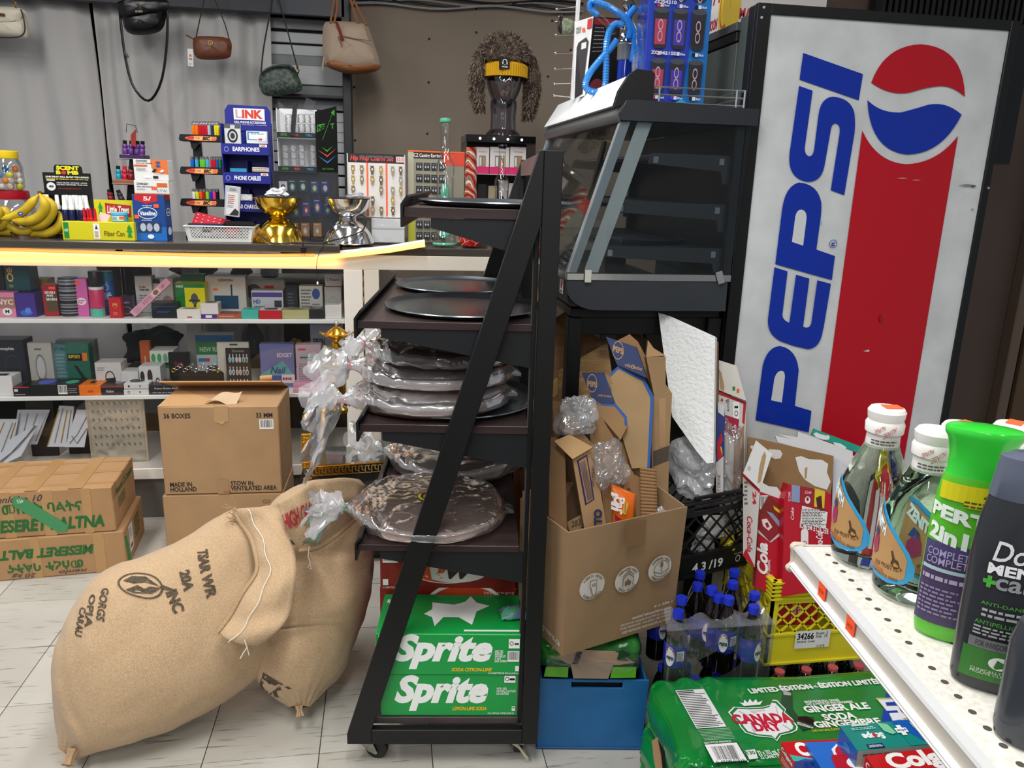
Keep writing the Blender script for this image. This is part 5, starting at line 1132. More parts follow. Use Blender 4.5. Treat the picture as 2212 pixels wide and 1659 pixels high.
# ================= ginger ale can packs =================
ZP=.262
cx0=V((1.075,1.545,0)); pyaw=rad(-3)
GD=mt('0c8a36',.2,var=.22,sc_=10,coat=.5)
def canpack(label,z0,dx=0,m=GD):
 def f(a,b):
  th=2*pi*a; ph=-pi/2+pi*b; e=.16; c1_,s1_=cos(th),sin(th); k=max(cos(ph),0)**.18
  x=.408*math.copysign(abs(c1_)**e,c1_)*k; y=.160*math.copysign(abs(s1_)**e,s1_)*k; z=.065+.065*math.copysign(abs(sin(ph))**.35,sin(ph))
  if abs(y)>.09:sc_k=abs(sin(pi*x/.068)); y+=math.copysign(.010*sc_k,y)*min(1,(abs(y)-.09)/.05); z-=.007*(1-sc_k)*min(1,max(0,(abs(y)-.11)/.04))*(z>.06)
  if abs(x)>.33:x+=math.copysign(.007*abs(sin(pi*y/.068)),x)*min(1,(abs(x)-.33)/.05)
  w_=.004*noise.noise(V((x*20,y*60,z*30)))
  if z<.115:x+=w_*3; y+=w_*2
  return (x,y,z)
 t=thing('ginger_ale_pack',label,'can pack',(cx0.x+dx,cx0.y,z0),pyaw,'green soda can packs')
 MB().grid(f,200,60).build('shrink_wrap',m,parent=t,recalc=False,ang=60); return t
canpack('lower green shrink wrapped can pack, under the printed one',.001,-.01)
cp=canpack('green shrink wrapped ginger ale pack with a white and red shield',ZP-.130)
cpi=(Matrix.Translation(V(cp.location)) @ Matrix.Rotation(pyaw,4,'Z')).inverted()
A2=lambda x,y:(1380+x/5.53,1440+y/5.53)
A3=lambda x,y:(1740+x/6.91,1440+y/6.91)
cm=lambda u,v,o:tuple(cpi @ pZ(u,v,ZP+.0008+o))
def CT(tx,x0,y0,x1,y1,c='f2f4f2',A=A2,**o):
 """text given by its crop box, skewed with the floor plane's own perspective"""
 u0,v0=A(x0,y1); u1,v1=A(x1,y0); h=v0-v1
 o.setdefault('sh',-(((u0+u1)/2-850)/((v0+v1)/2-385))*h); o.setdefault('sl',-.075*(u1-u0))
 return ('t',tx,u0,v0,u1,v1,c,o)
P2=lambda L,A=A2:[A(*q) for q in L]
shield=[(1065,545),(1130,480),(1290,490),(1480,480),(1570,455),(1600,395),(1650,400),(1760,510),(1740,545),(1830,620),(1900,720),(1890,760),(1830,790),(1700,820),(1650,890),(1600,850),(1400,830),(1270,790),(1210,720),(1180,660),(1120,610)]
def scl(L,k,c=(1500,640)):return [(c[0]+(x-c[0])*k,c[1]+(y-c[1])*k) for x,y in L]
it=[('p',P2([(435,285),(775,265),(1045,715),(690,740)]),'eeeff0')]
for k in range(22):
 f_=(k+.6)/22.5; a=(435+255*f_,285+455*f_); b=(775+270*f_,265+450*f_); rs=random.Random(k); e=rs.uniform(.75,.97) if k>1 else .62
 it.append(('p',P2([(a[0]+8,a[1]-5),(a[0]+(b[0]-a[0])*e,a[1]-5+(b[1]-a[1])*e),(a[0]+(b[0]-a[0])*e,a[1]+(4 if k>1 else 6)+(b[1]-a[1])*e),(a[0]+12,a[1]+(4 if k>1 else 6))]),'4a4a4a' if k>1 else '111111'))
for k in range(8):
 y=755+k*17; it.append(('p',P2([(700+k*11,y),(1080+k*10,y-24),(1083+k*10,y-17),(703+k*11,y+7)]),'8fc79d'))
it+=[CT('RECYCLE ME/MOI',785,890,1095,915),('p',P2([(775,925),(1175,895),(1310,1125),(895,1155)]),'12201a'),('p',P2([(785,932),(1168,905),(1296,1120),(900,1146)]),'f2f2f2')]
rs=random.Random(9); x=860
while x<1130:
 ww=rs.choice((3,5,8)); it.append(('p',P2([(x,955-(x-860)*.07),(x+ww,955-(x-860)*.07),(x+ww+78,1112-(x-860)*.05),(x+78,1112-(x-860)*.05)]),'111111')); x+=ww+rs.choice((4,6,9))
it+=[CT('0  62100 01010',925,1112,1260,1135,'222222'),('p',P2([(1270,1000),(1385,985),(1425,1095),(1320,1108)]),'e8ece8'),CT('130',1290,1005,1385,1050,'1c5c34',b=.03),CT('32 x 355 mL C',1420,995,1690,1045,b=.02),CT('32 CANETTE',1450,1050,1690,1095,b=.02),
  ('p',P2(shield),'f2f4f2'),('p',P2(scl(shield,.955)),'15803a'),('p',P2(scl(shield,.86,(1500,650))),'eef0f4'),
  ('p',P2([(1255,470),(1200,425),(1250,435),(1262,395),(1300,430),(1325,385),(1360,425),(1400,388),(1420,428),(1480,405),(1450,455)]),'f2f4f2'),
  CT('CANADA',1120,560,1830,680,'c81e3c',b=.06,sl=-4),CT('DRY',1365,665,1700,770,'c81e3c',b=.06,sl=-2),CT('SINCE/DEPUIS\n1904',1340,520,1510,555,'c04a5a')]
for k in range(9):
 for (xa,ya,dx,dy) in ((1200+k*13,528+k*6,0,14),(1625+k*3,470+k*11,16,0),(1330+k*4,700+k*10,30,0),(1720+k*14,690+k*8,0,16)):
  it.append(('p',P2([(xa,ya),(xa+5+dx*.6,ya+2),(xa+5+dx,ya+5+dy),(xa+dx*.5,ya+4+dy*.6)]),'1e4a38'))
it+=[CT('LIMITED ÉDITION · ÉDITION LIMITÉE',1310,190,1310+(1900-1617)*5.53,262,b=.04,sl=-22),CT('COMMEMORATIVE CANS | CANETTES COMMEMORATIVES',1650,240,1650+760,262,sl=-10),
  CT('MADE FROM REAL GINGER\nFAIT À PARTIR DE VRAI GINGEMBRE',0,490,690,560,A=A3,b=.02,sl=-6),CT('GINGER ALE',-20,560,940,660,A=A3,b=.04,sl=-9),CT('SODA',260,690,740,790,A=A3,b=.04),CT('GINGEMBRE',130,790,1120,885,A=A3,b=.04,sl=-9),CT('100% NATURAL FLAVOUR',100,925,560,960,'d8c22a',A=A3)]
it+=[('p',P2([(1250,115),(1195,450),(1130,850),(2200,1050),(1700,60)],A3),'1240a8')]
five=[(1050,470),(1330,462),(1390,510),(1180,520),(1205,585),(1420,580),(1540,690),(1530,780),(1310,830),(1245,700),(1400,690),(1370,650),(1210,662)]
it+=[('p',P2(five,A3),'e8d84a'),('p',P2(scl(five,.94,(1300,640)),A3),'10205a'),('p',P2(scl(five,.90,(1300,640)),A3),'e8ecf4'),
  ('o',*A3(1570,600),29,22,4,'e8ecf4'),('o',*A3(1570,600),25,18.5,2,'c8283c'),('p',P2([(1500,560),(1690,560),(1760,700),(1600,640)],A3),'e8ecf4'),
  CT('SEASONS',1370,780,1900,835,'dfe8f4',A=A3,b=.03,sl=0)]
art(cp,cm,it,'wrap_print',r=.22,off=.0,step=.00002)
art(cp,cm,[('p',P2([(1720,280),(1830,300),(1840,500),(1900,590),(2090,600),(2100,720),(1960,760),(1860,640),(1760,510),(1690,440)]),'1c4a2c'),('p',P2([(1720,280),(1820,315),(1815,345),(1730,335)]),'a8b0a6'),('p',P2([(1900,600),(2000,590),(2090,640),(2085,700),(1900,640)]),'14181a'),('p',P2([(1885,655),(2085,720),(2080,745),(1890,690)]),'d8dad8'),CT('Nutrition Facts',1890,672,2080,728,'222222',sl=9)],'torn_patch',r=.15,off=.0022,step=.00003)
pl=pz(1425,1630,1.83)
cpl=(pl,-CF); 
mb=MB(); q=[cpi @ pz(u,v,1.845) for u,v in ((1408,1600),(1420,1592),(1436,1622),(1440,1665),(1420,1680),(1412,1640))]
mb.face(q); q2=[cpi @ pz(u,v,1.842) for u,v in ((1421,1596),(1436,1622),(1440,1665),(1432,1668),(1428,1630))]; mb.face(q2,1)
mb.build('kraft_tray_end',[CARD('b08a66'),mt('0c0c0c',.9)],parent=cp,recalc=False)
# ================= toothpaste cartons =================
def topbox(name,label,bl_,fl_,br,Z,h,cols,it_top=None,it_left=None,it_front=None,group='toothpaste cartons at the lower right'):
 a=pZ(*bl_,Z); b=pZ(*fl_,Z); c=pZ(*br,Z); d=b+(c-a); cen=(a+d)/2; cen.z=Z-h
 mb=MB(); t=[b-cen,d-cen,c-cen,a-cen]; lo=[q-V((0,0,h)) for q in t]
 i=[mb.pt(p) for p in lo+t]
 for k,(q,m) in enumerate((((3,2,1,0),0),((4,5,6,7),0),((0,1,5,4),1),((1,2,6,5),2),((2,3,7,6),1),((3,0,4,7),2))):mb.f.append([i[z] for z in q]); mb.m.append(m)
 o=mb.build(name,[mt(x,.25,coat=.3) for x in cols],smooth=False,bev=.0008,recalc=False); o.location=cen; tag(o,label,'toothpaste box',group)
 if it_top:art(o,quadmap(t[0],t[1],t[2],t[3]),it_top,r=.2)
 if it_left:art(o,quadmap(lo[3],lo[0],t[0],t[3]),it_left,r=.2)
 if it_front:art(o,quadmap(lo[0],lo[1],t[1],t[0]),it_front,r=.2)
 return o
ZG=.46
topbox('toothpaste_box','red toothpaste carton at the far left of the row',(1687,1602),(1716,1647),(1812,1596),ZG-.01,.045,('c4141c','d8d8da','b02024'),[('t','Co',.16,.25,.52,.92,'f4f4f2',{'b':.05}),('p',[(0,.05),(.3,.0),(.5,.0),(0,.35)],'38b0a8'),('p',[(0,0),(.45,0),(.2,.12)],'1c50b8')],[('t','Colgate',.10,.62,.92,.88,'f0e8e8',{'b':.03}),('l',.2,.2,.8,.5,'e0b0b0',3)],[('r',0,0,1,1,'c8cacc'),('r',0,.6,1,1,'1c50b8')])
topbox('toothpaste_box','small blue toothpaste carton between the two red ones',(1739,1603),(1776,1662),(1830,1600),ZG,.05,('1a6cc8','1a5cb4','1958a8'),[('p',[(.45,.35),(.62,.05),(.75,.0),(1.2,.15),(1.2,.95),(.8,.98),(.5,.7)],'e8f0fa'),('e',.92,.52,.38,.36,'c8202c'),('e',1.02,.52,.2,.2,'f0f0f0'),('t','50 mL',.62,.04,.9,.12,'f0f0f0')],[('t','Crest',.12,.30,.85,.72,'f0f0f4',{'b':.03}),('e',.2,.72,.12,.12,'c8202c')])
topbox('toothpaste_box','small dark red toothpaste carton under the teal one',(1796,1630),(1815,1672),(1870,1626),ZG+.008,.04,('b8141e','a81820','b8141e'),[('e',.6,.5,.28,.3,'f0f0f0'),('e',.72,.5,.22,.22,'b8141e')])
topbox('toothpaste_box','large teal and blue toothpaste carton lying upside down',(1814,1567),(1853,1622),(2050,1547),ZG+.045,.055,('14867c','b9b4b0','1c58a4'),[('r',.46,0,1,1,'1458ae'),('p',[(.46,0),(.62,0),(.46,.85)],'14867c'),('t','Scope',.12,.34,.31,.66,'e8f4f2',{'rot':180,'b':.06}),('e',.228,.5,.018,.09,'c8283c'),('r',.10,.02,.24,.18,'12245c'),('t','+ BLANCHISSANT',.11,.05,.23,.14,'e8f0f0',{'rot':180}),('r',.09,.88,.24,.97,'b8d8c8'),('l',.07,.72,.30,.84,'a8d8d0',2),('p',[(.32,.95),(.40,.85),(.42,.5),(.38,.45),(.33,.6)],'7cc89c'),('r',.46,.38,.50,.78,'f0f4f4'),('r',.43,.48,.53,.66,'f0f4f4'),('t','plus',.44,.52,.52,.62,'223a8a',{'rot':180,'b':.03}),('t','Crest',.60,.32,.92,.86,'e8eef6',{'rot':180,'b':.10}),('t','Crest',.605,.35,.915,.83,'101c50',{'rot':180,'b':.05})],[('e',.5,.6,.2,.15,'3c74bc')],[('l',.05,.72,.4,.86,'555555',1)])
topbox('toothpaste_box','large red toothpaste carton in front with a big white wordmark',(1869,1632),(1912,1690),(2110,1604),ZG+.05,.05,('c2141a','b8b8b8','b01418'),[('t','Colgate',.13,.22,.90,.98,'f2f0ee',{'b':.05}),('e',.97,.2,.12,.3,'1c8a88'),('t','Fluoride Toothpaste',.52,.08,.72,.14,'f0e0e0')],[('t','Colgate',.1,.55,.9,.88,'f0e8e8',{'b':.03})])
# ================= gondola shelf in the foreground =================
ZS=1.0
g0=pZ(1733,1180,ZS); g1_=pZ(2150,1659,ZS); gd=(g1_-g0).normalized(); gn=V((gd.y,-gd.x,0))
if gn.x<0:gn=-gn
gy=math.atan2(gd.y,gd.x)
gs=thing('store_shelf','white perforated metal store shelf with a price rail in the foreground','shelf',(g0.x,g0.y,ZS),gy)
sgn=1 if (Matrix.Rotation(gy,3,'Z') @ V((0,1,0))).dot(gn)>0 else -1
gw=mt('dcd9d2',.42,var=.08,sc_=40); gl_,gD=.95,.42
gm=mt('e8e6df',.5,var=.10,sc_=120,dark='d2cdc2')
def gy_(a,b):return (min(sgn*a,sgn*b),max(sgn*a,sgn*b))
a,b=gy_(0,gD); MB().box(0,gl_,a,b,-.018,0).build('shelf_deck',gm,parent=gs,bev=.002)
def railp(pts,nm,m,x0=-.0,x1=gl_):
 MB().prism([(sgn*y,z) for y,z in pts],x0,x1,0,'x').build(nm,m,parent=gs,smooth=False)
railp([(0,.0015),(-.012,.0),(-.014,-.004),(-.012,-.007),(-.0,-.009)],'rail_lip',mt('c5c6c8',.3))
railp([(0,-.009),(-.010,-.009),(-.010,-.027),(0,-.028)],'price_channel',mt('cfc8bd',.45))
railp([(0,-.027),(-.013,-.027),(-.016,-.031),(-.013,-.033),(-.016,-.036),(-.012,-.042),(0,-.042)],'rail_base',mt('e0dfdc',.35))
MB().prism([(sgn*y,z) for y,z in ((.006,.003),(-.012,.004),(-.017,-.003),(-.014,-.010),(-.012,-.030),(-.020,-.037),(-.017,-.045),(.004,-.044))],-.010,.001,0,'x').build('rail_end_cap',mt('cdbfae',.5),parent=gs,bev=.002)
MB().box(-.003,0,min(0,sgn*gD),max(0,sgn*gD),-.03,.002).build('deck_edge',gw,parent=gs,bev=.001)
hl=[]
for r_ in range(6):
 for k in range(34):
  x=.028+k*.0255; y=.028+r_*.055
  hl.append(('e',x,sgn*y,.0042,.0042,'4c463e'))
art(gs,lambda x,y,o:(x,y,.0002+o*.02),hl,'peg_holes',r=.9,step=.0)
for u,v,tx in ((1788,1282,'$5.99'),(1874,1357,'$4.29')):
 p=pZ(u,v,ZS-.02); xl=(p-V((g0.x,g0.y,0))).dot(gd)
 o=MB().box(-.011,.011,-.0006,.0006,-.014,.014).build('price_tag',mt('ff5a2a',.6),parent=gs,smooth=False); o.location=(xl,-sgn*.0125,-.016); o.rotation_euler=(0,0,0)
 art(o,(lambda x,y,q:(-.011+.022*x,-.0008-q,-.016+.032*y)) if sgn>0 else (lambda x,y,q:(.011-.022*x,.0008+q,-.016+.032*y)),[('t',tx,.18,.38,.82,.58,'a8401c',{'s':.2})])
up=MB().box(-.3,gl_,sgn*gD-.0,sgn*gD+sgn*.03,-1.0,.6) if False else None
MB().box(.0,gl_,*gy_(gD,gD+.02),-.98,.35).build('back_panel',gw,parent=gs,smooth=False)
Zd=ZG-.065
q=[pZ(1722,1662,Zd),pZ(2085,1636,Zd)]; nrm=V((0,-1,0)); q2=[q[0]+V((-.03,-.5,0)),q[1]+V((.25,-.5,0))]; q[1]=q[1]+V((.25,0,0))
gi=(Matrix.Translation((g0.x,g0.y,ZS)) @ Matrix.Rotation(gy,4,'Z')).inverted()
ring=[gi @ p for p in (q2[0],q2[1],q[1],q[0])]
MB().hexa([p-V((0,0,.03)) for p in ring],ring).build('lower_deck',gm,parent=gs,smooth=False)
GL=mt('dfeee0',.0,tr=1.,ior=1.36)
def oil(label,P,rz,first=None,tags=True):
 if first is not None:
  t=copy_tree(first); t.location=(P.x,P.y,ZS+.001); t.rotation_euler=(0,0,rz); t['label']=label; return t
 t=thing('glass_bottle',label,'bottle',(P.x,P.y,ZS+.001),rz,'clear glass oil bottles')
 MB().lathe([(0,.004),(.030,.001),(.040,.002),(.0475,.010),(.049,.03),(.0495,.075),(.048,.105),(.0445,.125),(.036,.15),(.027,.170),(.0215,.185),(.0195,.20),(.0,.20)],48).build('glass_body',GL,parent=t)
 MB().lathe([(.0222,.178),(.0228,.182),(.0222,.196),(.0255,.200),(.0262,.212),(.0235,.217),(.0245,.221),(.0255,.230),(.0225,.2345),(.0,.2345)],32).build('white_cap',mt('e6e4e0',.35),parent=t)
 art(t,cylmap(.0262,.02,-70,50,.200),[('t','ZENITH',.28,.15,.52,.5,'b8606a',{'b':.01,'sl':.5}),('t','ZENITH',.5,.0,.78,.4,'b8606a',{'b':.01,'sl':.6})],'cap_print',r=.5)
 art(t,cylmap(.0232,.014,-60,60,.181),[('l',.1,.2,.9,.8,'5a5650',2)],'neck_print',r=.5)
 R_=lambda z:.0499
 lab=[(-.02,1.0),(.12,.98),(.35,.85),(.6,.65),(.85,.38),(.97,.15),(.97,.0),(.85,-.15),(.6,-.22),(.3,-.2),(0,-.12),(-.02,.4)]
 inn=[(-.02,.93),(.12,.90),(.35,.77),(.58,.58),(.80,.34),(.90,.14),(.90,.02),(.80,-.09),(.58,-.155),(.3,-.13),(0,-.05),(-.02,.4)]
 def fm(x,y,o):
  z=.045+.085*y; rr=.0508+o; a=rad(-95+92*x)
  if z>.105:rr-=(z-.105)*.17
  return (rr*sin(a),-rr*cos(a),z)
 def dens(L):
  out=[]
  for i in range(len(L)):
   a,b=L[i],L[(i+1) % len(L)]
   for k in range(3):out.append((a[0]+(b[0]-a[0])*k/3,a[1]+(b[1]-a[1])*k/3))
  return out
 def strips(L,c):
  """cut the label into upright strips so that it follows the round glass"""
  L=dens(L); out=[]; n_=16
  def span(x):
   ys=[]
   for i in range(len(L)):
    (xa,ya),(xb,yb)=L[i],L[(i+1) % len(L)]
    if (xa-x)*(xb-x)<0:ys.append(ya+(yb-ya)*(x-xa)/(xb-xa))
   return (min(ys),max(ys)) if len(ys)>1 else None
  xs=[-.019+.988*k/n_ for k in range(n_+1)]
  for k in range(n_):
   s0,s1=span(xs[k]),span(xs[k+1])
   if s0 and s1:out.append(('p',[(xs[k],s0[0]),(xs[k+1],s1[0]),(xs[k+1],s1[1]),(xs[k],s0[1])],c))
  return out
 st=strips(lab,'3aa0d8'); s2_=strips(inn,'b98f5e')
 its=st+s2_+[('t','ZENITH',.02,.62,.42,.80,'dcecf4',{'b':.06,'sl':-.25}),('p',[(.1,.35),(.2,.5),(.28,.4),(.3,.2),(.2,.12),(.1,.2)],'a83a6a'),('p',[(.1,.45),(.16,.6),(.25,.52),(.2,.42)],'2a4a8a'),('p',[(.58,.32),(.61,.34),(.66,.22),(.72,.20),(.76,.10),(.68,.05),(.60,.12),(.62,.2)],'5a3c26'),('t','ዘኒዝ ማህፀን ዘይት',.28,.0,.80,.09,'5a3c26',{'sl':.05}),('t','PARAFFIN OIL',.15,-.08,.5,-.03,'b8502c'),('t','PHARMACEUTICAL GRADE',.2,-.14,.75,-.09,'5a3c26')]
 _art0(t,fm,its,'front_label',r=.4,off=.0,step=.00004)
 cc_=MB(); cc_.grid(lambda a,b:((.0505)*sin(rad(15+70*a)),-.0505*cos(rad(15+70*a)),.048+.052*b),14,1); cc_.build('back_label',mt('bcc6b8',.5),parent=t,recalc=False)
 return t
o1=oil('clear glass oil bottle at the left end of the shelf, orange sticker on its cap',pZ(1866,1208,ZS),rad(-26))
tg=MB().box(-.012,.012,-.009,.009,0,.0012).build('price_sticker',mt('ff6a3a',.5),parent=o1,smooth=False); tg.location=(.006,.004,.2348); tg.rotation_euler=(0,0,.3)
o2=oil('second clear glass oil bottle, just left of the green shampoo',pZ(1962,1280,ZS),rad(-30),o1)
for c_ in list(o2.children):
 if c_.name.startswith('price_sticker'):bpy.data.objects.remove(c_)
pp3=pZ(2080,925,ZS+.23); oil('oil bottle mostly hidden behind the green shampoo cap',V((pp3.x,pp3.y,0)),rad(0),o1)
pp4=pZ(2192,925,ZS+.23); oil('oil bottle at the right edge with an orange sticker on its cap',V((pp4.x,pp4.y,0)),rad(20),o1)
def ell(sx,sy,R,z0,h):
 def f(x,y,o):
  a=rad(-80+160*x); z=z0+h*y; r_=R(z) if callable(R) else R
  return ((r_*sx+o)*sin(a),-(r_*sy+o)*cos(a),z)
 return f
def shampoo(name,label,P,rz,Hh,hw,hd,body,cap,prof,capprof,items=None,it2=None):
 t=thing(name,label,'shampoo bottle',(P.x,P.y,ZS+.001),rz)
 MB().lathe([(r*hw,z*Hh) for r,z in prof],40,sy=hd/hw).build('bottle_body',mt(body,.28,coat=.3),parent=t)
 MB().lathe([(r*hw,z*Hh) for r,z in capprof],40,sy=hd/hw).build('flip_cap',mt(cap,.2,coat=.4),parent=t)
 return t
Pg=pZ(2044,1372,ZS); Hg=zat(Pg,925,0)-ZS
pf_=[(0,0),(.80,0),(.92,.012),(.97,.05),(1.0,.3),(1.0,.55),(.96,.68),(.88,.76),(.84,.78),(0,.78)]
cf_=[(.84,.775),(.80,.80),(.82,.87),(.92,.94),(1.02,.965),(1.03,.985),(.98,.997),(.6,1.004),(0,1.006)]
rzg=rad(-32)
sg_=shampoo('shampoo_bottle','bright green shampoo bottle with a flip cap and purple label',Pg,rzg,Hg,.040,.023,'58b82c','35cc3c',pf_,cf_)
art(sg_,ell(.0405,.0235,1.,0,Hg),[('q',.02,.08,.82,.42,'473a5c'),('q',.02,.40,.80,.47,'4c4470')]+[('t','PERT',.04,.575,.66,.64,'e8f4ec',{'b':.05,'sl':-.03}),('t','2in1',.06,.47,.50,.55,'e8f4ec',{'b':.05,'sl':-.03}),('q',.12,.675,.84,.755,'d8d21c'),('q',.40,.655,.84,.68,'d8d21c'),('t','40',.56,.695,.76,.735,'33331c',{'b':.03}),('l',.40,.655,.80,.69,'55552a',2),('q',.05,.335,.78,.352,'a8c4c8'),('t','COMPLETE+\nCOMPLET+',.1,.365,.65,.44,'a8a0c8'),('l',.08,.28,.6,.32,'b0a8c0',1),('l',.08,.12,.6,.26,'8a80a0',7)],'front_label',sub=10,off=.0004,step=.00008)
Pd=pZ(2150,1478,ZS); Hd=zat(Pd,985,0)-ZS
pfd=[(0,0),(.82,0),(.92,.010),(.96,.04),(1.0,.3),(1.0,.6),(.94,.74),(.86,.82),(.0,.82)]
cfd=[(.86,.82),(.88,.825),(.82,.93),(.78,.985),(.6,1.0),(0,1.005)]
sd=shampoo('shampoo_bottle','dark grey shampoo bottle with silver cap and green band low down',Pd,rad(-24),Hd,.050,.026,'2c2f34','5c6274',pfd,cfd)
art(sd,(lambda g:lambda x,y,o:g(x-.13,y,o))(ell(.0506,.0266,1.,0,Hd)),[('t','Dove',.36,.575,.78,.66,'dcdde0',{'s':.2,'b':.01}),('t','MEN',.34,.52,.66,.565,'e8e8ea',{'b':.04}),('t','+',.32,.46,.42,.51,'4ca83c',{'b':.06}),('t','care',.42,.46,.78,.51,'8c9094',{'b':.02}),('t','ANTI-DANDRUFF',.34,.385,.80,.40,'4a9c3c'),('l',.36,.33,.8,.375,'a8aaac',2),('t','ANTIPELLICULAIRE',.32,.30,.80,.318,'4a9c3c'),('l',.32,.25,.8,.295,'a8aaac',3),('q',.30,.195,1.,.24,'6e7072'),('t','FOR INVIGORATED CLEAN',.36,.205,.80,.23,'33363a'),('q',.26,.06,1.,.194,'35752c'),('e',.56,.145,.08,.028,'e4e8e4'),('e',.56,.145,.02,.010,'35752c'),('t','CLINICALLY PROVEN\nPROUVÉ CLINIQUEMENT',.36,.085,.82,.11,'c8d8c4')],'front_label',sub=8,off=.0004,step=.00008)
Pe=pZ(2262,1610,ZS)
se=shampoo('shampoo_bottle','dark shampoo bottle cut by the lower right corner of the photo',V((Pe.x,Pe.y,0)),rad(-30),Hd*.50,.050,.028,'33373e','33373e',[(0,0),(.85,0),(.95,.02),(1,.1),(1,.8),(.9,.95),(.5,1.0),(0,1.0)],[(.3,.99),(.3,1.05),(0,1.06)])
art(se,ell(.0506,.0286,1.,0,Hd*.50),[('t','2in1',.28,.52,.6,.60,'e0e0e2',{'b':.03}),('l',.3,.44,.6,.5,'a0a4a8',3),('q',.35,.68,1,.78,'a88464')],'front_label',sub=6)
ORD=['first','second','third','fourth','fifth','sixth','seventh','eighth','ninth','tenth','eleventh','twelfth','last']
# ================= things standing on the counter =================
ct_shiny=dict(r=.35)
def cart(lab,u0,u1,vt,Y,D,col,art_=None,cat='box',rz=0,group=None,name='product_box',Z0=None,r=.4,m=None):
 return carton(name,lab,cat,u0,u1,vt,Y,ZT if Z0 is None else Z0,D,col,art_,rz,group,m=m,r=r)
ORG='ff6236'
CLR=pane('clear_plastic',.10,(.96,.97,.98,1),.05)
def jar(label,uc,hwpx,v0,v1,Y,Z0,lid,lidm,seed):
 x=at(uc,Y,Z0); rr=hwpx*Y/FPX*1.04; z1=pY(uc,v0,Y).z; hh=z1-Z0
 t=thing('candy_jar',label,'candy jar',(x,Y+rr,Z0+.001))
 MB().lathe([(rr*.8,0),(rr*.97,.01),(rr,hh*.25),(rr*.98,hh*.6),(rr*.8,hh*.78),(rr*.72,hh*.82)],24).build('jar_body',pane('jar_plastic',.12,(.93,.94,.95,1),.04),parent=t)
 MB().lathe([(rr*.80,hh*.80),(rr*.82,hh*.82),(rr*.80,hh*.98),(rr*.7,hh),(0,hh)],24).build('jar_lid',mt(lidm,.35),parent=t)
 rs=random.Random(seed); k=0
 for i in range(4):
  for j in range(7 if i<3 else 4):
   a=j*.9+i*.4; q=rr*(.72 if j<6 else .2); c=rs.choice(('f08a28','d8e030','3a9ad8','e8e4d8','e84a3a') if seed == 1 else ('c81e2c','e8e4e0','a81a28','8e1822'))
   MB().sph((q*cos(a),q*sin(a),.014+i*.024),.0135,8).build('wrapped_candy',mt(c,.35),parent=t)
 return t
j0=jar('plastic jar with a yellow lid and round candies, on top of the red-lidded jar',6,27,325,410,3.62,pY(10,411,3.65).z,None,'e8c81c',1)
j1=jar('plastic jar with a red lid behind the bananas',6,44,412,500,3.62,ZT,None,'b8162a',2)
ban=mt('d9b92a',.45,var=.25,sc_=14,dark='b59a1c')
def bunch(label,L,z,uc,vc):
 c=pY(uc,vc,z); t=thing('banana_bunch',label,'bananas',(c.x,c.y,ZT+.001),group='bananas on the counter')
 for k,(pts,rp) in enumerate(L):
  P=[pY(u*.253,300+v*.253,z+.012*((k*2) % 5)-.02) for u,v in pts]; cv=[cr1(P,i/14) for i in range(15)]
  cv=[V((p.x,p.y,max(p.z,ZT+.018))) for p in cv]
  rr=rp*.253*z*.92/FPX; rad_=[rr*(.28 if i == 0 else .35 if i == 1 else .75 if i == 2 else 1 if i<11 else .85 if i<13 else .5 if i == 13 else .2) for i in range(15)]
  MB().tube([p-c+V((0,0,c.z-ZT)) for p in cv],rad_,8).build('banana',ban,parent=t,ang=50)
  e=cv[-1]-c+V((0,0,c.z-ZT)); MB().sph(e,.004,6).build('blossom_tip',mt('2c2014',.8),parent=t)
 P=pY(86,420,z)-c+V((0,0,c.z-ZT))
 MB().tube([P+V((0,0,.012)),P,P-V((.004,0,.012))],[.007,.008,.009],7).build('stem',mt('5c4a22',.8),parent=t)
 return t
bb_=bunch('yellow banana bunch with a blue sticker at the left end of the counter',[([(335,470),(385,570),(340,660),(230,710),(105,700)],40),([(365,480),(450,580),(410,690),(320,745),(240,740)],40),([(500,620),(530,700),(470,780),(340,825),(215,800)],40),([(330,480),(270,550),(200,620),(110,665),(10,690)],36),([(300,700),(240,790),(160,790),(90,750),(60,735)],34)],3.51,60,480)
art(bb_,lambda x,y,o:pY(38+12*x,466-9*y,3.445)-bb_.location,[('e',.5,.5,.5,.5,'1c4ab0'),('e',.5,.55,.3,.2,'e8d85a')],'fruit_sticker')
bunch('bananas of a second bunch cut by the left edge of the photo',[([(-60,560),(-10,640),(-60,720),(-140,720)],40),([(-20,590),(60,640),(20,740),(-60,760)],40),([(10,720),(100,790),(60,820),(-60,800)],38)],3.57,10,480)
yb=3.56
sb_,d=cart('black counter display for spray bottles with a yellow and white header',97,201,418,yb+.07,.05,'141416',{'f':[('q',0,0,1,.35,'141416')]},'display stand',name='counter_display')
x0,x1=at(97,yb,ZT),at(200,yb,ZT); zt=pY(150,374,yb).z; zm=pY(150,418,yb).z; zu=pY(150,357,yb).z; cxs=sb_.location.x; dy=sb_.location.y
mb=MB(); mb.box(x0-cxs,x1-cxs,yb+.05-dy,yb+.055-dy,zm-ZT-.012,zt-ZT); mb.prism([(x0-cxs+.045,zt-ZT),(x1-cxs-.03,zt-ZT),(x1-cxs-.032,zu-ZT-.008),(x1-cxs-.04,zu-ZT),(x0-cxs+.052,zu-ZT),(x0-cxs+.046,zu-ZT-.01)],yb+.05-dy,yb+.055-dy,0,'y')
mb.build('header_card',mt('121214',.4),parent=sb_,smooth=False)
W_=x1-x0
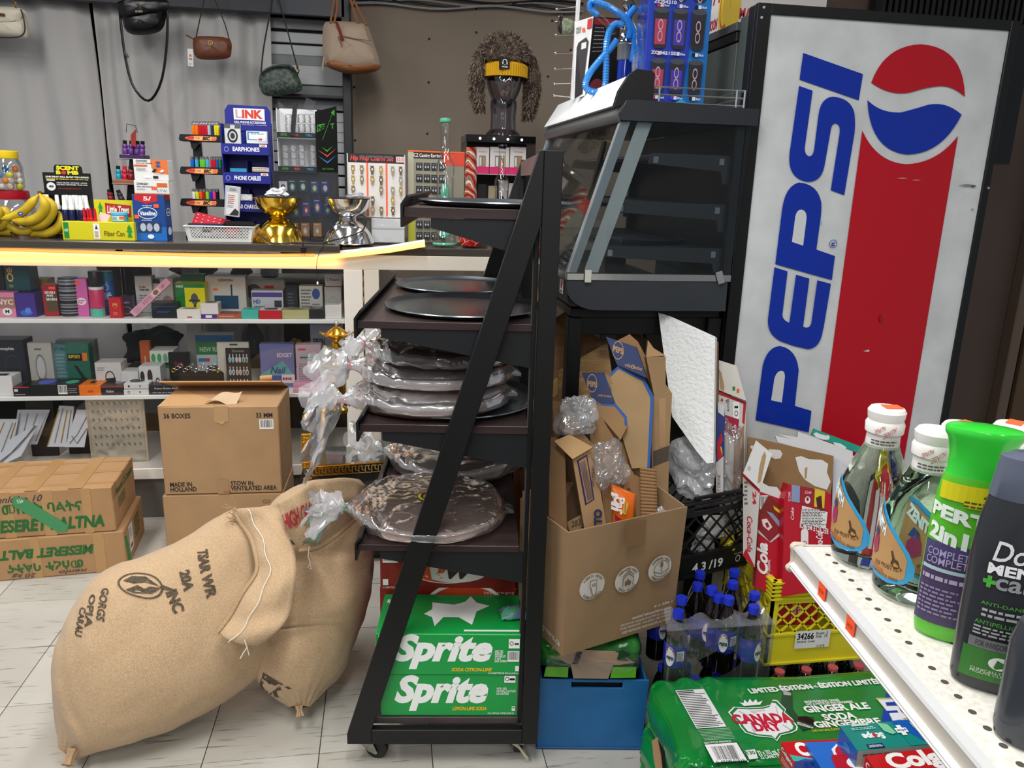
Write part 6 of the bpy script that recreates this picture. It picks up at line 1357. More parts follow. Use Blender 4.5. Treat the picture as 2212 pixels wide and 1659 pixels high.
art(sb_,lambda x,y,o:(x0-cxs+W_*x,yb+.0495-dy-o,zm-ZT+(zu-zm)*y),[('t','SCENT',.30,.82,.78,.97,'e8e02a',{'b':.06}),('t','B   MB',.29,.66,.76,.80,'e8e02a',{'b':.06}),('e',.45,.73,.05,.07,'d8302c'),('t','ONE SPRAY WILL BLOW YOU AWAY!',.06,.54,.96,.60,'f2f2f0',{'b':.05}),('t','The best air freshener you will ever try!',.06,.46,.95,.52,'e8d82a',{'b':.03}),('t','CARS & TRUCKS • KITCHENS • OFFICES',.28,.34,.92,.385,'e8e8e8',{'b':.02}),('t','GYM BAGS • RESTROOMS • TRASH CANS',.28,.27,.92,.315,'e8e8e8',{'b':.02}),('r',.08,.42,.25,.47,'d8c8c8'),('t','www.scentbomb.com',.30,.14,.78,.18,'c8302c'),('e',.16,.22,.095,.15,'e8e8e8'),('t','48',.11,.18,.21,.27,'141414',{'b':.04})],'header_print')
def spray(label,u,v0,Y,Z0,capc='eceeee',body='1a2048'):
 x=at(u,Y,Z0); h=pY(u,v0,Y).z-Z0
 t=thing('spray_bottle',label,'bottle',(x,Y,Z0),group='small spray bottles in the black display')
 MB().lathe([(0,0),(.012,0),(.013,.004),(.013,h*.50),(.010,h*.58),(.0,h*.58)],14).build('bottle_body',mt(body,.2),parent=t)
 MB().lathe([(.011,h*.56),(.011,h*.66),(.0085,h*.70),(.0075,h*.95),(.006,h),(0,h)],12).build('spray_cap',mt(capc,.3),parent=t)
 return t
p0=None
zs=ZT+.045
for i,(u,v,Yd) in enumerate(((102,420,.03),(109,420,.035),(130,420,.02),(145,421,0),(151,421,.03),(159,420,0),(166,421,.03),(172,422,.02),(180,423,0),(187,423,.03),(192,424,.02))):
 sp=spray('small white-capped spray bottle in the black display',u,v,3.53+Yd,zs) if p0 is None else copy_tree(p0)
 if p0 is None:p0=sp
 sp.location=(at(u,3.53+Yd,zs),3.53+Yd,zs); sp['label']=ORD[i]+' small white-capped spray bottle from the left in the black display'
MB().box(x0-cxs+.06,x1-cxs,-.10,-.012,0,zs-ZT-.001).build('bottle_tray',mt('1a1a1c',.5),parent=sb_,smooth=False)
art(sb_,lambda x,y,o:(x0-cxs+.06+.11*x,-.1005-o,.04+.018*y-.004),[('r',0,-1.1,1.0,1,'d8cc22'),('t','OF FRESHNESS',.0,.1,.95,.8,'1a1a1a',{'b':.04}),('t','GUARANTEED',.0,-.9,.95,-.1,'b82a1c',{'b':.05})],'tray_print')
lt,d=cart('yellow counter tray of tree-shaped air fresheners with a red and white header',137,292,480,3.47,.10,'d9d01e',{'f':[('r',.02,.08,.09,.95,'1e8a3c'),('t','60',.03,.45,.08,.62,'f0f0f0'),('r',.43,.08,.52,.92,'f2f2f0'),('p',[(.455,.6),(.475,.85),(.495,.6)],'222222'),('l',.445,.15,.505,.5,'a8483c',5),('t','Fiber Can',.58,.25,.86,.52,'5a4a10',{'b':.005}),('p',[(.90,.2),(.97,.2),(.95,.45),(.98,.5),(.955,.62),(.97,.66),(.935,.9),(.90,.66),(.915,.62),(.89,.5),(.92,.45)],'1e9a3c')]},'counter tray',name='counter_tray',rz=0)
zz=pY(245,432,3.58).z-ZT
MB().box(-.04,.115,.047,.052,d[2]-.0,zz).build('back_card',mt('d9d01e',.4),parent=lt,smooth=False)
art(lt,lambda x,y,o:(-.04+.155*x,.0465-o,d[2]+(zz-d[2])*y),[('p',[(.28,.85),(.28,.28),(.92,.20),(.94,.75)],'b8282c'),('t','Little Trees',.32,.36,.88,.72,'f2eee8',{'b':.03,'s':.2}),('p',[(.1,.3),(.22,.3),(.18,.55),(.22,.6),(.16,.9),(.10,.6),(.13,.55)],'2a9a3c')],'card_print')
for i,u in enumerate((184,191,198,206)):
 x=at(u,3.50,ZT+.07); o=MB().lathe([(0,0),(.007,0),(.007,.012),(.0055,.014),(.006,.03),(.005,.04),(.004,.052),(0,.052)],10).build('red_vial',mt('c81a2c',.3),loc=(x,3.50+.006*(i % 2),ZT+d[2]+.001)); tag(o,ORD[i]+' small red-capped vial from the left in the yellow tray','bottle','red vials in the yellow tray')
t=thing('air_freshener_tin','light blue round tin with an orange price sticker in the yellow tray','tin',(at(260,3.52,ZT+.07),3.52,ZT+d[2]+.001))
MB().lathe([(0,0),(.030,0),(.031,.003),(.032,.034),(0,.034)],24).build('tin_body',mt('3aa6cc',.3),parent=t); MB().lathe([(.033,.028),(.033,.036),(.031,.038),(0,.038)],24).build('tin_lid',mt('58c0dc',.3),parent=t)
art(t,cylmap(.0325,.024,-60,60,.003),[('q',.15,.1,.85,.9,'c8e0e8'),('q',.6,.3,.9,.8,ORG),('l',.2,.2,.55,.8,'2a6a8a',3)],'tin_label',sub=5)
o=MB().box(-.02,.02,-.001,.001,0,.035).build('pink_card',mt('d8b8b4',.5)); o.location=(at(222,3.53,ZT+.07),3.53,ZT+d[2]); o.rotation_euler=(-.3,.3,0); tag(o,'pale pink card leaning in the yellow tray','card')
vb,d=cart('blue window box of jelly jars with a red flag price at the top',293,362,421,3.50,.09,'14468e',{'f':[('r',0,0,1,.30,'1c6cc0'),('p',[(.08,1),(.78,1),(.78,.86),(.42,.80),(.08,.88)],'c8202c'),('t','5/',.35,.87,.6,.96,'f2f2f2',{'b':.03}),('t','original',.30,.74,.60,.78,'e8eef8'),('e',.45,.60,.30,.13,'f2f4f8'),('e',.45,.60,.28,.115,'14468e'),('t','Vaseline',.20,.55,.70,.65,'f2f4f8',{'b':.03}),('l',.25,.43,.62,.46,'c8d8f0',1),('r',.12,.18,.84,.40,'2c3a54'),('e',.28,.29,.09,.09,'b8c4d4'),('e',.48,.29,.09,.09,'a8b4c8'),('e',.70,.29,.09,.09,'b8c4d4'),('r',.66,.72,.82,.80,ORG),('r',.04,.48,.18,.56,ORG),('e',.5,.09,.1,.05,'e8eef8')],
 'r':[('e',.5,.62,.35,.09,'e8eef8'),('e',.5,.62,.3,.07,'14468e'),('t','Vaseline',.2,.59,.8,.65,'f2f4f8'),('e',.5,.2,.3,.09,'e8eef8'),('r',.1,.88,.9,1,'c8202c')]})
zc_=ZT+d[2]+.001
cb1,d1=cart('lower white and orange charger box with a barcode sticker',291,366,391,3.51,.075,'e6e6e4',{'f':[('t','CHARGEX',.08,.68,.42,.85,'2a2a2a',{'b':.03,'s':.2}),('t','DUAL CAR CHARGER',.08,.50,.55,.60,'2a2a2a',{'b':.03}),('l',.08,.3,.4,.42,'888888',2),('r',.66,.55,.96,.85,'d8642c'),('r',.50,.35,.66,.58,ORG),('t','LTW',.66,.2,.95,.38,'6a88a8'),('r',0,0,1,.08,'c87038')]},Z0=zc_,group='charger boxes stacked')
zc2=zc_+d1[2]+.001
cb2,d2=cart('upper white and orange charger box, open front showing plugs',291,365,345,3.515,.075,'e6e6e4',{'f':[('p',[(.5,1),(1,1),(1,.30),(.62,.38),(.52,.6)],'e2763a'),('t','CHARGEX',.08,.88,.42,.97,'2a2a2a',{'b':.03,'s':.2}),('t','DUAL CAR CHARGER',.08,.79,.55,.84,'2a2a2a',{'b':.03}),('r',.02,.66,.40,.74,'d8642c'),('l',.08,.44,.40,.6,'999999',4),('e',.72,.86,.07,.06,'2a5a9a'),('e',.72,.70,.07,.06,'2a5a9a'),('p',[(.52,.42),(.60,.56),(.68,.54),(.60,.38)],'222222'),('p',[(.74,.42),(.82,.54),(.90,.50),(.82,.40)],'f0f0f0'),('r',.30,.12,.48,.24,'f8f8f8'),('r',.55,.10,.70,.22,'1a1a1a'),('l',.60,.3,.95,.34,'c06030',1)]},Z0=zc2,group='charger boxes stacked')
er=thing('energy_shot_rack','black wire rack of small energy shot bottles behind the charger boxes','display rack',(at(275,3.72,ZT),3.72,ZT))
ex=er.location.x
mb=MB(); mb.prism([(-.02,0),(.03,0),(.07,.40),(.045,.41)],.02,.05,0,'y'); mb.build('rack_stem',mt('0e0e10',.4),parent=er)
def erow(label,us,vt,vb_,Y,cols,grp,trayc,tilt=.25):
 Z0=pY(us[0],vb_,Y).z; h=pY(us[0],vt,Y).z-Z0; x0_=at(us[0]-9,Y,Z0); x1_=at(us[-1]+9,Y,Z0)
 MB().box(x0_-ex,x1_-ex,Y-.03-3.72,Y+.05-3.72,Z0-ZT-.022,Z0-ZT-.002).build('tier_tray',mt(trayc,.4),parent=er,bev=.002)
 mb=MB(); mb.tube([(x0_-ex-.003,Y-.034-3.72,Z0-ZT-.02),(x1_-ex+.003,Y-.034-3.72,Z0-ZT-.02)],.0025,6); mb.build('tier_wire',mt('0e0e10',.3),parent=er)
 for u,c in zip(us,cols):
  t=thing('energy_shot',ORD[us.index(u)]+' '+label+{'6a3a8a':', purple','2aa0b8':', teal','c8203a':', red','8a1c2c':', dark red','3a3438':', grey'}.get(c,''),'small bottle',(at(u,Y,Z0),Y,Z0),group=grp)
  t.rotation_euler=(0,tilt if u != us[0] else tilt*.3,0)
  MB().lathe([(0,0),(.011,0),(.0125,.004),(.012,h*.35),(.0095,h*.42),(.012,h*.5),(.0115,h*.66),(.007,h*.76),(0,h*.76)],12).build('bottle_body',mt(c,.3,var=.4,sc_=120),parent=t)
  MB().lathe([(.008,h*.74),(.0088,h*.76),(.0085,h*.99),(0,h)],10).build('bottle_cap',mt('141416' if c != 'c8203a' else 'c8203a',.3),parent=t)
erow('energy shot bottle on the top tier',(271,283,296,307),303,333,3.74,('6a3a8a',)*4,'energy shots, top tier','3a2050',.12)
erow('energy shot bottle on the middle tier',(257,270,283),358,387,3.70,('2aa0b8','c8203a','8a1c2c'),'energy shots, middle tier','9a5a3c',.05)
erow('energy shot bottle on the low tier',(240,264),409,433,3.68,('8a1c2c','3a3438'),'energy shots, low tier','8a1c24',-.3)
art(er,lambda x,y,o:(.03+.06*x,-.06-o,.085+.05*y),[('r',0,-.6,1,1,'b81c2c'),('t','5',.3,0,.7,.8,'f0e0e0',{'b':.05})],'price_card')
MB().prism([(.052,.43),(.075,.455),(.068,.38),(.05,.39)],.0,.003,0,'y').build('sign_card',mt('b8301c',.5,var=.5,sc_=10),parent=er,smooth=False)
mb=MB(); mb.tube([(.035,0,.44),(.04,0,.475),(.075,.0,.468),(.08,0,.44)],.0015,5); mb.build('wire_hook',mt('0e0e10',.3),parent=er)
lr=thing('lighter_rack','black three-tier counter rack for disposable lighters with red tier labels','display rack',(at(435,3.66,ZT),3.66,ZT)); lx=lr.location.x
mb=MB()
tiers=((388,485,292,306,262,('f07a1c','f07a1c','c81c2c','c81c2c','c81c2c','b8bcc8','2a3458','e8d820','e8d820'),(419,426,434,440,446,453,460,467,473)),
   (390,488,362,377,338,('1c6cc8','4aa8e0','6ac828','6ac828','58b0e8','c82030','c82030','1c5ab8','2a8a3c','1a1a1c'),(416,426,436,441,449,459,465,471,477,482)),
   (391,484,431,446,408,('f0f0ee','d8e020','e86020','a82028','8ad820','2a3cb8','e8408a','1a1a1c'),(419,427,435,442,449,457,464,471)))
for u0,u1,vt,vb_,vl,cols,us in tiers:
 Y=3.62; Z0=pY(435,vt,Y).z; Z1_=pY(435,vb_,Y).z; xa,xb=at(u0,Y,Z0),at(u1,Y,Z0)
 MB().prism([(xa-lx,Z0-ZT+.002),(xa-lx-.006,Z1_-ZT+.006),(xa-lx,Z1_-ZT),(xb-lx,Z1_-ZT),(xb-lx,Z0-ZT+.002)],Y-3.66,Y-3.66+.07,0,'y').build('tier_tray',mt('111214',.35),parent=lr,bev=.002)
 MB().prism([(xa-lx+.035,Z1_-ZT),(xa-lx+.075,Z1_-ZT),(xa-lx+.055,Z1_-ZT-.03),(xa-lx+.04,Z1_-ZT-.03)],Y-3.66+.02,Y-3.66+.05,0,'y').build('tier_bracket',mt('111214',.35),parent=lr,smooth=False)
 w_=xb-xa
 art(lr,lambda x,y,o,xa=xa,w_=w_,Z1_=Z1_,Z0=Z0,Y=Y:(xa-lx+w_*x,Y-3.66-.001-o,Z1_-ZT+(Z0-Z1_)*y),[('e',.47,.5,.36,.40,'e2503c'),('p',[(.3,.2),(.8,.2),(.82,.8),(.32,.8)],'e8b86a'),('t','Flick my',.18,.35,.45,.7,'b02828',{'b':.03}),('t','BIC',.50,.25,.68,.78,'2a1a10',{'b':.06,'s':.3}),('e',.76,.5,.06,.28,'f06a4a')],'tier_label')
 for c,u in zip(cols,us):
  Zb=Z0+.001; h=pY(u,vl,Y).z-Zb; x=at(u,Y+.02,Zb)
  t=thing('lighter',{'f0f0ee':'white','d8e020':'yellow-green','e86020':'orange','a82028':'dark red','8ad820':'lime','2a3cb8':'blue','e8408a':'pink','1a1a1c':'black','f07a1c':'orange','c81c2c':'red','b8bcc8':'silver','2a3458':'navy','e8d820':'yellow','1c6cc8':'blue','4aa8e0':'light blue','6ac828':'green','58b0e8':'sky blue','c82030':'crimson','1c5ab8':'deep blue','2a8a3c':'dark green'}[c]+' disposable lighter on the '+{262:'top',338:'middle',408:'bottom'}[vl]+' tier of the lighter rack, '+ORD[us.index(u)]+' from the left','lighter',(x,Y+.02,Zb),group='lighters on the three-tier rack')
  MB().lathe([(0,0),(.0072,0),(.0075,.002),(.0075,h*.72),(0,h*.74)],12,sy=1.4).build('lighter_body',mt(c,.25),parent=t)
  MB().lathe([(.0070,h*.72),(.0070,h*.92),(.004,h),(0,h)],10,sy=1.4).build('metal_hood',mt('b8b8bc',.2,me=.9),parent=t)
MB().prism([(-.012,0),(.03,0),(.022,.42),(-.012,.42)],.01,.035,0,'y').build('rack_post',mt('101113',.35),parent=lr,bev=.002)
MB().box(-.06,.08,-.02,.05,0,.012).build('rack_foot',mt('101113',.35),parent=lr,bev=.002)
Y=3.60; bd=thing('accessory_display','royal blue cardboard display for phone accessories with a white header','display stand',(at(535,Y,ZT),Y,ZT)); bx=bd.location.x
def zz_(v,Y=Y,u=535):return pY(u,v,Y).z-ZT
xa,xb=at(484,Y,ZT+.2)-bx,at(586,Y,ZT+.2)-bx; BLM=mt('1a2288',.4); BLD=mt('10145c',.5)
mb=MB(); mb.box(xa,xa+.004,0,.12,0,zz_(268)); mb.box(xb-.004,xb,0,.12,0,zz_(275)); mb.box(xa,xb,.116,.12,0,zz_(262)); mb.build('carton_sides',BLM,parent=bd,smooth=False)
hd_=[(xa+.004,zz_(272,Y+.116)),(xb-.004,zz_(272,Y+.116)),(xb-.004,zz_(230)),(xb-.016,zz_(222)),(xa+.018,zz_(221)),(xa+.006,zz_(230))]
MB().prism([(xa+.002,zz_(280)),(xb-.002,zz_(280)),(xb-.002,zz_(236)),(xb-.016,zz_(224)),(xa+.018,zz_(223)),(xa+.002,zz_(236))],.110,.114,0,'y').build('header_card',BLM,parent=bd,smooth=False)
Wd=xb-xa; zh0,zh1=zz_(268),zz_(224)
art(bd,lambda x,y,o:(xa+Wd*x,.1095-o,zh0+(zh1-zh0)*y),[('r',.20,.28,.86,.86,'f4f4f6'),('t','L',.24,.36,.38,.80,'c8a8a8',{'b':.02}),('t','INK',.38,.36,.82,.80,'d83c28',{'b':.05}),('t','CELL PHONE ACCESSORIES',.20,.10,.88,.22,'f0f0f8',{'b':.03}),('t','Cables • Fast Chargers • Headphones',.22,.0,.9,.07,'d0d0f0')],'header_print')
for vt,vb_,tx,ic in ((311,334,'EARPHONES',1),(373,396,'PHONE CABLES',1),(435,457,'CAR CHARGERS',0)):
 zt_,zb_=zz_(vt),zz_(vb_)
 MB().box(xa,xb,-.004,0,zb_,zt_).build('shelf_front',BLM,parent=bd,smooth=False); MB().box(xa,xb,0,.116,zb_-.002,zb_).build('shelf',BLD,parent=bd,smooth=False)
 MB().box((xa+xb)/2-.001,(xa+xb)/2+.001,.02,.116,zb_,zt_+.05).build('divider',BLD,parent=bd,smooth=False)
 art(bd,lambda x,y,o,zt_=zt_,zb_=zb_:(xa+Wd*x,-.0045-o,zb_+(zt_-zb_)*y),[('t',tx,.24,.28,.80,.70,'f2f4fa',{'b':.03}),('o',.11,.45,.05,.25,.014,'8a90d8'),('r',.80,.74,.96,.98,'e8e0e0'),('t','LINK',.83,.78,.93,.94,'c83a30',{'b':.04})],'shelf_label')
def inbox(lab,u0,u1,v0,v1,Yb,col,a_,cat='package',th=.012,g=None):
 Zb=pY((u0+u1)/2,v1,Yb).z
 o,d=carton('blister_pack',lab,cat,u0,u1,v0,Yb,Zb,th,col,{'f':a_} if a_ else None,0,g); return o
inbox('watch strap in a clear topped box in the blue display',486,521,268,311,Y+.01,'d4d6d8',[('r',0,.78,1,1,'55585c'),('o',.5,.4,.32,.34,.10,'17181a'),('e',.5,.4,.14,.15,'2a2c30'),('r',.38,.74,.66,.95,'c8ccd8')])
inbox('white and blue blister pack at the right of the top display shelf',533,580,284,311,Y+.015,'dfe8ee',[('r',.05,.3,.6,.95,'3a8ac0'),('r',.12,.35,.95,.85,'f0f2f2'),('t','TRUST BRAND',.2,.72,.8,.84,'4a5a6a'),('r',.5,.2,.95,.5,'e8e8e8'),('r',.55,.28,.72,.42,'c82a30')])
inbox('light blue cable pack lying on the second display shelf',497,533,364,372,Y+.02,'2a9ac8',None)
inbox('white cable coil lying on the second display shelf',545,582,362,372,Y+.02,'d8d4cc',[('l',0,0,1,1,'b89a78',2)])
inbox('white earbuds case on the third display shelf',520,545,420,434,Y+.02,'d0d2d6',[('e',.5,.5,.4,.4,'f0f0f0')])
o=inbox('clear hanging blister card with grey insert leaning at the basket',484,517,402,468,3.55,'b9bdc2',[('r',.12,.05,.88,.80,'dcdcda'),('l',.2,.4,.7,.72,'a85a5a',5),('l',.2,.28,.7,.38,'888888',2),('p',[(.35,.05),(.9,.05),(.95,.18),(.7,.28),(.5,.15)],'2a2a2c'),('r',.3,.86,.7,.93,'8a8e94')]); o.rotation_euler=(0,.10,0)
Yk=3.48; x0,x1=at(402,Yk,ZT),at(548,Yk,ZT); hk=pY(470,490,Yk).z-ZT; kb=thing('plastic_basket','white perforated plastic basket holding red, navy and black cases','basket',((x0+x1)/2,Yk,ZT+.001)); wk=(x1-x0)/2
kwm=mt('e9e9e6',.35)
def bside(fn,w_,h_,nx,nz,nm,hand=False):
 mb=MB(); th=.002
 cw=w_/nx; chh=h_/nz
 for i in range(nx):
  for j in range(nz):
   xc,zc_b=(i+.5)*cw,(j+.5)*chh; solid=i in (0,nx-1) or j in (0,) or (hand and abs(i-nx*.30)<2.2 and j == nz-2 and False)
   if hand and abs(i-nx*.30)<1.6 and j == nz-2:continue
   q=[(i*cw,j*chh),((i+1)*cw,j*chh),((i+1)*cw,(j+1)*chh),(i*cw,(j+1)*chh)]
   if solid:mb.face([fn(*p) for p in q]); continue
   rr=min(cw,chh)*.28; n8=8; c8=[(xc+rr*cos(2*pi*k/n8+pi/8),zc_b+rr*sin(2*pi*k/n8+pi/8)) for k in range(n8)]
   o8=[];
   for k in range(n8):
    a_=2*pi*k/n8+pi/8; cx_,cz_=cos(a_),sin(a_); s=1/max(abs(cx_),abs(cz_)); o8.append((xc+cx_*s*cw/2,zc_b+cz_*s*chh/2))
   for k in range(n8):mb.face([fn(*o8[k]),fn(*o8[(k+1) % n8]),fn(*c8[(k+1) % n8]),fn(*c8[k])])
 o=mb.build(nm,kwm,parent=kb,recalc=False,smooth=False); o.modifiers.new('s','SOLIDIFY').thickness=.002
tp=.012
bside(lambda x,z:(-wk+tp+(x)*(1-2*tp/(2*wk))+(x/wk-1)*z/hk*tp*.8,.0+tp*(1-z/hk)*.8,z),2*wk,hk,21,5,'basket_front',True)
bside(lambda x,z:(-wk+tp*(1-z/hk),x,z),.17,hk,17,5,'basket_side'); bside(lambda x,z:(wk-tp*(1-z/hk),x,z),.17,hk,17,5,'basket_side'); bside(lambda x,z:(-wk+x,.17,z),2*wk,hk,26,5,'basket_back')
MB().box(-wk+.01,wk-.01,.01,.16,0,.003).build('basket_base',kwm,parent=kb,smooth=False)
mb=MB(); mb.tube([(-wk-.004,-.003,hk),(wk+.004,-.003,hk),(wk+.004,.174,hk),(-wk-.004,.174,hk),(-wk-.004,-.003,hk)],.0035,6); mb.build('basket_rim',kwm,parent=kb)
def case_(lab,P,w_,d_,h_,col,rx,ry,rz,dots=False):
 o=MB().box(-w_/2,w_/2,-d_/2,d_/2,0,h_).build('accessory_case',mt(col,.35),bev=.006,seg=3); o.location=P; o.rotation_euler=(rx,ry,rz); tag(o,lab,'case')
 if dots:art(o,boxmap(w_,d_,h_,'t'),[('p',[(x,y-.03),(x+.025,y+.02),(x,y+.03),(x-.025,y+.02)],'e8c8c8') for x in (.08,.2,.32,.44,.56) for y in (.25,.5,.75)],'heart_dots')
 return o
cx_=kb.location.x
case_('red case with small pale hearts standing up out of the white basket',(cx_-.03,Yk+.10,ZT+hk+.002),.19,.07,.014,'b81c30',rad(50),rad(14),0,True)
case_('flat navy blue case in the front of the white basket',(cx_-.06,Yk+.045,ZT+hk-.004),.15,.06,.014,'232c48',0,0,.02)
case_('black case at the right of the white basket',(cx_+.07,Yk+.10,ZT+hk+.000),.13,.07,.02,'18181a',0,0,0)
def burner(label,uc,rpx,Y,vt,m,body2,rz=0):
 x=at(uc,Y,ZT); r_=rpx*Y/FPX*1.02; h=pY(uc,vt,Y).z-ZT; t=thing('incense_burner',label,'incense burner',(x,Y+r_*.8,ZT+.001),rz)
 MB().lathe([(r_*1.0,0),(r_*1.02,.004),(r_*.97,h*.10),(r_*.88,h*.24),(r_*.70,h*.38),(r_*.45,h*.49),(r_*.32,h*.53),(r_*.34,h*.55)],48).build('domed_foot',m,parent=t)
 MB().lathe([(r_*.30,h*.52),(r_*.33,h*.55),(r_*.30,h*.58),(r_*.42,h*.61),(r_*.62,h*.68),(r_*.80,h*.80),(r_*.90,h*.93),(r_*.96,h),(r_*.88,h),(r_*.7,h*.8),(r_*.3,h*.66),(0,h*.65)],48).build('bowl',m,parent=t)
 MB().lathe([(r_*.85,h*1.0),(r_*.9,h*1.01),(r_*.82,h*1.03),(r_*.4,h*1.02),(0,h*1.02)],32).build('heating_plate',mt('2a2a2c',.35),parent=t)
 for k in range(14):
  a=rad(-150+k*9); MB().box(0,0,0,0,0,0) if False else None
 mb=MB()
 for k in range(9):
  a=rad(-165+k*7); P=[(r_*1.03*cos(a+.12*j)*(1-.02*j),r_*1.03*sin(a+.12*j)*(1-.02*j),h*(.03+.07*j)) for j in range(4)]
  mb.tube(P,.0016,5)
 mb.build('engraved_ribs',m,parent=t)
 return t
gm_=mt('f6cc50',.16,me=1.,bump=.05,sc_=20); sm_=mt('ececee',.13,me=1.,bump=.05,sc_=20)
g1=burner('polished gold electric incense burner left of the silver one',597,50,3.48,428,gm_,0)
s1_=burner('polished silver electric incense burner beside the gold one',752,51,3.46,431,sm_,0)
crumple('torn white bubble wrap lying on the gold incense burner',600,417,pY(600,417,3.55).y*.94,44,22,.03,5,.6,'packing_scrap',mt('d8dadc',.6),amp=.03)
crumple('clear film scrap lying on the silver incense burner',772,424,3.40,50,14,.03,6,.4,'packing_scrap',amp=.03)
bk5=mt('101012',.4)
c1_=MB().tube([cr1([pY(u,v,z) for u,v,z in ((556,505,3.44),(572,515,3.42),(592,526,3.40),(640,524,3.38),(690,525,3.40),(715,520,3.40),(760,508,3.40),(785,495,3.41),(788,470,3.42),(778,464,3.45))],i/50) for i in range(51)],.0035,6).build('black_cable',bk5); tag(c1_,'black cord looping between the gold and silver burners','cord')
pt_=thing('power_plug','black two-pin plug hanging over the counter edge','plug',pY(655,540,3.405))
MB().tube([(0,0,.06),(0,0,.02),(0,0,.01)],[.003,.004,.009],8).build('plug_cord',bk5,parent=pt_); MB().box(-.011,.011,-.007,.007,-.012,.012).build('plug_body',bk5,parent=pt_,bev=.003)
for s in (-1,1):MB().box(s*.005-.001,s*.005+.001,-.003,.003,-.026,-.012).build('pin',mt('c8c8c4',.2,me=.9),parent=pt_,smooth=False)
th_=MB().tube([cr1([pY(u,v,3.415) for u,v in ((706,512),(700,530),(690,545),(684,570),(685,600))],i/20) for i in range(21)],.0012,5).build('thin_wire',bk5); tag(th_,'thin black wire hanging in front of the counter glass','wire')
tg_=MB().lathe([(0,-.008),(.004,-.008),(.004,0),(.0015,.004),(0,.004)],10).build('wire_weight',mt('f0f0ee',.3),loc=pY(686,610,3.415)); tag(tg_,'small white connector at the end of the thin wire','connector')
Y=3.66; nd=thing('cable_display','white counter display with a black slanted side panel and clear item pockets','display stand',(at(655,Y,ZT),Y,ZT)); nx_=nd.location.x
zc3=pY(655,371,Y).z-ZT; xa,xb=at(604,Y,ZT+.2)-nx_,at(686,Y,ZT+.2)-nx_
def nz(v):return pY(655,v,Y).z-ZT
mb=MB(); mb.box(xa,xa+.003,0,.11,nz(372),nz(236)); mb.box(xa,xb,.107,.11,nz(372),nz(232)); mb.box(xa,xb,0,.11,nz(372),nz(370)); mb.box(xa,xb,0,.11,nz(300),nz(298)); mb.build('display_body',mt('d9dadc',.5),parent=nd,smooth=False)
q=[(xb,-.002,nz(372)),(xb+.085,.10,nz(372)),(xb+.085,.10,nz(222)),(xb,-.002,nz(240))]
mb=MB(); mb.hexa([q[0],q[1],V(q[1])+V((.002,.002,0)),V(q[0])+V((.002,.002,0))],[q[3],q[2],V(q[2])+V((.002,.002,0)),V(q[3])+V((.002,.002,0))]); mb.build('side_panel',mt('17181a',.4),parent=nd,smooth=False)
art(nd,quadmap(*q),[('p',[(.06,.66),(.40,.70),(.44,.78),(.10,.78)],'4aa83a'),('t','NE',.12,.68,.42,.76,'17181a',{'b':.04}),('t','T',.70,.68,.88,.76,'4aa83a',{'b':.04}),('p',[(.28,.52),(.34,.55),(.80,.90),(.90,.86),(.92,.96),(.74,.93),(.78,.90)],'4aa83a'),('p',[(.25,.42),(.5,.33),(.78,.42),(.5,.36)],'4aa83a'),('p',[(.05,.38),(.5,.25),(.95,.38),(.5,.28)],'d8603a'),('p',[(.05,.28),(.5,.15),(.95,.28),(.5,.18)],'4a88c8'),('t','FAST CHARGE',.25,.05,.78,.08,'4aa83a')],'panel_print')
for vt,vb_ in ((287,298),(360,371)):
 MB().box(xa,xb,-.004,-.001,nz(vb_),nz(vt)).build('shelf_front',mt('17181a',.4),parent=nd,smooth=False)
 art(nd,lambda x,y,o,a=nz(vb_),b=nz(vt):(xa+(xb-xa)*x,-.0045-o,a+(b-a)*y),[('t','LIGHTNING',.1,.3,.26,.75,'4aa83a'),('t','MICRO',.42,.3,.56,.75,'d84a3a'),('t','TYPE-C',.74,.3,.92,.75,'3a9ac8')],'shelf_label')
mb=MB().box(xa+.004,xa+.02,-.012,.03,nz(298),nz(228)).build('leaning_booklet',mt('1c1d20',.4),parent=nd,smooth=False); mb.rotation_euler=(0,.12,0)
clp=film('clam',.18,60,.7)
k=0
for (us,v0,v1,rr_) in (((624,638,651,664,676),245,286,2),((617,634,652,676),312,358,3)):
 for u in us:
  zb_=pY(u,v1,Y+.02).z
  for j in range(rr_):
   hh=(pY(u,v0,Y+.02).z-zb_)/rr_
   MB().lathe([(.012,0),(.014,.003),(.0145,hh*.45),(.014,hh*.85),(.006,hh*.92),(0,hh*.92)],12).build('clear_clamshell',clp,loc=(at(u,Y+.02,zb_),Y+.03,zb_+j*hh+.001)); o=bpy.data.objects[-1] if False else None
for i,o in enumerate([x for x in COL.objects if x.name.startswith('clear_clamshell')]):
 tag(o,('clear plastic capsule, %s layer, %s from the left in the upper pocket' % (('lower','upper')[i % 2],ORD[i//2]) if i<10 else 'clear plastic capsule, %s layer, %s from the left in the lower pocket' % (('lowest','middle','top')[(i-10) % 3],ORD[(i-10)//3])),'capsule','clear capsules in the white display')
mb=MB().box(-.022,.022,-.012,.012,0,.045).build('clear_box',pane('clearbox',.22,(.95,.95,1,1),.05),loc=(at(676,Y+.06,ZT),Y+.05,pY(676,238,Y+.05).z)); mb.rotation_euler=(.1,.35,0); tag(mb,'empty clear plastic box tossed on top of the white display','clear box')
Y=3.57; xa,xb=at(596,Y,ZT),at(732,Y,ZT); ac=thing('acrylic_case','clear acrylic counter case of small blister cards behind the burners','display case',((xa+xb)/2,Y,ZT)); aw_=(xb-xa)/2; zt_=pY(665,372,Y).z-ZT
mb=MB(); mb.box(-aw_,aw_,0,.002,.0,zt_); mb.build('front_sheet',pane('acr',.10,(.9,.9,.92,1)),parent=ac,smooth=False)
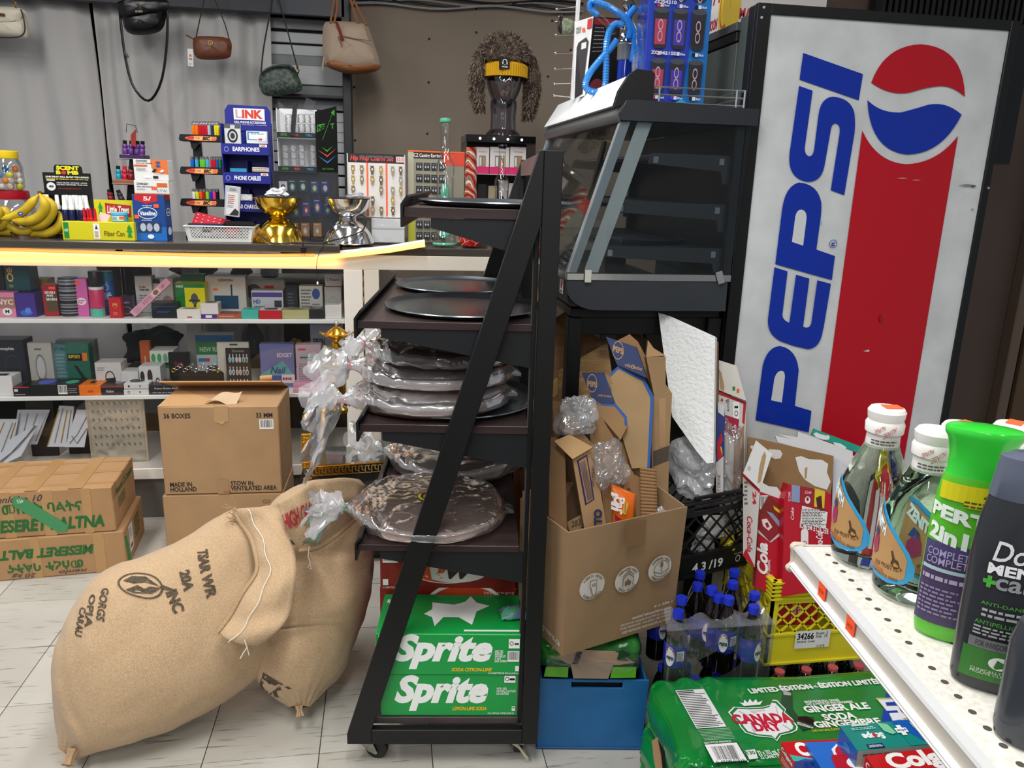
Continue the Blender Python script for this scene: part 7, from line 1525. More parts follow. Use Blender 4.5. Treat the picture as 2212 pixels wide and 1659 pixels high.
mb=MB(); mb.box(-aw_,-aw_+.002,0,.10,0,zt_); mb.box(aw_-.002,aw_,0,.10,0,zt_); mb.box(-aw_,aw_,.10,.102,0,zt_); mb.build('case_walls',mt('4a4a50',.3),parent=ac,smooth=False)
MB().box(-aw_,aw_,.0,.10,zt_-.0,zt_+.002).build('case_lid',pane('acr2',.2,(.8,.8,.82,1)),parent=ac,smooth=False)
for i,(u,v0,v1,c,c2) in enumerate(((612,392,413,'e8e8e6','222222'),(632,389,415,'1e4a4a','a8c8b0'),(655,389,415,'1e4a4a','b8d0c8'),(680,392,418,'3a4c8a','a8c83a'),(703,392,418,'30407a','c8c0c0'),(640,440,470,'2a3c6a','8ab04a'),(662,437,468,'3a4a8a','c83a3a'),(686,430,462,'2a3a8a','c8a86a'),(708,440,466,'28407a','6a9a4a'),(660,482,512,'b87a2a','b8b8b0'),(686,482,512,'c88a30','a8a8a0'),(636,482,512,'a8702a','8a8a80'))):
 Yq=Y+.02; Zq=pY(u,v1,Yq).z; o,d=carton('blister_card','small '+('white eye-printed','green','green','blue','blue','navy','blue','blue','blue','golden','golden','golden')[i]+' blister card in the acrylic case, '+('top','top','top','top','top','middle','middle','middle','middle','bottom','bottom','bottom')[i]+' row, '+ORD[(i if i<5 else i-5 if i<9 else (1,2,0)[i-9])]+' from the left','card',u-9,u+9,v0,Yq,Zq,.003,c,{'f':[('e',.5,.42,.26,.28,c2),('e',.5,.42,.14,.14,'e8e8e8'),('l',.15,.8,.85,.95,'d0d0d8',1)]},0,'blister cards in the acrylic case')
Y=3.62
def charmbox(lab,u0,u1,v0,v1,Y,D,base,frame,items,nm='jewellery_display'):
 return carton(nm,lab,'display box',u0,u1,v0,Y,ZT if v1 is None else pY((u0+u1)/2,v1,Y).z,D,base,{'f':items})
rs=random.Random(3); it_=[('r',0,.86,1,1,'2a2426'),('t','Hip Hop Charm Set',.06,.87,.80,.97,'e84a4a',{'b':.03,'s':.2}),('r',.84,.88,.98,.97,'e8d0d0'),('t','12.0',.86,.90,.97,.95,'c83a3a'),('r',.33,0.02,.36,.86,'ff6a3a'),('r',.66,.02,.69,.86,'ff6a3a'),('r',0,0,.02,1,'c8c8c8'),('r',.98,0,1,1,'c8c8c8')]+[('l',rs.random()*.9,rs.uniform(.87,.96),.95,.99,'5a5a5c',1) for _ in range(2)]
for cx in (.10,.25,.43,.58,.78,.92):
 for cy in (.76,.60,.44,.28,.12):
  if rs.random()<.8:
   g_=rs.choice(('a88a4a','8a7a5a','9a9488','b89a50','6a5a40'))
   it_+=[('e',cx,cy,.035,.045,g_),('e',cx,cy,.018,.02,'d8d0c0'),('r',cx-.02,cy-.08,cx+.02,cy-.04,g_),('r',cx-.035,cy+.04,cx+.03,cy+.055,g_)]
hh_,d=carton('jewellery_display','white charm display box with red script title and orange strips','display box',752,876,333,3.63,pY(814,470,3.63).z,.03,'e6e2de',{'f':it_}); 
cl,d=cart('low clear plastic box under the charm display',803,874,473,3.61,.09,'d3d6d8',{'f':[('r',0,.55,1,.62,'b0b4b6'),('p',[(.3,.7),(.36,.7),(.33,.8)],'f4f4f4')]},name='clear_box')
lg,d_=cart('grey stand board behind the low clear box',758,800,473,3.66,.05,'8e8a80',None,name='display_stand',cat='stand')
it2=[('r',0,.93,.62,1,'2c2826'),('t','CZ Casting Earrings',.10,.935,.60,.985,'f0ece8',{'b':.02}),('r',.62,.86,1,1,'e8503a'),('r',0,0,.10,1,'b8b4a0'),('r',.0,.0,.12,.5,'b8b83a')]
for r_ in range(7):
 for c_ in range(4):
  x,y=.14+c_*.135,.80-r_*.128; it2+=[('r',x,y,x+.115,y+.085,'26262a'),('e',x+.035,y+.04,.014,.014,'b8bcc4'),('e',x+.08,y+.04,.014,.014,'b8bcc4'),('r',x+.02,y+.065,x+.095,y+.075,'6a6a70')]
ez,d=cart('orange-topped display box of carded earrings behind the glass pipe',882,1001,330,3.68,.08,'9a9684',{'f':it2,'t':[('r',0,0,1,1,'e8642c')]},name='jewellery_display',cat='display box')
MB().box(-d[0]/2-.001,d[0]/2+.001,-.042,.042,d[2]-.001,d[2]+.006).build('orange_lid',mt('ee6a28',.4),parent=ez,bev=.001)
mint=mt('5fae92',.15,coat=.6); cgl=pane('thin_glass',.16,(.97,.98,.98,1))
def pipe(label,uc,v0,Y,rim,sc=1.,group=None,Z0=None):
 Z0=ZT if Z0 is None else Z0; x=at(uc,Y,Z0); h=pY(uc,v0,Y).z-Z0; t=thing('glass_water_pipe',label,'water pipe',(x,Y+.04,Z0+.001),group=group); u=h/.62
 MB().lathe([(0,.012*u),(.055*u,.012*u),(.058*u,.03*u),(.056*u,.05*u),(.035*u,.075*u),(.030*u,.09*u),(.030*u,.11*u),(.042*u,.12*u),(.043*u,.33*u),(.040*u,.335*u),(.048*u,.37*u),(.046*u,.40*u),(.03*u,.43*u),(.024*u,.44*u),(.028*u,.45*u),(.023*u,.46*u),(.028*u,.475*u),(.022*u,.49*u),(.022*u,.60*u)],28).build('glass_tube',cgl,parent=t)
 MB().lathe([(0,0),(.062*u,0),(.064*u,.006*u),(.060*u,.013*u),(0,.013*u)],28).build('foot_ring',rim,parent=t)
 MB().lathe([(.020*u,.595*u),(.028*u,.60*u),(.030*u,.608*u),(.028*u,.617*u),(.020*u,.62*u),(.018*u,.61*u)],24).build('mouth_ring',rim,parent=t)
 MB().lathe([(.02*u,.20*u),(.022*u,.24*u),(.024*u,.27*u),(.015*u,.30*u),(0,.305*u)],20).build('percolator_dome',rim,parent=t)
 MB().lathe([(.008*u,.10*u),(.008*u,.22*u)],10).build('downstem',cgl,parent=t)
 MB().lathe([(.022*u,.035*u),(.03*u,.05*u),(.02*u,.068*u),(0,.07*u)],16).build('base_bead',rim,parent=t)
 return t
pipe('clear glass water pipe with mint green mouth ring and foot',962,254,3.50,mint)
Y=3.80; kx0,kx1=at(1004,Y,ZT),at(1150,Y,ZT); kc=thing('acrylic_cabinet','black-topped acrylic cabinet with round lights along its top edge','display cabinet',((kx0+kx1)/2,Y,ZT)); kw2=(kx1-kx0)/2; kz=pY(1070,292,Y).z-ZT; kz2=pY(1070,308,Y).z-ZT
MB().box(-kw2,kw2,0,.26,kz2,kz).build('cabinet_top',mt('0c0c0e',.15),parent=kc,bev=.002)
mb=MB(); mb.box(-kw2,-kw2+.004,0,.26,0,kz2); mb.box(kw2-.004,kw2,0,.26,0,kz2); mb.build('cabinet_side',pane('acr',.10),parent=kc,smooth=False)
MB().box(-kw2,kw2,.256,.26,0,kz2).build('back_sheet',mt('55524c',.4),parent=kc,smooth=False)
MB().box(-kw2,kw2,0,.26,0,.012).build('cabinet_base',mt('0c0c0e',.2),parent=kc,smooth=False)
zsf=pY(1070,376,Y+.02).z-ZT; MB().box(-kw2+.004,kw2-.004,0,.25,zsf-.004,zsf).build('glass_shelf',mt('b8b4b0',.2),parent=kc,smooth=False)
for u in (1037,1067,1097,1127):
 o=MB().lathe([(.006,0),(.005,.002),(0,.002)],12).build('spot_light',mt('fff6e0',.3,em=2.5),parent=kc); o.location=(at(u,Y,ZT+kz2)-kc.location.x,-.0,(kz+kz2)/2); o.rotation_euler=(rad(90),0,0)
for i,(u0,u1) in enumerate(((1027,1056),(1058,1099),(1101,1135))):
 carton('cosmetic_box',('left','middle','right')[i]+' white and pink window box in the acrylic cabinet','box',u0,u1,318,Y+.03,ZT+zsf,.05,'d8d2d0',{'f':[('r',0,0,1,.26,'d8246c'),('r',.25,.26,.75,.68,'8a8078'),('r',.55,.3,.68,.62,'b88a4a'),('r',.3,.3,.42,.62,'d8d8d8'),('l',.2,.80,.9,.85,'c86a88',1)]},0,'window boxes in the acrylic cabinet')
for i,(u,v,c) in enumerate(((1040,398,'2a2024'),(1062,402,'b8a88a'),(1085,390,'c8c8c8'),(1105,396,'d8d4d0'))):
 carton('small_item',('dark','tan','grey','pale')[i]+' small boxed item low in the acrylic cabinet','box',u-9,u+9,v,Y+.04,ZT+.013,.04,c,None,0,'items low in the cabinet')
def swirl_mat():
 m=bpy.data.materials.new('swirl_glass'); m.use_nodes=True; nt=m.node_tree; N=nt.nodes; L=nt.links; b=N['Principled BSDF']
 tc=N.new('ShaderNodeTexCoord'); w_=N.new('ShaderNodeTexWave'); w_.inputs['Scale'].default_value=14; w_.inputs['Distortion'].default_value=6; w_.inputs['Detail'].default_value=2; w_.bands_direction='DIAGONAL'
 L.new(tc.outputs['Object'],w_.inputs[0]); cr=N.new('ShaderNodeValToRGB'); e=cr.color_ramp.elements
 e[0].position=0; e[0].color=lin('8e1a18'); e[1].position=1; e[1].color=lin('e8d8c8')
 for p_,c in ((.35,'c8402c'),(.5,'d89a3a'),(.62,'3a5ab0'),(.72,'5a8a3c'),(.85,'c8302c')):q=e.new(p_); q.color=lin(c)
 L.new(w_.outputs[1],cr.inputs[0]); L.new(cr.outputs[0],b.inputs['Base Color']); b.inputs['Roughness'].default_value=.08; return m
Ys=3.58; x=at(1017,Ys,ZT); hs=pY(1017,318,Ys).z-ZT
sp_=MB().lathe([(0,0),(.035,0),(.036,.05),(.03,.08),(.024,.12),(.028,.16),(.029,.22),(.024,.26),(.028,.30),(.026,hs*.8),(.024,hs-.01),(.027,hs),(.02,hs)],24).build('swirl_glass_pipe',swirl_mat(),loc=(x,Ys+.04,ZT+.001)); tag(sp_,'tall glass pipe with red, orange and blue swirls','glass pipe')
pipe('clear glass pipe with a black mouth ring in front of the cabinet',1083,312,3.62,mt('0c0c10',.1,coat=.6),group=None)
wbm=mt('c8201c',.12,coat=.7); Yw=3.47; wbw=thing('red_glass_bowl','red glass base with a white web pattern near the mint pipe','glass base',(at(1020,Yw,ZT),Yw+.05,ZT+.001))
MB().lathe([(0,0),(.045,0),(.05,.008),(.056,.04),(.054,.06),(.03,.085),(.02,.09),(.02,.13)],28).build('glass_base',wbm,parent=wbw)
art(wbw,cylmap(lambda z:.0565 if z<.045 else .0565-(z-.045)*.3,.05,-85,85,.004),[('p',[(a,b),(a+.012,b),(c+.012,d_),(c,d_)],'e8dcd0') for a,b,c,d_ in ((.05,.2,.2,.9),(.2,.9,.3,.3),(.3,.3,.18,.0),(.3,.3,.45,.5),(.45,.5,.5,1),(.45,.5,.6,.2),(.6,.2,.55,0),(.6,.2,.75,.45),(.75,.45,.7,1),(.75,.45,.92,.3),(.92,.3,.95,0),(.92,.3,.98,.9),(.05,.2,.0,.6),(.2,.9,.45,.5))],'web_lines')
# ================= goods inside the glass counter =================
SZ={1:Z1,2:Z2,3:Z3}
tl=lambda t,x0,y0,x1,y1,c='e8e8e8',**o:('t',t,x0,y0,x1,y1,c,{'b':.03,**o})
R_=lambda x0,y0,x1,y1,c:('r',x0,y0,x1,y1,c)
E_=lambda cx,cy,rx,ry,c:('e',cx,cy,rx,ry,c)
og=R_(.1,.82,.4,.95,ORG)
rows=[
 ('teal box with gold emblem standing on the purple boxes',14,67,560,'T',.08,.09,'1b4c52',{'f':[E_(.22,.42,.13,.14,'d8b85a'),E_(.22,.42,.08,.09,'1b4c52'),tl('ψ',.12,.52,.34,.74,'d8b85a'),tl('xxx',.14,.1,.32,.2,'a89a50')]}),
 ('dark brown box at the far left of the top case shelf',-22,12,563,'T',.10,.09,'241c1c',{}),
 ('pink and white box with a round black letter badge',-30,36,632,1,.04,.09,'e08aa8',{'f':[R_(.0,.35,1,.8,'a8786a'),tl('NYC',.42,.5,.95,.72,'f0e0d8'),E_(.72,.22,.16,.15,'f0f0ee'),tl('M',.66,.16,.79,.29,'222222')]}),
 ('purple box with a blue sea creature print',37,80,634,1,.04,.14,'47308a',{'f':[E_(.5,.18,.32,.12,'3a6ad0'),E_(.6,.28,.15,.12,'5a8ae0')]}),
 ('gold foil box behind the red one',72,110,603,1,.20,.08,'c8a848',{}),
 ('red box with stacked white number words',97,128,616,1,.06,.07,'a8202c',{'f':[R_(.2,.15,1,.72,'5a4a2a'),tl('SEVEN',.18,.72,.9,.80,'f0f0f0'),tl('FIVE',.3,.62,.75,.70,'f0f0f0'),tl('SEVEN',.25,.50,.98,.59,'f0f0f0'),R_(.5,.86,.95,.95,ORG)]}),
 ('slim pink perfume box with a white cloud label',165,194,603,1,.06,.05,'d868b0',{'f':[E_(.5,.40,.36,.10,'f4e8f0'),tl('Sweet\nPink',.25,.34,.75,.46,'c8407a'),R_(.2,.84,.5,.92,ORG)]}),
 ('small red box with gold lines in front of the blue can',238,264,644,1,.02,.04,'c42028',{'f':[tl('∞',.3,.5,.7,.75,'d8a050'),('l',.3,.15,.7,.3,'d8a050',2)]}),
 ('small dark purple box behind the tilted pink box',262,288,640,1,.06,.04,'2c2238',{'f':[('o',.5,.3,.42,.18,.05,'a88a4a'),tl('night',.2,.62,.8,.75,'8a7ab8')]}),
 ('white cable box behind the tilted pink box',297,333,597,1,.16,.06,'d0d2d0',{'f':[tl('$1 micro\nbraided cable',.25,.6,.8,.75,'333333'),('l',.2,.3,.8,.5,'777777',3)]}),
 ('white boxed earphones with a black corner tag',333,378,603,1,.18,.06,'d2d4d0',{'f':[R_(.05,.86,.4,1,'1c1c1c'),('l',.1,.3,.4,.7,'999999',5),E_(.7,.3,.25,.2,'b8908a'),R_(.62,.92,.95,.95,'c8404a')]}),
 ('long black box with faint blue print',329,384,655,1,.02,.08,'22252b',{'f':[R_(.05,.75,.95,.77,'3a5a9a'),('l',.2,.35,.75,.5,'3a5a9a',2)]}),
 ('green and yellow phone holder box',382,446,612,1,.08,.08,'e2d81c',{'f':[R_(0,0,.32,1,'1c7a34'),R_(0,.86,1,1,'1c7a34'),tl('KAKU',.05,.86,.28,.94,'e8e8e8'),E_(.64,.52,.12,.17,'55585c'),R_(.6,.05,.68,.36,'33363a'),E_(.64,.06,.14,.05,'33363a'),R_(.46,.44,.82,.50,'33363a')]}),
 ('tall green box top behind the yellow one',396,446,593,1,.17,.05,'1d6b32',{}),
 ('small white box with red tag in front of the green box',383,434,669,1,.00,.07,'e4e2dc',{'f':[R_(.42,.12,.64,.26,'c83a48')],'t':[E_(.5,.5,.3,.3,'8a8450')]}),
 ('purple box with a white price label',434,469,680,1,.01,.07,'5a2c8a',{'f':[R_(.3,.2,.7,.85,'e8e8e8')]}),
 ('white box lying on the purple one',434,472,656,'P',.01,.07,'e0dedb',{'t':[E_(.5,.6,.35,.3,'55504c')]}),
 ('large cream box with a dark blue radio picture',448,534,597,1,.15,.06,'d2d0c8',{'f':[tl('LEXON',.33,.86,.68,.93,'222222'),R_(.20,.12,.80,.48,'1c4c6a'),R_(.62,.48,.66,.78,'1c4c6a'),R_(.18,.62,.30,.67,ORG),tl('TYKHO 3',.42,.02,.64,.06,'444444')]}),
 ('flat rust-brown box below the cream box',468,522,679,1,.01,.08,'a85a40',{'t':[('l',.1,.2,.9,.8,'8a8480',4)],'f':[('l',.1,.3,.8,.7,'d8a898',1)]}),
 ('small turquoise box next to the red and white one',522,559,670,1,.01,.08,'48b8a8',{}),
 ('red box with a white lid and dark oval',560,608,671,1,.00,.08,'c4202c',{'t':[R_(0,0,1,1,'dcdcd8'),E_(.5,.5,.32,.34,'26262a')]}),
 ('olive beige box with a long oval picture',609,668,671,1,.01,.08,'b8b482',{'t':[E_(.5,.5,.34,.16,'6a684a')]}),
 ('small matt black box near the right of the top shelf',668,700,669,1,.01,.08,'26272a',{'t':[E_(.5,.5,.3,.25,'9a9aa0')]}),
 ('small white box at the right end of the top shelf',703,738,660,1,.01,.06,'e2e2e0',{}),
 ('white and purple projector box with HD print',545,613,628,1,.13,.07,'cfd2d6',{'f':[R_(.02,.72,.98,.92,'5a4a9a'),tl('HD',.06,.45,.28,.62,'3a6aa8'),('l',.08,.28,.5,.36,'4a6a9a',1),R_(.72,.18,.95,.58,'3a3e46'),E_(.35,.0,.22,.12,'2a5a9a')]}),
 ('wide white box with a red tag behind the projector box',534,617,604,1,.24,.05,'b8b4ac',{'f':[R_(.48,.62,.72,.80,'c8304a'),E_(.2,.6,.2,.25,'55504c')]}),
 ('black window box beside the projector box',618,645,620,1,.14,.07,'2c3036',{'f':[('l',.2,.2,.7,.8,'55606a',5)]}),
 ('white box with a blue disc behind glass',648,698,618,1,.13,.07,'c8c8c0',{'f':[E_(.72,.72,.17,.19,'3c5694'),('l',.08,.1,.55,.9,'666666',7),('l',.55,.1,.95,.4,'777777',3)]}),
 ('upper pale grey box at the right edge of the case',702,738,592,'K',.15,.06,'c4c2be',{'f':[tl('C Kissonic',.1,.45,.9,.65,'444444')]}),
 ('lower pale grey box with a cable outline',702,738,620,1,.15,.06,'bcbab6',{'f':[('o',.5,.35,.28,.3,.02,'9a9894')]}),
 ('black accessory box with white wordmark at the left of the middle shelf',-6,62,735,2,.12,.10,'1d1f26',{'f':[tl('mophie',.28,.78,.7,.86,'c8c8cc'),('o',.6,.4,.25,.3,.01,'3a3c6a'),R_(.0,.62,.12,.66,'c8c83a')]}),
 ('grey blister card holding a white oval device',70,121,741,2,.14,.03,'b9b8b0',{'f':[R_(.28,.84,.58,.88,'6a6a66'),('o',.48,.45,.22,.30,.03,'77777a'),E_(.48,.45,.16,.24,'c8c8c6')]}),
 ('teal neck massager box with a clear window',120,170,745,2,.17,.06,'5c8a8e',{'f':[tl('PUT NECK MA',.05,.86,.98,.93,'26404a'),('l',.05,.2,.6,.8,'88aab0',7)]}),
 ('dark green box with a phone arm picture and orange badge',151,200,743,2,.12,.05,'2c6a58',{'f':[R_(.05,.62,.85,.78,'17201c'),tl('SUPPORTS',.1,.68,.6,.75,'d8c83a'),R_(.7,.62,.92,.8,'e07a30'),('p',[(.3,.52),(.42,.52),(.8,.2),(.85,.12),(.5,.14),(.6,.22)],'20282a'),R_(.2,.04,.42,.10,'c83a48')]}),
 ('tall clear-lidded box behind the green one',130,212,735,2,.22,.05,'7e8886',{}),
 ('white box with a black handled speaker picture',210,266,784,2,.09,.09,'d4d2d0',{'f':[('p',[(.36,.12),(.74,.12),(.76,.45),(.36,.42)],'2c2c30'),('o',.55,.48,.18,.22,.035,'2c2c30'),('l',.08,.7,.45,.85,'888888',2)]}),
 ('small plain white box right of the speaker box',264,302,803,2,.08,.08,'d6d6d4',{'f':[('p',[(0,.2),(.08,.2),(0,.5)],ORG)]}),
 ('orange box leaning upright behind the photo cards',309,330,738,2,.16,.03,'b0552a',{'f':[('l',.4,.3,.6,.8,'d8a080',1)]}),
 ('white box with green dots behind the black card',329,380,758,2,.16,.10,'d6dad4',{'f':[E_(.15,.8,.09,.12,'4aa060'),E_(.4,.8,.09,.12,'4aa060'),E_(.65,.8,.09,.12,'6ab080'),R_(.05,.5,.95,.62,'2c8a3c'),R_(.05,.6,.95,.66,'1c1c1c')]}),
 ('black jewellery card with red print',369,414,762,2,.10,.02,'1a191b',{'f':[tl('YIN PAI',.25,.62,.72,.74,'8a1c20')]}),
 ('stack of photo cards showing two people',304,350,792,2,.06,.09,'cfd2d2',{'f':[E_(.15,.6,.1,.22,'3a2420'),E_(.5,.62,.12,.26,'3a2420'),E_(.15,.3,.12,.22,'3a5a5a'),E_(.5,.28,.14,.2,'b89080'),('o',.85,.3,.12,.25,.03,'223a44')]}),
 ('plain white box at the left of the front row',-20,30,814,2,.01,.09,'e2e2e2',{'t':[R_(.2,.2,.7,.6,'2a2a2c')]}),
 ('black box with red edge and barcode label',30,65,836,2,.00,.11,'201e20',{'f':[R_(0,.9,1,1,'c8303a'),R_(.08,.5,.3,.75,'e0e0e0'),('l',.1,.1,.9,.3,'b8b8b8',1)]}),
 ('black box with a blue disc on its lid',65,125,832,2,.00,.11,'1b1b1e',{'t':[E_(.5,.5,.3,.42,'3a5ac0'),R_(.0,.9,.8,1,'8a2a30')]}),
 ('dark box with a large barcode and a teal lid print',126,172,831,2,.00,.11,'28262a',{'f':[('b',.02,.15,.45,.95),('l',.5,.2,.95,.7,'999999',3)],'t':[E_(.55,.4,.3,.3,'4aa88a')]}),
 ('bright orange flat box in the front row',172,219,833,2,.00,.11,'ee7a1c',{'f':[R_(.4,.3,.65,.5,'c84a1c')],'t':[('o',.5,.5,.35,.4,.03,'c88a1c'),R_(.35,.3,.6,.7,'33343a')]}),
 ('black mouse box with red stripe right of the orange one',220,268,835,2,.00,.11,'2a2628',{'f':[R_(0,.88,1,1,'b8303a'),tl('Fuzion',.2,.3,.55,.6,'c8c8c8',s=.3)],'t':[E_(.6,.6,.18,.2,'8a8a90')]}),
 ('upper of two slim white boxes',268,322,829,'W',.00,.11,'d8dad8',{'f':[E_(.2,.5,.04,.2,'222222'),R_(.63,.3,.67,.7,'222222')],'t':[E_(.4,.5,.3,.3,'3a3c40')]}),
 ('lower of two slim white boxes',268,322,842,2,.00,.11,'dcdedc',{'f':[('o',.2,.5,.05,.25,.015,'222222'),R_(.63,.3,.67,.7,'222222')]}),
 ('dark game controller box at the right of the front row',322,402,832,2,.00,.11,'26242a',{'f':[tl('Fuzion Illusion Multi',.15,.55,.8,.75,'b8b8bc',s=.2),('l',.1,.1,.95,.3,'9a9a9a',1)],'t':[('l',.1,.2,.9,.9,'a86a4a',4)]}),
 ('green and blue screen kit box behind the rings',429,508,724,2,.18,.08,'b8c6cc',{'f':[R_(0,.60,1,1,'3a7a4a'),R_(0,.86,1,1,'2a6090'),tl('NEW REAL',.1,.66,.75,.76,'a8c8a8'),R_(.05,.46,.35,.53,'c83a4a'),R_(.05,.46,.25,.53,'3a7aa8'),R_(.28,.05,.55,.38,'33363a'),R_(.38,.2,.5,.3,'d8d8d8')]}),
 ('cream hook card behind the earring card',474,542,740,2,.14,.02,'d8d4c6',{'f':[R_(.4,.93,.65,.97,'55504a')]}),
 ('nail kit box in lilac and teal',565,638,744,2,.10,.05,'6a70a4',{'f':[('p',[(0,.1),(1,.1),(1,.25),(.66,.62),(0,.30)],'5aa0a0'),tl('Nail',.28,.32,.75,.48,'3a4a7a',s=.3),R_(.62,.10,1,.30,'d8c8cc'),('l',.64,.14,.98,.26,'8a2030',1),tl('EDGET',.5,.70,.95,.80,'d8c8d0'),R_(.1,.1,.6,.28,'4a4a90')]}),
 ('clear topped pink eyelash box leaning near the post',642,696,745,2,.05,.05,'b8a2b0',{'f':[R_(.14,.66,.88,.78,'9aa8a8'),('l',.18,.69,.84,.75,'2c2c34',1),('l',.1,.12,.9,.6,'887a8a',9),R_(.1,.88,.4,.92,'c83a5a'),R_(.12,-.06,.38,-.01,ORG)]}),
 ('flat pink boxes on the right of the middle shelf',634,742,829,2,-.0,.07,'d89ab0',{'f':[R_(0,.4,1,.5,'f0dce4')]}),
 ('white and blue printer box with a wordmark',674,742,702,2,.22,.08,'a4b0c4',{'f':[tl('EPSON',.08,.64,.44,.76,'2c3038'),R_(0,0,1,.34,'1c3474')]}),
 ('yellow and black striped pack by the gold urn',698,716,752,2,.06,.03,'d8cc1c',{'f':[('l',.1,.05,.9,.95,'222222',7)]})]
zT=pY(50,632,YF+.06).z+.001; zPp=0
for lab,u0,u1,vt,sh,yo,D,col,a_ in rows:
 Y=YF+.02+yo
 Z0=SZ[sh] if sh in SZ else {'T':zT,'P':pY(450,680,YF+.03).z+.001,'K':pY(720,619,YF+.17).z+.001,'W':pY(295,841,YF+.02).z+.001}[sh]
 o,d=carton('product_box',lab,'box',u0,u1,vt,Y,Z0,D,col,a_,0,'boxed goods in the glass counter',r=.35)
def cyl(lab,u0,u1,vt,yo,col,parts_,sh=1,arts=None,name='perfume_can'):
 Y=YF+.02+yo; Z0=SZ[sh]; xa,xb=at(u0,Y,Z0),at(u1,Y,Z0); r_=(xb-xa)/2; h=pY((u0+u1)/2,vt,Y).z-Z0
 t=thing(name,lab,'can',((xa+xb)/2,Y+r_,Z0+.001),group='cans and tins in the glass counter')
 for nm,a,b,k,c in parts_:MB().lathe([(0,a*h),(r_*k*.97,a*h),(r_*k,a*h+.003),(r_*k,b*h-.003),(r_*k*.95,b*h),(0,b*h)],24).build(nm,mt(c,.28),parent=t)
 if arts:art(t,cylmap(r_+.0003,h,-70,70,0),arts,sub=6)
 return t
cyl('black and silver striped cylinder tin',126,169,602,.04,'',[('tin_body',0,.96,1,'8a8c94'),('tin_lid',.96,1,.98,'3a3c42')],arts=[('q',0,y,1,y+h_,'1b1b20') for y,h_ in ((.02,.06),(.12,.03),(.18,.05),(.28,.02),(.34,.08),(.46,.02),(.52,.02),(.60,.05),(.72,.02),(.78,.05),(.90,.02))])
cyl('pink and green body spray with a black cap',192,225,588,.04,'',[('can_body',0,.60,1,'c83a6a'),('white_ring',.60,.66,.98,'e0e0e0'),('cap',.66,1,.86,'232326')],arts=[('q',0,.0,1,.18,'5ac0a8'),('p',[(0,.18),(.3,.26),(.5,.18),(.8,.24),(1,.18)],'5ac0a8')])
cyl('blue body spray can with white winged lettering',219,248,588,.10,'',[('can_body',0,.78,1,'1a5a9a'),('cap',.78,1,.96,'2a7a9a')],arts=[tl('ANGEL\nLUST',.15,.36,.85,.52,'d0e4f0'),('o',.5,.64,.2,.07,.03,'b8d0e4'),('l',.1,.05,.9,.3,'3a7ab8',4)])
cyl('clear topped brown drum tin behind the cans',210,260,578,.26,'',[('tin_body',0,.95,1,'6a5a54'),('tin_lid',.95,1,1.02,'8a3c34')],name='drum_tin')
cyl('dark brown drum tin behind the white cable box',268,326,576,.26,'',[('tin_body',0,.95,1,'2c211f'),('tin_lid',.95,1,1.02,'4a302a')],name='drum_tin')
Y=YF+.045; a=V((at(292,Y,Z1),Y,Z1)); L_=.215; o=MB().box(-.030,.0,0,.03,0,L_).build('product_box',mt('d8a0b4',.4),bev=.001,smooth=False)
o.location=(a.x,Y,Z1+.004); o.rotation_euler=(0,rad(47),0); tag(o,'pink perfume box leaning diagonally across the top shelf','box','boxed goods in the glass counter')
art(o,lambda x,y,h:(-.030+.030*x,-h,L_*y),[R_(.15,.55,.85,.75,'e8c8c0'),E_(.5,.65,.3,.06,'8a5a50'),('l',.2,.30,.8,.52,'b87a90',4),R_(.2,.08,.8,.22,'c890a4'),tl('Vesta',.3,.8,.7,.9,'c87a8a')])
Y=YF+.10; zz0=pY(515,812,Y).z; its=[tl('Zirconia',.25,.90,.75,.96,'8a8880')]
for r__,cs in enumerate((('4aa8c8','c8b0a8','2c7a5a'),('3a9ac0','c88a70','1c5a4a'),('a82038','2a3a9a','c8c8d0'))):
 for c__ in range(3):
  for q in (0,1):x=.16+c__*.28+q*.13; y=.72-r__*.30; its+=[E_(x,y,.055,.075,'c8ccd0'),E_(x,y-.01,.035,.05,cs[c__]),E_(x,y+.11,.025,.03,'b8c0c8')]
carton('earring_card','dark card with three rows of coloured stone earrings','card',492,545,752,Y,Z2,.003,'2a2724',{'f':its},0)
for i in range(13):
 u=378+i*8; Y=YF+.05+.012*(i % 2); x=at(u,Y,Z2+.02); z=pY(u,800-(i % 3)*5,Y).z
 o=MB().tube([(.008*cos(2*pi*k/14),0,.008*sin(2*pi*k/14)) for k in range(15)],[.0018]*15,6).build('ring',mt('e2b84a' if i in (0,12) else 'c8c8cc',.15,me=1.),loc=(x,Y,z)); tag(o,('gold' if i in (0,12) else 'silver')+' chunky ring, '+ORD[i]+' from the left on the black ring roll','ring','rings on the black roll')
o=MB().box(at(372,YF+.05,Z2),at(482,YF+.05,Z2),YF+.045,YF+.10,Z2+.001,pY(425,806,YF+.05).z).build('ring_roll',mt('0e0e10',.9),bev=.01); tag(o,'black velvet ring roll on the middle shelf','ring display')
slv=mt('a8a8a4',.25,me=.8); gdn=mt('c89a3a',.25,me=.9)
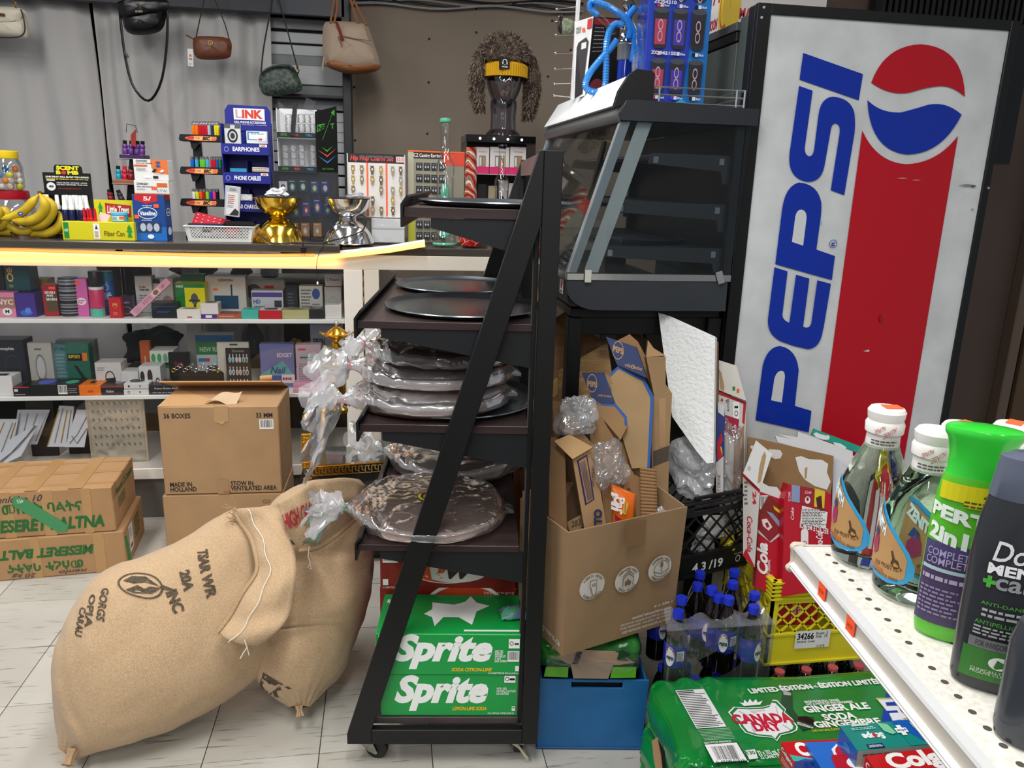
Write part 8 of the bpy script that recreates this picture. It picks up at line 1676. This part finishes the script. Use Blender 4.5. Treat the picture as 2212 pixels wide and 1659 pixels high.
def chaincard(lab,q,chains,Y=YF+.10,gold=0,wcol='d4d8e0'):
 q=[pY(u,v,Y+.05*k) for (u,v),k in zip(q,(0,0,1,1))]; c=sum(q,V())/4; mb=MB(); n_=(q[1]-q[0]).cross(q[3]-q[0]).normalized()
 mb.hexa([p-c for p in (q[0],q[1],q[1]-n_*.003,q[0]-n_*.003)],[p-c for p in (q[3],q[2],q[2]-n_*.003,q[3]-n_*.003)])
 t=thing('necklace_card',lab,'necklace card',c,group='necklace cards on the bottom shelf'); mb.build('white_card',mt(wcol,.5),parent=t,smooth=False)
 for k,pts in enumerate(chains):
  P=[(q[0]*(1-x)+q[1]*x)*(1-y)+(q[3]*(1-x)+q[2]*x)*y-c for x,y in pts]
  MB().tube([p+n_*(.003 if n_.y<0 else -.003) for p in P],.0022,5).build('chain',gdn if gold and k % 2 == 0 else slv,parent=t)
chaincard('white card with gold chains at the far left bottom of the case',[(-30,985),(22,985),(40,905),(0,905)],[[(.2,.1),(.3,.9)],[(.6,.1),(.75,.9)],[(.8,.1),(.9,.9)]],gold=1)
chaincard('tilted white card with silver chains beside the gold one',[(28,960),(80,960),(108,885),(38,885)],[[(.1,.1),(.1,.9)],[(.35,.2),(.35,.9)],[(.6,.2),(.65,.9)],[(.9,.1),(.95,.9)]],Y=YF+.14)
chaincard('long white card with a thick silver chain lying in front',[(-20,1015),(45,985),(85,912),(20,950)],[[(.1,.1),(.5,.3),(.8,.7),(.9,.95)],[(.2,.0),(.7,.4),(.98,.9)]],Y=YF+.05)
chaincard('white card bundle with gold and silver chains in the middle',[(102,965),(150,965),(160,878),(128,876)],[[(0,0),(.05,.9)],[(.3,.1),(.3,.95)],[(.6,.1),(.6,.9)],[(.85,.1),(.85,.9)]],gold=1,Y=YF+.08)
chaincard('white card with a looped silver chain left of the ring board',[(140,966),(182,966),(196,885),(166,885)],[[(.2,.1),(.5,.35),(.9,.9)],[(.2,.3),(.6,.1),(.98,.5)]],Y=YF+.07)
for lab,u0,u1,vt,yo in (('dark display board behind the gold chains',70,128,864,.20),('dark display board behind the silver chains',150,200,862,.22)):
 carton('display_board',lab,'board',u0,u1,vt,YF+yo,Z3,.01,'1f1a1c',None,0,'dark boards on the bottom shelf')
rb_,d=carton('ring_board','cream board with rows of small rings under clear film','ring display',198,322,862,YF+.10,Z3,.012,'cdbfa6',{'f':[R_(.05,.03,.95,.97,'ddd6c4')]},0)
for r__ in range(6):
 for c__ in range(9):
  x=(-.43+.86*(c__+.5)/9)*d[0]; z=d[2]*(.93-r__*.13); mb=MB(); mb.tube([(x,-.010,z+.006),(x+.003,-.009,z),(x,-.008,z-.006)],.0016,4); mb.sph((x-.002,-.010,z+.006),.0028,6); mb.build('ring',mt('8a7f70',.25,me=.7),parent=rb_)
mb=MB().grid(lambda a,b:((-.5+a)*d[0]*.96,-.016-.003*noise.noise(V((a*6,b*6,1))),d[2]*b*.96),16,16); mb.build('cover_film',film('cover_film',.02,14,1.),parent=rb_,recalc=False)
SB=[]
for lab,u0,u1,v0,v1,Y,c in (('folded dark jacket with faint floral print behind the case',266,400,700,790,4.25,'3a4144'),('grey mesh chair back behind the middle shelf',525,570,695,790,4.3,'70707a'),('yellow sack behind the middle shelf',614,652,695,760,4.15,'c89a1c'),('brown jar lid shape behind the top shelf',368,470,562,600,4.2,'4a3a38'),('white shopping bag with red tag behind the case',560,605,540,602,4.15,'b8bcc4'),('maroon package stack behind the top shelf',500,545,560,600,4.2,'4a2c34')):
 z_=(pY((u0+u1)/2,(v0+v1)/2,Y)-CO).dot(CF); SB.append(crumple(lab,(u0+u1)/2,(v0+v1)/2,z_,u1-u0,v1-v0,.06,u0*.1,.5,'stock_bundle',mt(c,.8,var=.2,sc_=12),amp=.012))
for k,(ua,lab) in enumerate(((262,'lower shelf board behind the glass counter carrying bundled stock'),(360,'upper shelf board behind the glass counter carrying bags'))):
 g=SB[k*3:k*3+3]; lo=[o.location.z+min(v.co.z for v in o.data.vertices) for o in g]; zs_=min(lo)
 for o,l_ in zip(g,lo):o.location.z-=l_-zs_-.001
 tag(MB().box(at(ua,4.2,.9),at(745,4.2,.9),4.05,4.45,zs_-.025,zs_).build('back_shelf',mt('6a665e',.6),bev=.003),lab,'shelf')
# ================= gold ornate table and urn =================
gld=mt('f4c048',.2,me=.9,bump=.3,sc_=60,var=.3,dark='c08c28'); cry=pane('crystal',.3,(.97,.97,1,1))
gt=thing('gold_table','ornate gold greek-key side table with crystal knobs behind the sacks','table',pz(665,1050,3.10)); G0=V(gt.location)
zq=3.10*1680/1680
def gp_(u,v,z=3.10):return pz(u,v,z)-G0
a,b=gp_(664,1010),gp_(662,936)
MB().bar(a,b,.040,.030).build('leg',gld,parent=gt,bev=.003)
for k in range(5):
 p=a.lerp(b,(k+.5)/5); q=MB()
 for (x0_,z0_,x1_,z1_) in ((-.014,.011,.014,.011),(-.014,.011,-.014,-.012),(.014,.011,.014,-.004),(-.003,-.004,.014,-.004),(-.003,-.004,-.003,.004)):
  q.bar(p+V((x0_,-.022,z0_)),p+V((x1_,-.022,z1_)),.0045)
 q.build('key_motif',gld,parent=gt,smooth=False)
MB().lathe([(.036,0),(.034,.01),(.022,.03),(.018,.05),(0,.05)],24,tuple(gp_(666,1058))).build('flared_foot',gld,parent=gt)
MB().sph(gp_(663,920),.022,16).build('crystal_ball',cry,parent=gt); MB().sph(gp_(666,1018),.020,16).build('crystal_ball',cry,parent=gt)
MB().lathe([(.010,0),(.018,.010),(.014,.022),(0,.036)],12,tuple(gp_(662,908))).build('finial',gld,parent=gt)
a,b=gp_(674,1018),gp_(830,1008,3.2)
MB().bar(a,b,.02,.045).build('rail',mt('b87a1a',.2,me=1.),parent=gt,bev=.002)
mb=MB(); n_=11
for k in range(n_):
 p=a.lerp(b,(k+.5)/n_)+V((0,-.013,0))
 for (x0_,z0_,x1_,z1_) in ((-.011,.015,.008,.015),(-.011,.015,-.011,-.014),(-.011,-.014,.012,-.014),(.002,.015,.002,-.002),(.002,-.002,.010,-.002)):mb.bar(p+V((x0_,0,z0_)),p+V((x1_,0,z1_)),.004)
mb.build('rail_motif',mt('e8d8a0',.15,me=1.),parent=gt,smooth=False)['kind']='stuff'
mb=MB(); mb.hexa([gp_(690,1008,3.12),gp_(830,1000,3.2),gp_(830,1000,3.21),gp_(690,1008,3.13)],[gp_(690,966,3.3),gp_(830,960,3.38),gp_(830,960,3.39),gp_(690,966,3.31)]); mb.build('mirror_top',mt('9a9c98',.08,me=.9),parent=gt,smooth=False)
MB().box(-.04,.30,-.03,.25,-.30,-.002).build('black_base',mt('0d0c0b',.6),parent=gt,bev=.003)
MB().bar(gp_(696,965,3.34),gp_(700,880,3.36),.02).build('leg',gld,parent=gt,bev=.002)
ur=thing('gold_urn','small gold lidded urn with a crystal knob in front of the glass counter','urn',pz(729,790,3.12)); k=3.12/FPX
MB().lathe([(0,-104*k),(20*k,-104*k),(20*k,-96*k),(10*k,-88*k),(16*k,-60*k),(16*k,5*k),(11*k,10*k),(13*k,16*k),(13*k,26*k),(9*k,30*k),(8*k,38*k),(12*k,44*k),(11*k,50*k),(6*k,54*k)],20).build('column',gld,parent=ur)
MB().lathe([(5*k,52*k),(13*k,58*k),(26*k,66*k),(29*k,71*k),(24*k,72*k)],24).build('bowl',gld,parent=ur)
MB().lathe([(24*k,71*k),(17*k,78*k),(7*k,84*k),(3*k,86*k),(2*k,90*k),(0,90*k)],24).build('lid',gld,parent=ur); MB().sph((0,0,94*k),5*k,12).build('crystal_knob',cry,parent=ur)
for s in (-1,1):MB().tube([(s*25*k,0,68*k),(s*32*k,0,72*k),(s*36*k,0,73*k)],[3*k,2*k,3.4*k],8).build('handle',gld,parent=ur)
# ================= hanging bags =================
def pillow(nm,poly,Y,D,m,parent,n_=5):
 """stuffed shape: outline on plane Y, swelling towards the room"""
 P=[pY(u,v,Y)-parent.location for u,v in poly]
 L=[]
 for i in range(len(P)):
  for k in range(4):L.append(cr1([P[(i-1) % len(P)],P[i],P[(i+1) % len(P)],P[(i+2) % len(P)]],(1+k/4)/3))
 c=sum(L,V())/len(L); R=[]; mb=MB()
 for s_,sg in [(j/n_,1) for j in range(n_)]+[(1.,1)]+[(j/n_,-1) for j in range(n_-1,-1,-1)]:
  R.append([mb.pt(c+(q-c)*max(s_,.001)+V((0,-sg*D/2*(1-s_**3)**.5,0))+V((0,.004*noise.noise(q*14+V((0,0,s_*3))),0))) for q in L])
 k=len(L)
 for j in range(len(R)-1):
  for i in range(k):mb.f.append([R[j][i],R[j][(i+1) % k],R[j+1][(i+1) % k],R[j+1][i]]); mb.m.append(0)
 return mb.build(nm,m,parent=parent)
def strap(pts,Y,r_,m,parent,nm='strap'):
 ks=[pY(u,v,Y)-parent.location for u,v in pts]; return MB().tube([cr1(ks,i/24) for i in range(25)],r_,6).build(nm,m,parent=parent)
def bag(label,u,v,Y,nm='handbag'):return thing(nm,label,'handbag',pY(u,v,Y),group='handbags hanging along the back')
YH2=4.42; gold=mt('c8a050',.2,me=1.)
t=bag('cream handbag with dark piping at the top left corner',15,84,YH2); cm_=mt('cfc6b4',.5)
pillow('bag_body',[(-45,20),(45,18),(60,50),(62,74),(50,84),(0,80),(-45,76)],YH2,.09,cm_,t); pillow('flap',[(-45,19),(44,19),(44,40),(30,50),(-45,48)],YH2-.035,.04,cm_,t)
strap([(-20,80),(30,81),(48,76),(54,62),(50,36),(45,20)],YH2-.045,.0035,mt('33302c',.5),t,'piping'); strap([(28,0),(34,6),(30,12),(36,18)],YH2-.03,.003,gold,t,'chain_strap'); strap([(-5,30),(10,32)],YH2-.065,.006,mt('5c4632',.4),t,'clasp')
t=bag('black handbag with a long hanging strap loop',307,75,YH2); kb_=mt('0c0d10',.35)
pillow('bag_body',[(262,14),(352,12),(358,40),(345,68),(300,76),(274,68),(264,44)],YH2,.10,kb_,t); pillow('flap',[(255,4),(300,-6),(360,0),(362,22),(330,30),(270,38),(257,22)],YH2-.045,.05,kb_,t)
art(t,lambda x,y,o:pY(292+16*x,27-5*y,YH2-.075-o)-t.location,[('t','GUESS',0,0,1,1,'a8906a',{'b':.03})],'metal_letters')
strap([(258,15),(262,60),(270,120),(285,180),(310,214),(330,212),(350,170),(360,100),(362,40),(358,12)],YH2-.02,.0065,kb_,t); strap([(268,112),(276,124)],YH2-.028,.008,mt('55565a',.3,me=.6),t,'buckle')
t=bag('small brown crossbody bag with a paper price tag',457,128,YH2); bm2=mt('6a3c26',.45)
pillow('bag_body',[(418,84),(436,78),(480,80),(498,88),(500,110),(492,126),(440,129),(420,118)],YH2,.07,bm2,t)
strap([(423,84),(430,50),(441,0),(444,-20)],YH2,.003,mt('2e2018',.5),t); strap([(496,88),(485,50),(464,0),(458,-20)],YH2,.003,mt('2e2018',.5),t); strap([(402,76),(410,80),(418,84)],YH2-.01,.004,bm2,t,'zip_pull')
q=[pY(u,v,YH2-.03)-t.location for u,v in ((406,142),(418,144),(417,106),(405,105))]
mb=MB(); mb.hexa([q[0],q[1],q[1]+V((0,.001,0)),q[0]+V((0,.001,0))],[q[3],q[2],q[2]+V((0,.001,0)),q[3]+V((0,.001,0))]); mb.build('paper_tag',mt('d8d8d4',.6),parent=t,smooth=False)
art(t,quadmap(*q),[R_(.3,.55,.7,.68,'e0503a'),('b',.2,.3,.8,.5),('l',.2,.06,.8,.2,'888888',2)],'tag_print')
art(t,lambda x,y,o:pY(449+11*x,98-11*y,YH2-.038-o)-t.location,[('o',.5,.5,.5,.5,.12,'c8a050'),tl('G',.3,.3,.7,.7,'c8a050')],'round_emblem')
t=bag('dark green patterned half-moon bag by the slatwall',605,208,YH2+.05)
pillow('bag_body',[(560,165),(575,147),(605,139),(632,143),(645,165),(653,190),(640,200),(580,208),(562,192)],YH2+.05,.08,mt('27332f',.5,var=.9,sc_=70,dark='56645a'),t)
strap([(564,158),(570,100),(588,4),(592,-15)],YH2+.05,.004,mt('22262a',.5),t); strap([(643,150),(630,100),(604,4),(598,-15)],YH2+.05,.004,mt('22262a',.5),t); strap([(641,140),(646,150),(642,162)],YH2+.02,.004,gold,t,'ring_chain'); strap([(564,160),(590,146),(625,146),(644,160)],YH2+.008,.004,mt('1a201e',.5),t,'zip')
YT=4.40; t=bag('beige tote with tan straps and a dark red tassel',762,158,YT); tm=mt('a38f7c',.65,bump=.2,sc_=90); tn=mt('8a5630',.5)
pillow('bag_body',[(698,58),(718,46),(768,48),(792,54),(803,80),(820,135),(810,152),(762,159),(718,148),(700,132)],YT,.13,tm,t); pillow('leather_base',[(712,130),(722,134),(770,150),(820,140),(812,154),(762,161),(718,150),(704,138)],YT-.01,.12,tn,t)
for P_ in ([(714,50),(717,30),(722,0),(724,-20)],[(722,48),(728,20),(728,-15)]):strap(P_,YT-.03,.006,tn,t)
for P_ in ([(792,54),(782,35),(764,0),(758,-15)],[(774,50),(768,35),(757,0),(750,-15)]):strap(P_,YT-.02,.006,tn,t)
strap([(727,48),(734,66),(740,86)],YT-.075,.008,mt('6e1c1e',.5),t,'tassel'); strap([(742,78),(770,84),(804,88)],YT-.072,.0025,mt('7a6452',.6),t,'pocket_zip'); strap([(701,122),(698,136),(697,152)],YT-.05,.005,tm,t,'side_tassel'); strap([(731,78),(736,90),(739,100)],YT-.075,.004,tn,t,'zip_pull')
cz=pY(660,206,4.60).z; tag(MB().box(at(590,4.6,cz),at(742,4.6,cz),4.54,4.655,cz-.012,cz).build('slatwall_shelf',mt('2a2a2c',.5)),'narrow dark shelf on the slatwall under a folded black garment','shelf')
crumple('folded black garment lying on the slatwall shelf',684,194,4.36,74,24,.04,17,.5,'folded_garment',mt('0e0e12',.9),amp=.01)
# ================= mannequin head, beanie and fur hat =================
YM_=3.92; ztop=ZT+kz; hx=at(1086,YM_,ztop); K=YM_/FPX*1.02
mh=thing('mannequin_head','clear glassy mannequin head on the black acrylic cabinet','mannequin',(hx,YM_,ztop+.001),rad(8)); hz=pY(1086,112,YM_).z-ztop
Gp=pane('purple_glass',.22,(.62,.60,.68,1),.03)
MB().lathe([(0,0),(34*K,0),(35*K,5*K),(30*K,10*K),(26*K,14*K),(25*K,40*K),(27*K,58*K),(26*K,70*K)],32).build('neck',Gp,parent=mh)
hc=V((0,0,108*K))
def hd(a,b):
 th=2*pi*a; ph=pi*(b-.5); x,y,z=cos(th)*cos(ph),sin(th)*cos(ph),sin(ph); kx=36+6*max(0,z); g=lambda cx,cz_,s,w_=1:math.exp(-(((x-cx)*w_)**2+(z-cz_)**2)/s)
 yy=y*44; fr=max(0,-y)
 yy-=fr*(13*g(0,-.12,.012,1.6)+6*g(0,-.42,.008,.8)+4*g(0,-.62,.02)-7*g(.33,.08,.02)-7*g(-.33,.08,.02)+3*g(0,.3,.08))
 return hc+V((x*kx*(1-.22*max(0,-z)),yy,z*56))*K
MB().grid(hd,56,40).build('head',Gp,parent=mh,recalc=False,ang=180)
my=mt('c8980f',.95,bump=.3,sc_=200)
be=thing('beanie','mustard yellow ribbed beanie with a black square patch','hat',(hx,YM_,ztop+122*K),rad(8))
def bn(a,b):
 th=2*pi*a; k=(46+1.6*abs(sin(th*26)))*(1 if b<.5 else (1-(b-.5)*2*.55)); return V((cos(th)*k*.98,sin(th)*k*1.05,(-10+44*b-6*sin(th)*0+4*cos(th)*.0)))*K
MB().grid(bn,208,10).build('ribbed_cuff',my,parent=be,recalc=False)
bp_=lambda x,y,o:V((-22+18*x,-49.5-o/K-1.8*0+.0*x,3+18*y))*K+V((0,.0,0))
MB().box(-24*K,-4*K,-50*K,-44*K,1*K,22*K).build('patch',mt('111114',.6),parent=be,smooth=False)
art(be,lambda x,y,o:(-24*K+20*K*x,-50*K-o,K+21*K*y),[('o',.5,.6,.24,.26,.06,'e8e8e8'),R_(.2,.38,.8,.5,'111114'),R_(.24,.4,.34,.6,'e8e8e8'),R_(.66,.4,.76,.6,'e8e8e8'),tl('WINTER',.2,.12,.8,.24)],'patch_print')
fh=thing('fur_hat','brown grey fur trapper hat with ear flaps on the mannequin','hat',(hx,YM_,ztop+135*K),rad(8))
fm_=mt('5a4a3e',.95,var=.6,sc_=30,dark='2c241f'); fm2=mt('9c8c7c',.95)
def fs(a,b):
 th=2*pi*a; ph=pi/2*b; return V((cos(th)*cos(ph)*56,sin(th)*cos(ph)*50+4,6+sin(ph)*54))*K
MB().grid(fs,32,12).build('crown',fm_,parent=fh,recalc=False)
fl_=[]
for s,L_,w_ in ((-1,112,20),(1,122,22)):
 fn=lambda a,b,s=s,L_=L_,w_=w_:V((s*(50+8*sin(pi*b))+w_*.62*cos(2*pi*a)*(.6+.5*sin(pi*min(b*.9+.1,1))),-4+w_*.9*sin(2*pi*a)*(.6+.4*sin(pi*b)),22-L_*b))*K
 MB().grid(fn,18,16).build('ear_flap',fm_,parent=fh,recalc=False); fl_.append(fn)
rs=random.Random(2); mb=MB()
for i in range(9000):
 k=rs.random()
 if k<.42:a,b=rs.random(),rs.random()**1.3; P=fs(a,b); n_=(P-V((0,6*K,8*K))).normalized(); n_=(n_*.55+V((rs.gauss(0,.5),rs.gauss(0,.5),rs.gauss(-.2,.5)))).normalized()
 else:fn=fl_[i % 2]; a,b=rs.random(),rs.random(); P=fn(a,b); n_=(P-fn(a+.5,b)).normalized()*.6+V((0,0,-.7))
 n_=(n_+V((rs.gauss(0,.3),rs.gauss(0,.3),rs.gauss(0,.2)))).normalized(); t_=n_.cross(V((rs.random(),rs.random(),rs.random()))).normalized()*.0016
 mb.face([P-t_,P+t_,P+n_*rs.uniform(.010,.026)],0 if rs.random()<.62 else 1)
mb.build('fur',[fm_,fm2],parent=fh,recalc=False,smooth=False)['kind']='stuff'
# ================= things on top of the warmer =================
ZW=1.753; chr_=mt('c4c8cc',.08,me=1.); Yh=2.80; hx2=at(1343,Yh,ZW); k=Yh/FPX*1.0
hk_=thing('hookah','small chrome and blue glass hookah with a coiled blue hose','hookah',(hx2,Yh,ZW+.001)); hv=lambda v:pY(1343,v,Yh).z-ZW
MB().lathe([(0,0),(30*k,0),(24*k,.03),(16*k,hv(186)),(14*k,hv(170)),(0,hv(168))],24).build('silver_foot',mt('a9aaac',.3,me=.7),parent=hk_)
MB().lathe([(0,hv(178)),(16*k,hv(178)),(16*k,hv(130)),(0,hv(130))],20).build('blue_vase',mt('0a2f9a',.05,coat=1.),parent=hk_)
MB().lathe([(0,hv(131)),(17*k,hv(131)),(18*k,hv(126)),(18*k,hv(102)),(20*k,hv(98)),(16*k,hv(92)),(0,hv(92))],24).build('grey_collar',mt('8e9092',.35,me=.6),parent=hk_)
MB().lathe([(0,hv(94)),(18*k,hv(92)),(17*k,hv(78)),(12*k,hv(70)),(9*k,hv(62)),(13*k,hv(58)),(7*k,hv(50)),(5*k,hv(24)),(8*k,hv(22)),(14*k,hv(12)),(10*k,hv(2)),(16*k,hv(-8)),(0,hv(-14))],24).build('chrome_stem',chr_,parent=hk_)
MB().lathe([(8*k,hv(52)),(9*k,hv(44)),(9*k,hv(30)),(6*k,hv(24))],20).build('blue_neck',mt('0a2f9a',.05,coat=1.),parent=hk_)
bh_=mt('3a94e6',.3,coat=.5)
C6=lambda L,Y:[pY(1130+x*.2532,y*.2532,Y)-hk_.location for x,y in L]
for L in ([(640,130),(575,70),(590,20),(700,45),(800,100),(880,170),(910,250),(900,330)],[(850,215),(790,205),(740,260),(710,400),(708,600),(690,760),(600,785),(535,740),(560,640),(650,520),(740,420),(800,340)],[(960,60),(900,150),(940,260),(950,400),(930,530)]):
 ks=C6(L,Yh-.06); N_=170; P=[cr1(ks,i/N_) for i in range(N_+1)]
 MB().tube(P,[(.0118 if i % 2 else .0104) for i in range(N_+1)],9).build('coiled_hose',bh_,parent=hk_,ang=20)
ks=C6([(620,115),(680,170),(740,240),(790,290)],Yh-.06); MB().tube([cr1(ks,i/8) for i in range(9)],[.008,.009,.009,.010,.010,.008,.007,.006,.005],10).build('clear_mouthpiece',pane('clear_plastic',.10,(.96,.97,.98,1),.05),parent=hk_)
Yb=2.95; o=MB().hexa([pY(1240,214,Yb),pY(1264,206,Yb-.05),pY(1332,195,Yb+.02),pY(1300,200,Yb+.12)],[pY(1241,48,Yb),pY(1282,35,Yb-.05),pY(1340,40,Yb+.02),pY(1302,52,Yb+.12)]).build('speaker_box',mt('e0dfdd',.4),smooth=False); tag(o,'white and black speaker box behind the hookah','box')
qf=[pY(1240,214,Yb),pY(1264,206,Yb-.05),pY(1282,35,Yb-.05),pY(1241,48,Yb)]; qr=[pY(1264,206,Yb-.05),pY(1332,195,Yb+.02),pY(1340,40,Yb+.02),pY(1282,35,Yb-.05)]
art(o,quadmap(*qf),[('p',[(.05,.0),(.75,.03),(.85,.70),(.70,.76),(.25,.72),(.15,.66)],'2c2a2c'),('e',.4,.32,.14,.06,'8a3038'),R_(.45,.62,.75,.70,'d8d8d8'),R_(.72,.86,.98,.98,'b8202c'),('t','WIRELESS\nSPEAKER',.1,.84,.4,.92,'333333'),R_(.45,.84,.6,.89,ORG)])
art(o,quadmap(*qr),[R_(0,0,1,1,'17171a'),R_(.04,.90,.98,.98,'a82030')]+[('l',.08,y,.5,y+.02,'c8c8c8',1) for y in (.55,.6,.65,.7,.75,.8,.85)]+[('e',.3,.12,.2,.08,'8a3844')])
Yp=2.50; xa,xb=at(1386,Yp,ZW),at(1517,Yp,ZW)
def cup(cx,y0,y1,c):return [('p',[(cx-.10,y0+.02),(cx-.06,y0),(cx+.06,y0),(cx+.10,y0+.02),(cx+.115,y1-.03),(cx-.115,y1-.03)],'2a2c34'),('p',[(cx-.085,y0+.03),(cx+.085,y0+.03),(cx+.09,y1-.09),(cx-.09,y1-.09)],c),('o',cx,(y0+y1)/2+.02,.04,.04,.012,'c8a8b8'),('o',cx,(y0+y1)/2-.06,.04,.04,.012,'c8a8b8'),('e',cx,y1-.03,.115,.02,'4a4e58')]
its=[('p',[(.62,0),(1,0),(1,1),(.80,1)],'1a78cc')]
for y0,y1,tx in ((.80,1.1,''),(.46,.76,'ZQS4210'),(.14,.40,'ZQS4210S')):
 for cx,c in ((.2,'b84060'),(.5,'4a3ab0'),(.8,'26262c')):its+=cup(cx,y0,min(y1,.99),c)
 for cx,c,n_ in ((.13,'d83a4a','Red'),(.43,'4a4ad0','Blue'),(.73,'111114','Black')):
  y=y0-.045; its+=[R_(cx,y,cx+.05,y+.025,c),R_(cx+.05,y,cx+.10,y+.025,'f0f0f0'),tl(n_,cx+.11,y+.004,cx+.19,y+.02)]
 if tx:its+=[tl(tx,.06,y1+.01,.42 if len(tx)<8 else .46,y1+.04)]
its+=[('p',[(0,.0),(.3,.02),(.6,.10),(1,.0)],'2aa8e0')]
po_,d=carton('poster_box','tall blue box printed with rows of portable speakers on the warmer','box',1386,1517,-60,Yp,ZW,.10,'2440b8',{'f':its},0)
o=MB().box(xa-.012,xa-.002,Yp+.0,Yp+.10,ZW+.001,ZW+.42).build('plastic_wrap',pane('clear_plastic',.10,(.96,.97,.98,1),.05),smooth=False); tag(o,'clear plastic sheath standing left of the blue box','plastic sheath')
Yr=3.05; pg=thing('peg_display','white peg display strip with thin metal pegs','display rack',pY(1238,215,Yr))
a,b=pY(1236,215,Yr)-pg.location,pY(1250,-10,Yr)-pg.location; MB().bar(a,b,.012,.02).build('upright',mt('e4e4e6',.4),parent=pg,bev=.001)
for i,v in enumerate((14,47,75,114,148,180,210)):
 u=1243-i*1.4; P=pY(u,v,Yr)-pg.location; Q=pY(1202-i*.9,v+(6 if i == 0 else -4 if i == 6 else 1),Yr-.01)-pg.location
 MB().tube([P,Q],.0022,6).build('peg',chr_,parent=pg); MB().sph(Q,.005,8).build('peg_tip',chr_,parent=pg)
o=pillow('visor',[(1206,35),(1214,34),(1216,60),(1212,74),(1204,62)],Yr-.03,.01,mt('2a1c18',.3),pg); pillow('patterned_lens',[(1213,42),(1238,44),(1236,66),(1214,72)],Yr-.03,.01,mt('9aa88a',.4,var=.6,sc_=90),pg)
def topper(nm,lab,cat,x0,x1,y0,y1,z0,z1,m,arts=None):
 o=MB().box(-(x1-x0)/2,(x1-x0)/2,0,y1-y0,0,z1-z0).build(nm,m,bev=.002,smooth=False,loc=((x0+x1)/2,y0,z0+.001)); tag(o,lab,cat)
 if arts:art(o,lambda x,y,q:(-(x1-x0)/2+(x1-x0)*x,-q,(z1-z0)*y),arts); 
 return o
mm=topper('tea_box','white carton with red lettering on the rear of the drink machine','box',1.09,1.42,2.56,2.85,2.024,2.25,mt('d8d4d0',.5),[('e',.02,.3,.09,.35,'d8b83a'),tl('MAAMOON',.10,.12,.55,.27,'b8283a'),('t','WAFA',.12,.45,.60,.95,'b8283a',{'b':.02,'s':.3})])
art(mm,lambda x,y,q:(-.165-q,.29-.29*x,.226*y),[('e',.85,.3,.16,.4,'d8b83a'),('o',.85,.3,.12,.3,.02,'a8602a'),tl('KHALIL MAAMOON',.0,.05,.68,.2,'b8283a'),('t','WAFA',.0,.4,.7,.9,'b8283a',{'b':.02,'s':.3})])
topper('wrapped_parcel','flat white wrapped parcel on top of the drink machine','parcel',1.20,1.46,2.42,2.72,2.262,2.33,mt('c4c0bc',.6))
topper('cardboard_tray','flat brown carton with a dark middle band on the drink machine','box',1.56,1.92,2.50,2.85,2.058,2.085,CARD('a07c5c'),[R_(.36,0,.72,1,'33302c')])
lv=thing('louvre_grille','black ribbed vent grille high behind the drink machine','vent',(2.22,2.98,2.12)); 
for i in range(26):MB().box(-.34+i*.026,-.325+i*.026,0,.05,0,.5).build('fin',mt('121214',.5),parent=lv,smooth=False)
MB().box(-.36,.36,.05,.06,-.01,.52).build('grille_back',mt('050505',.8),parent=lv,smooth=False)
sb2=MB().box(1.962,2.09,2.44,2.50,pY(2180,356,2.44).z,pY(2180,50,2.44).z).build('control_box',mt('0c0d10',.25,var=.3,sc_=5),bev=.003); tag(sb2,'tall black box fixed at the right side of the drink machine','control box')
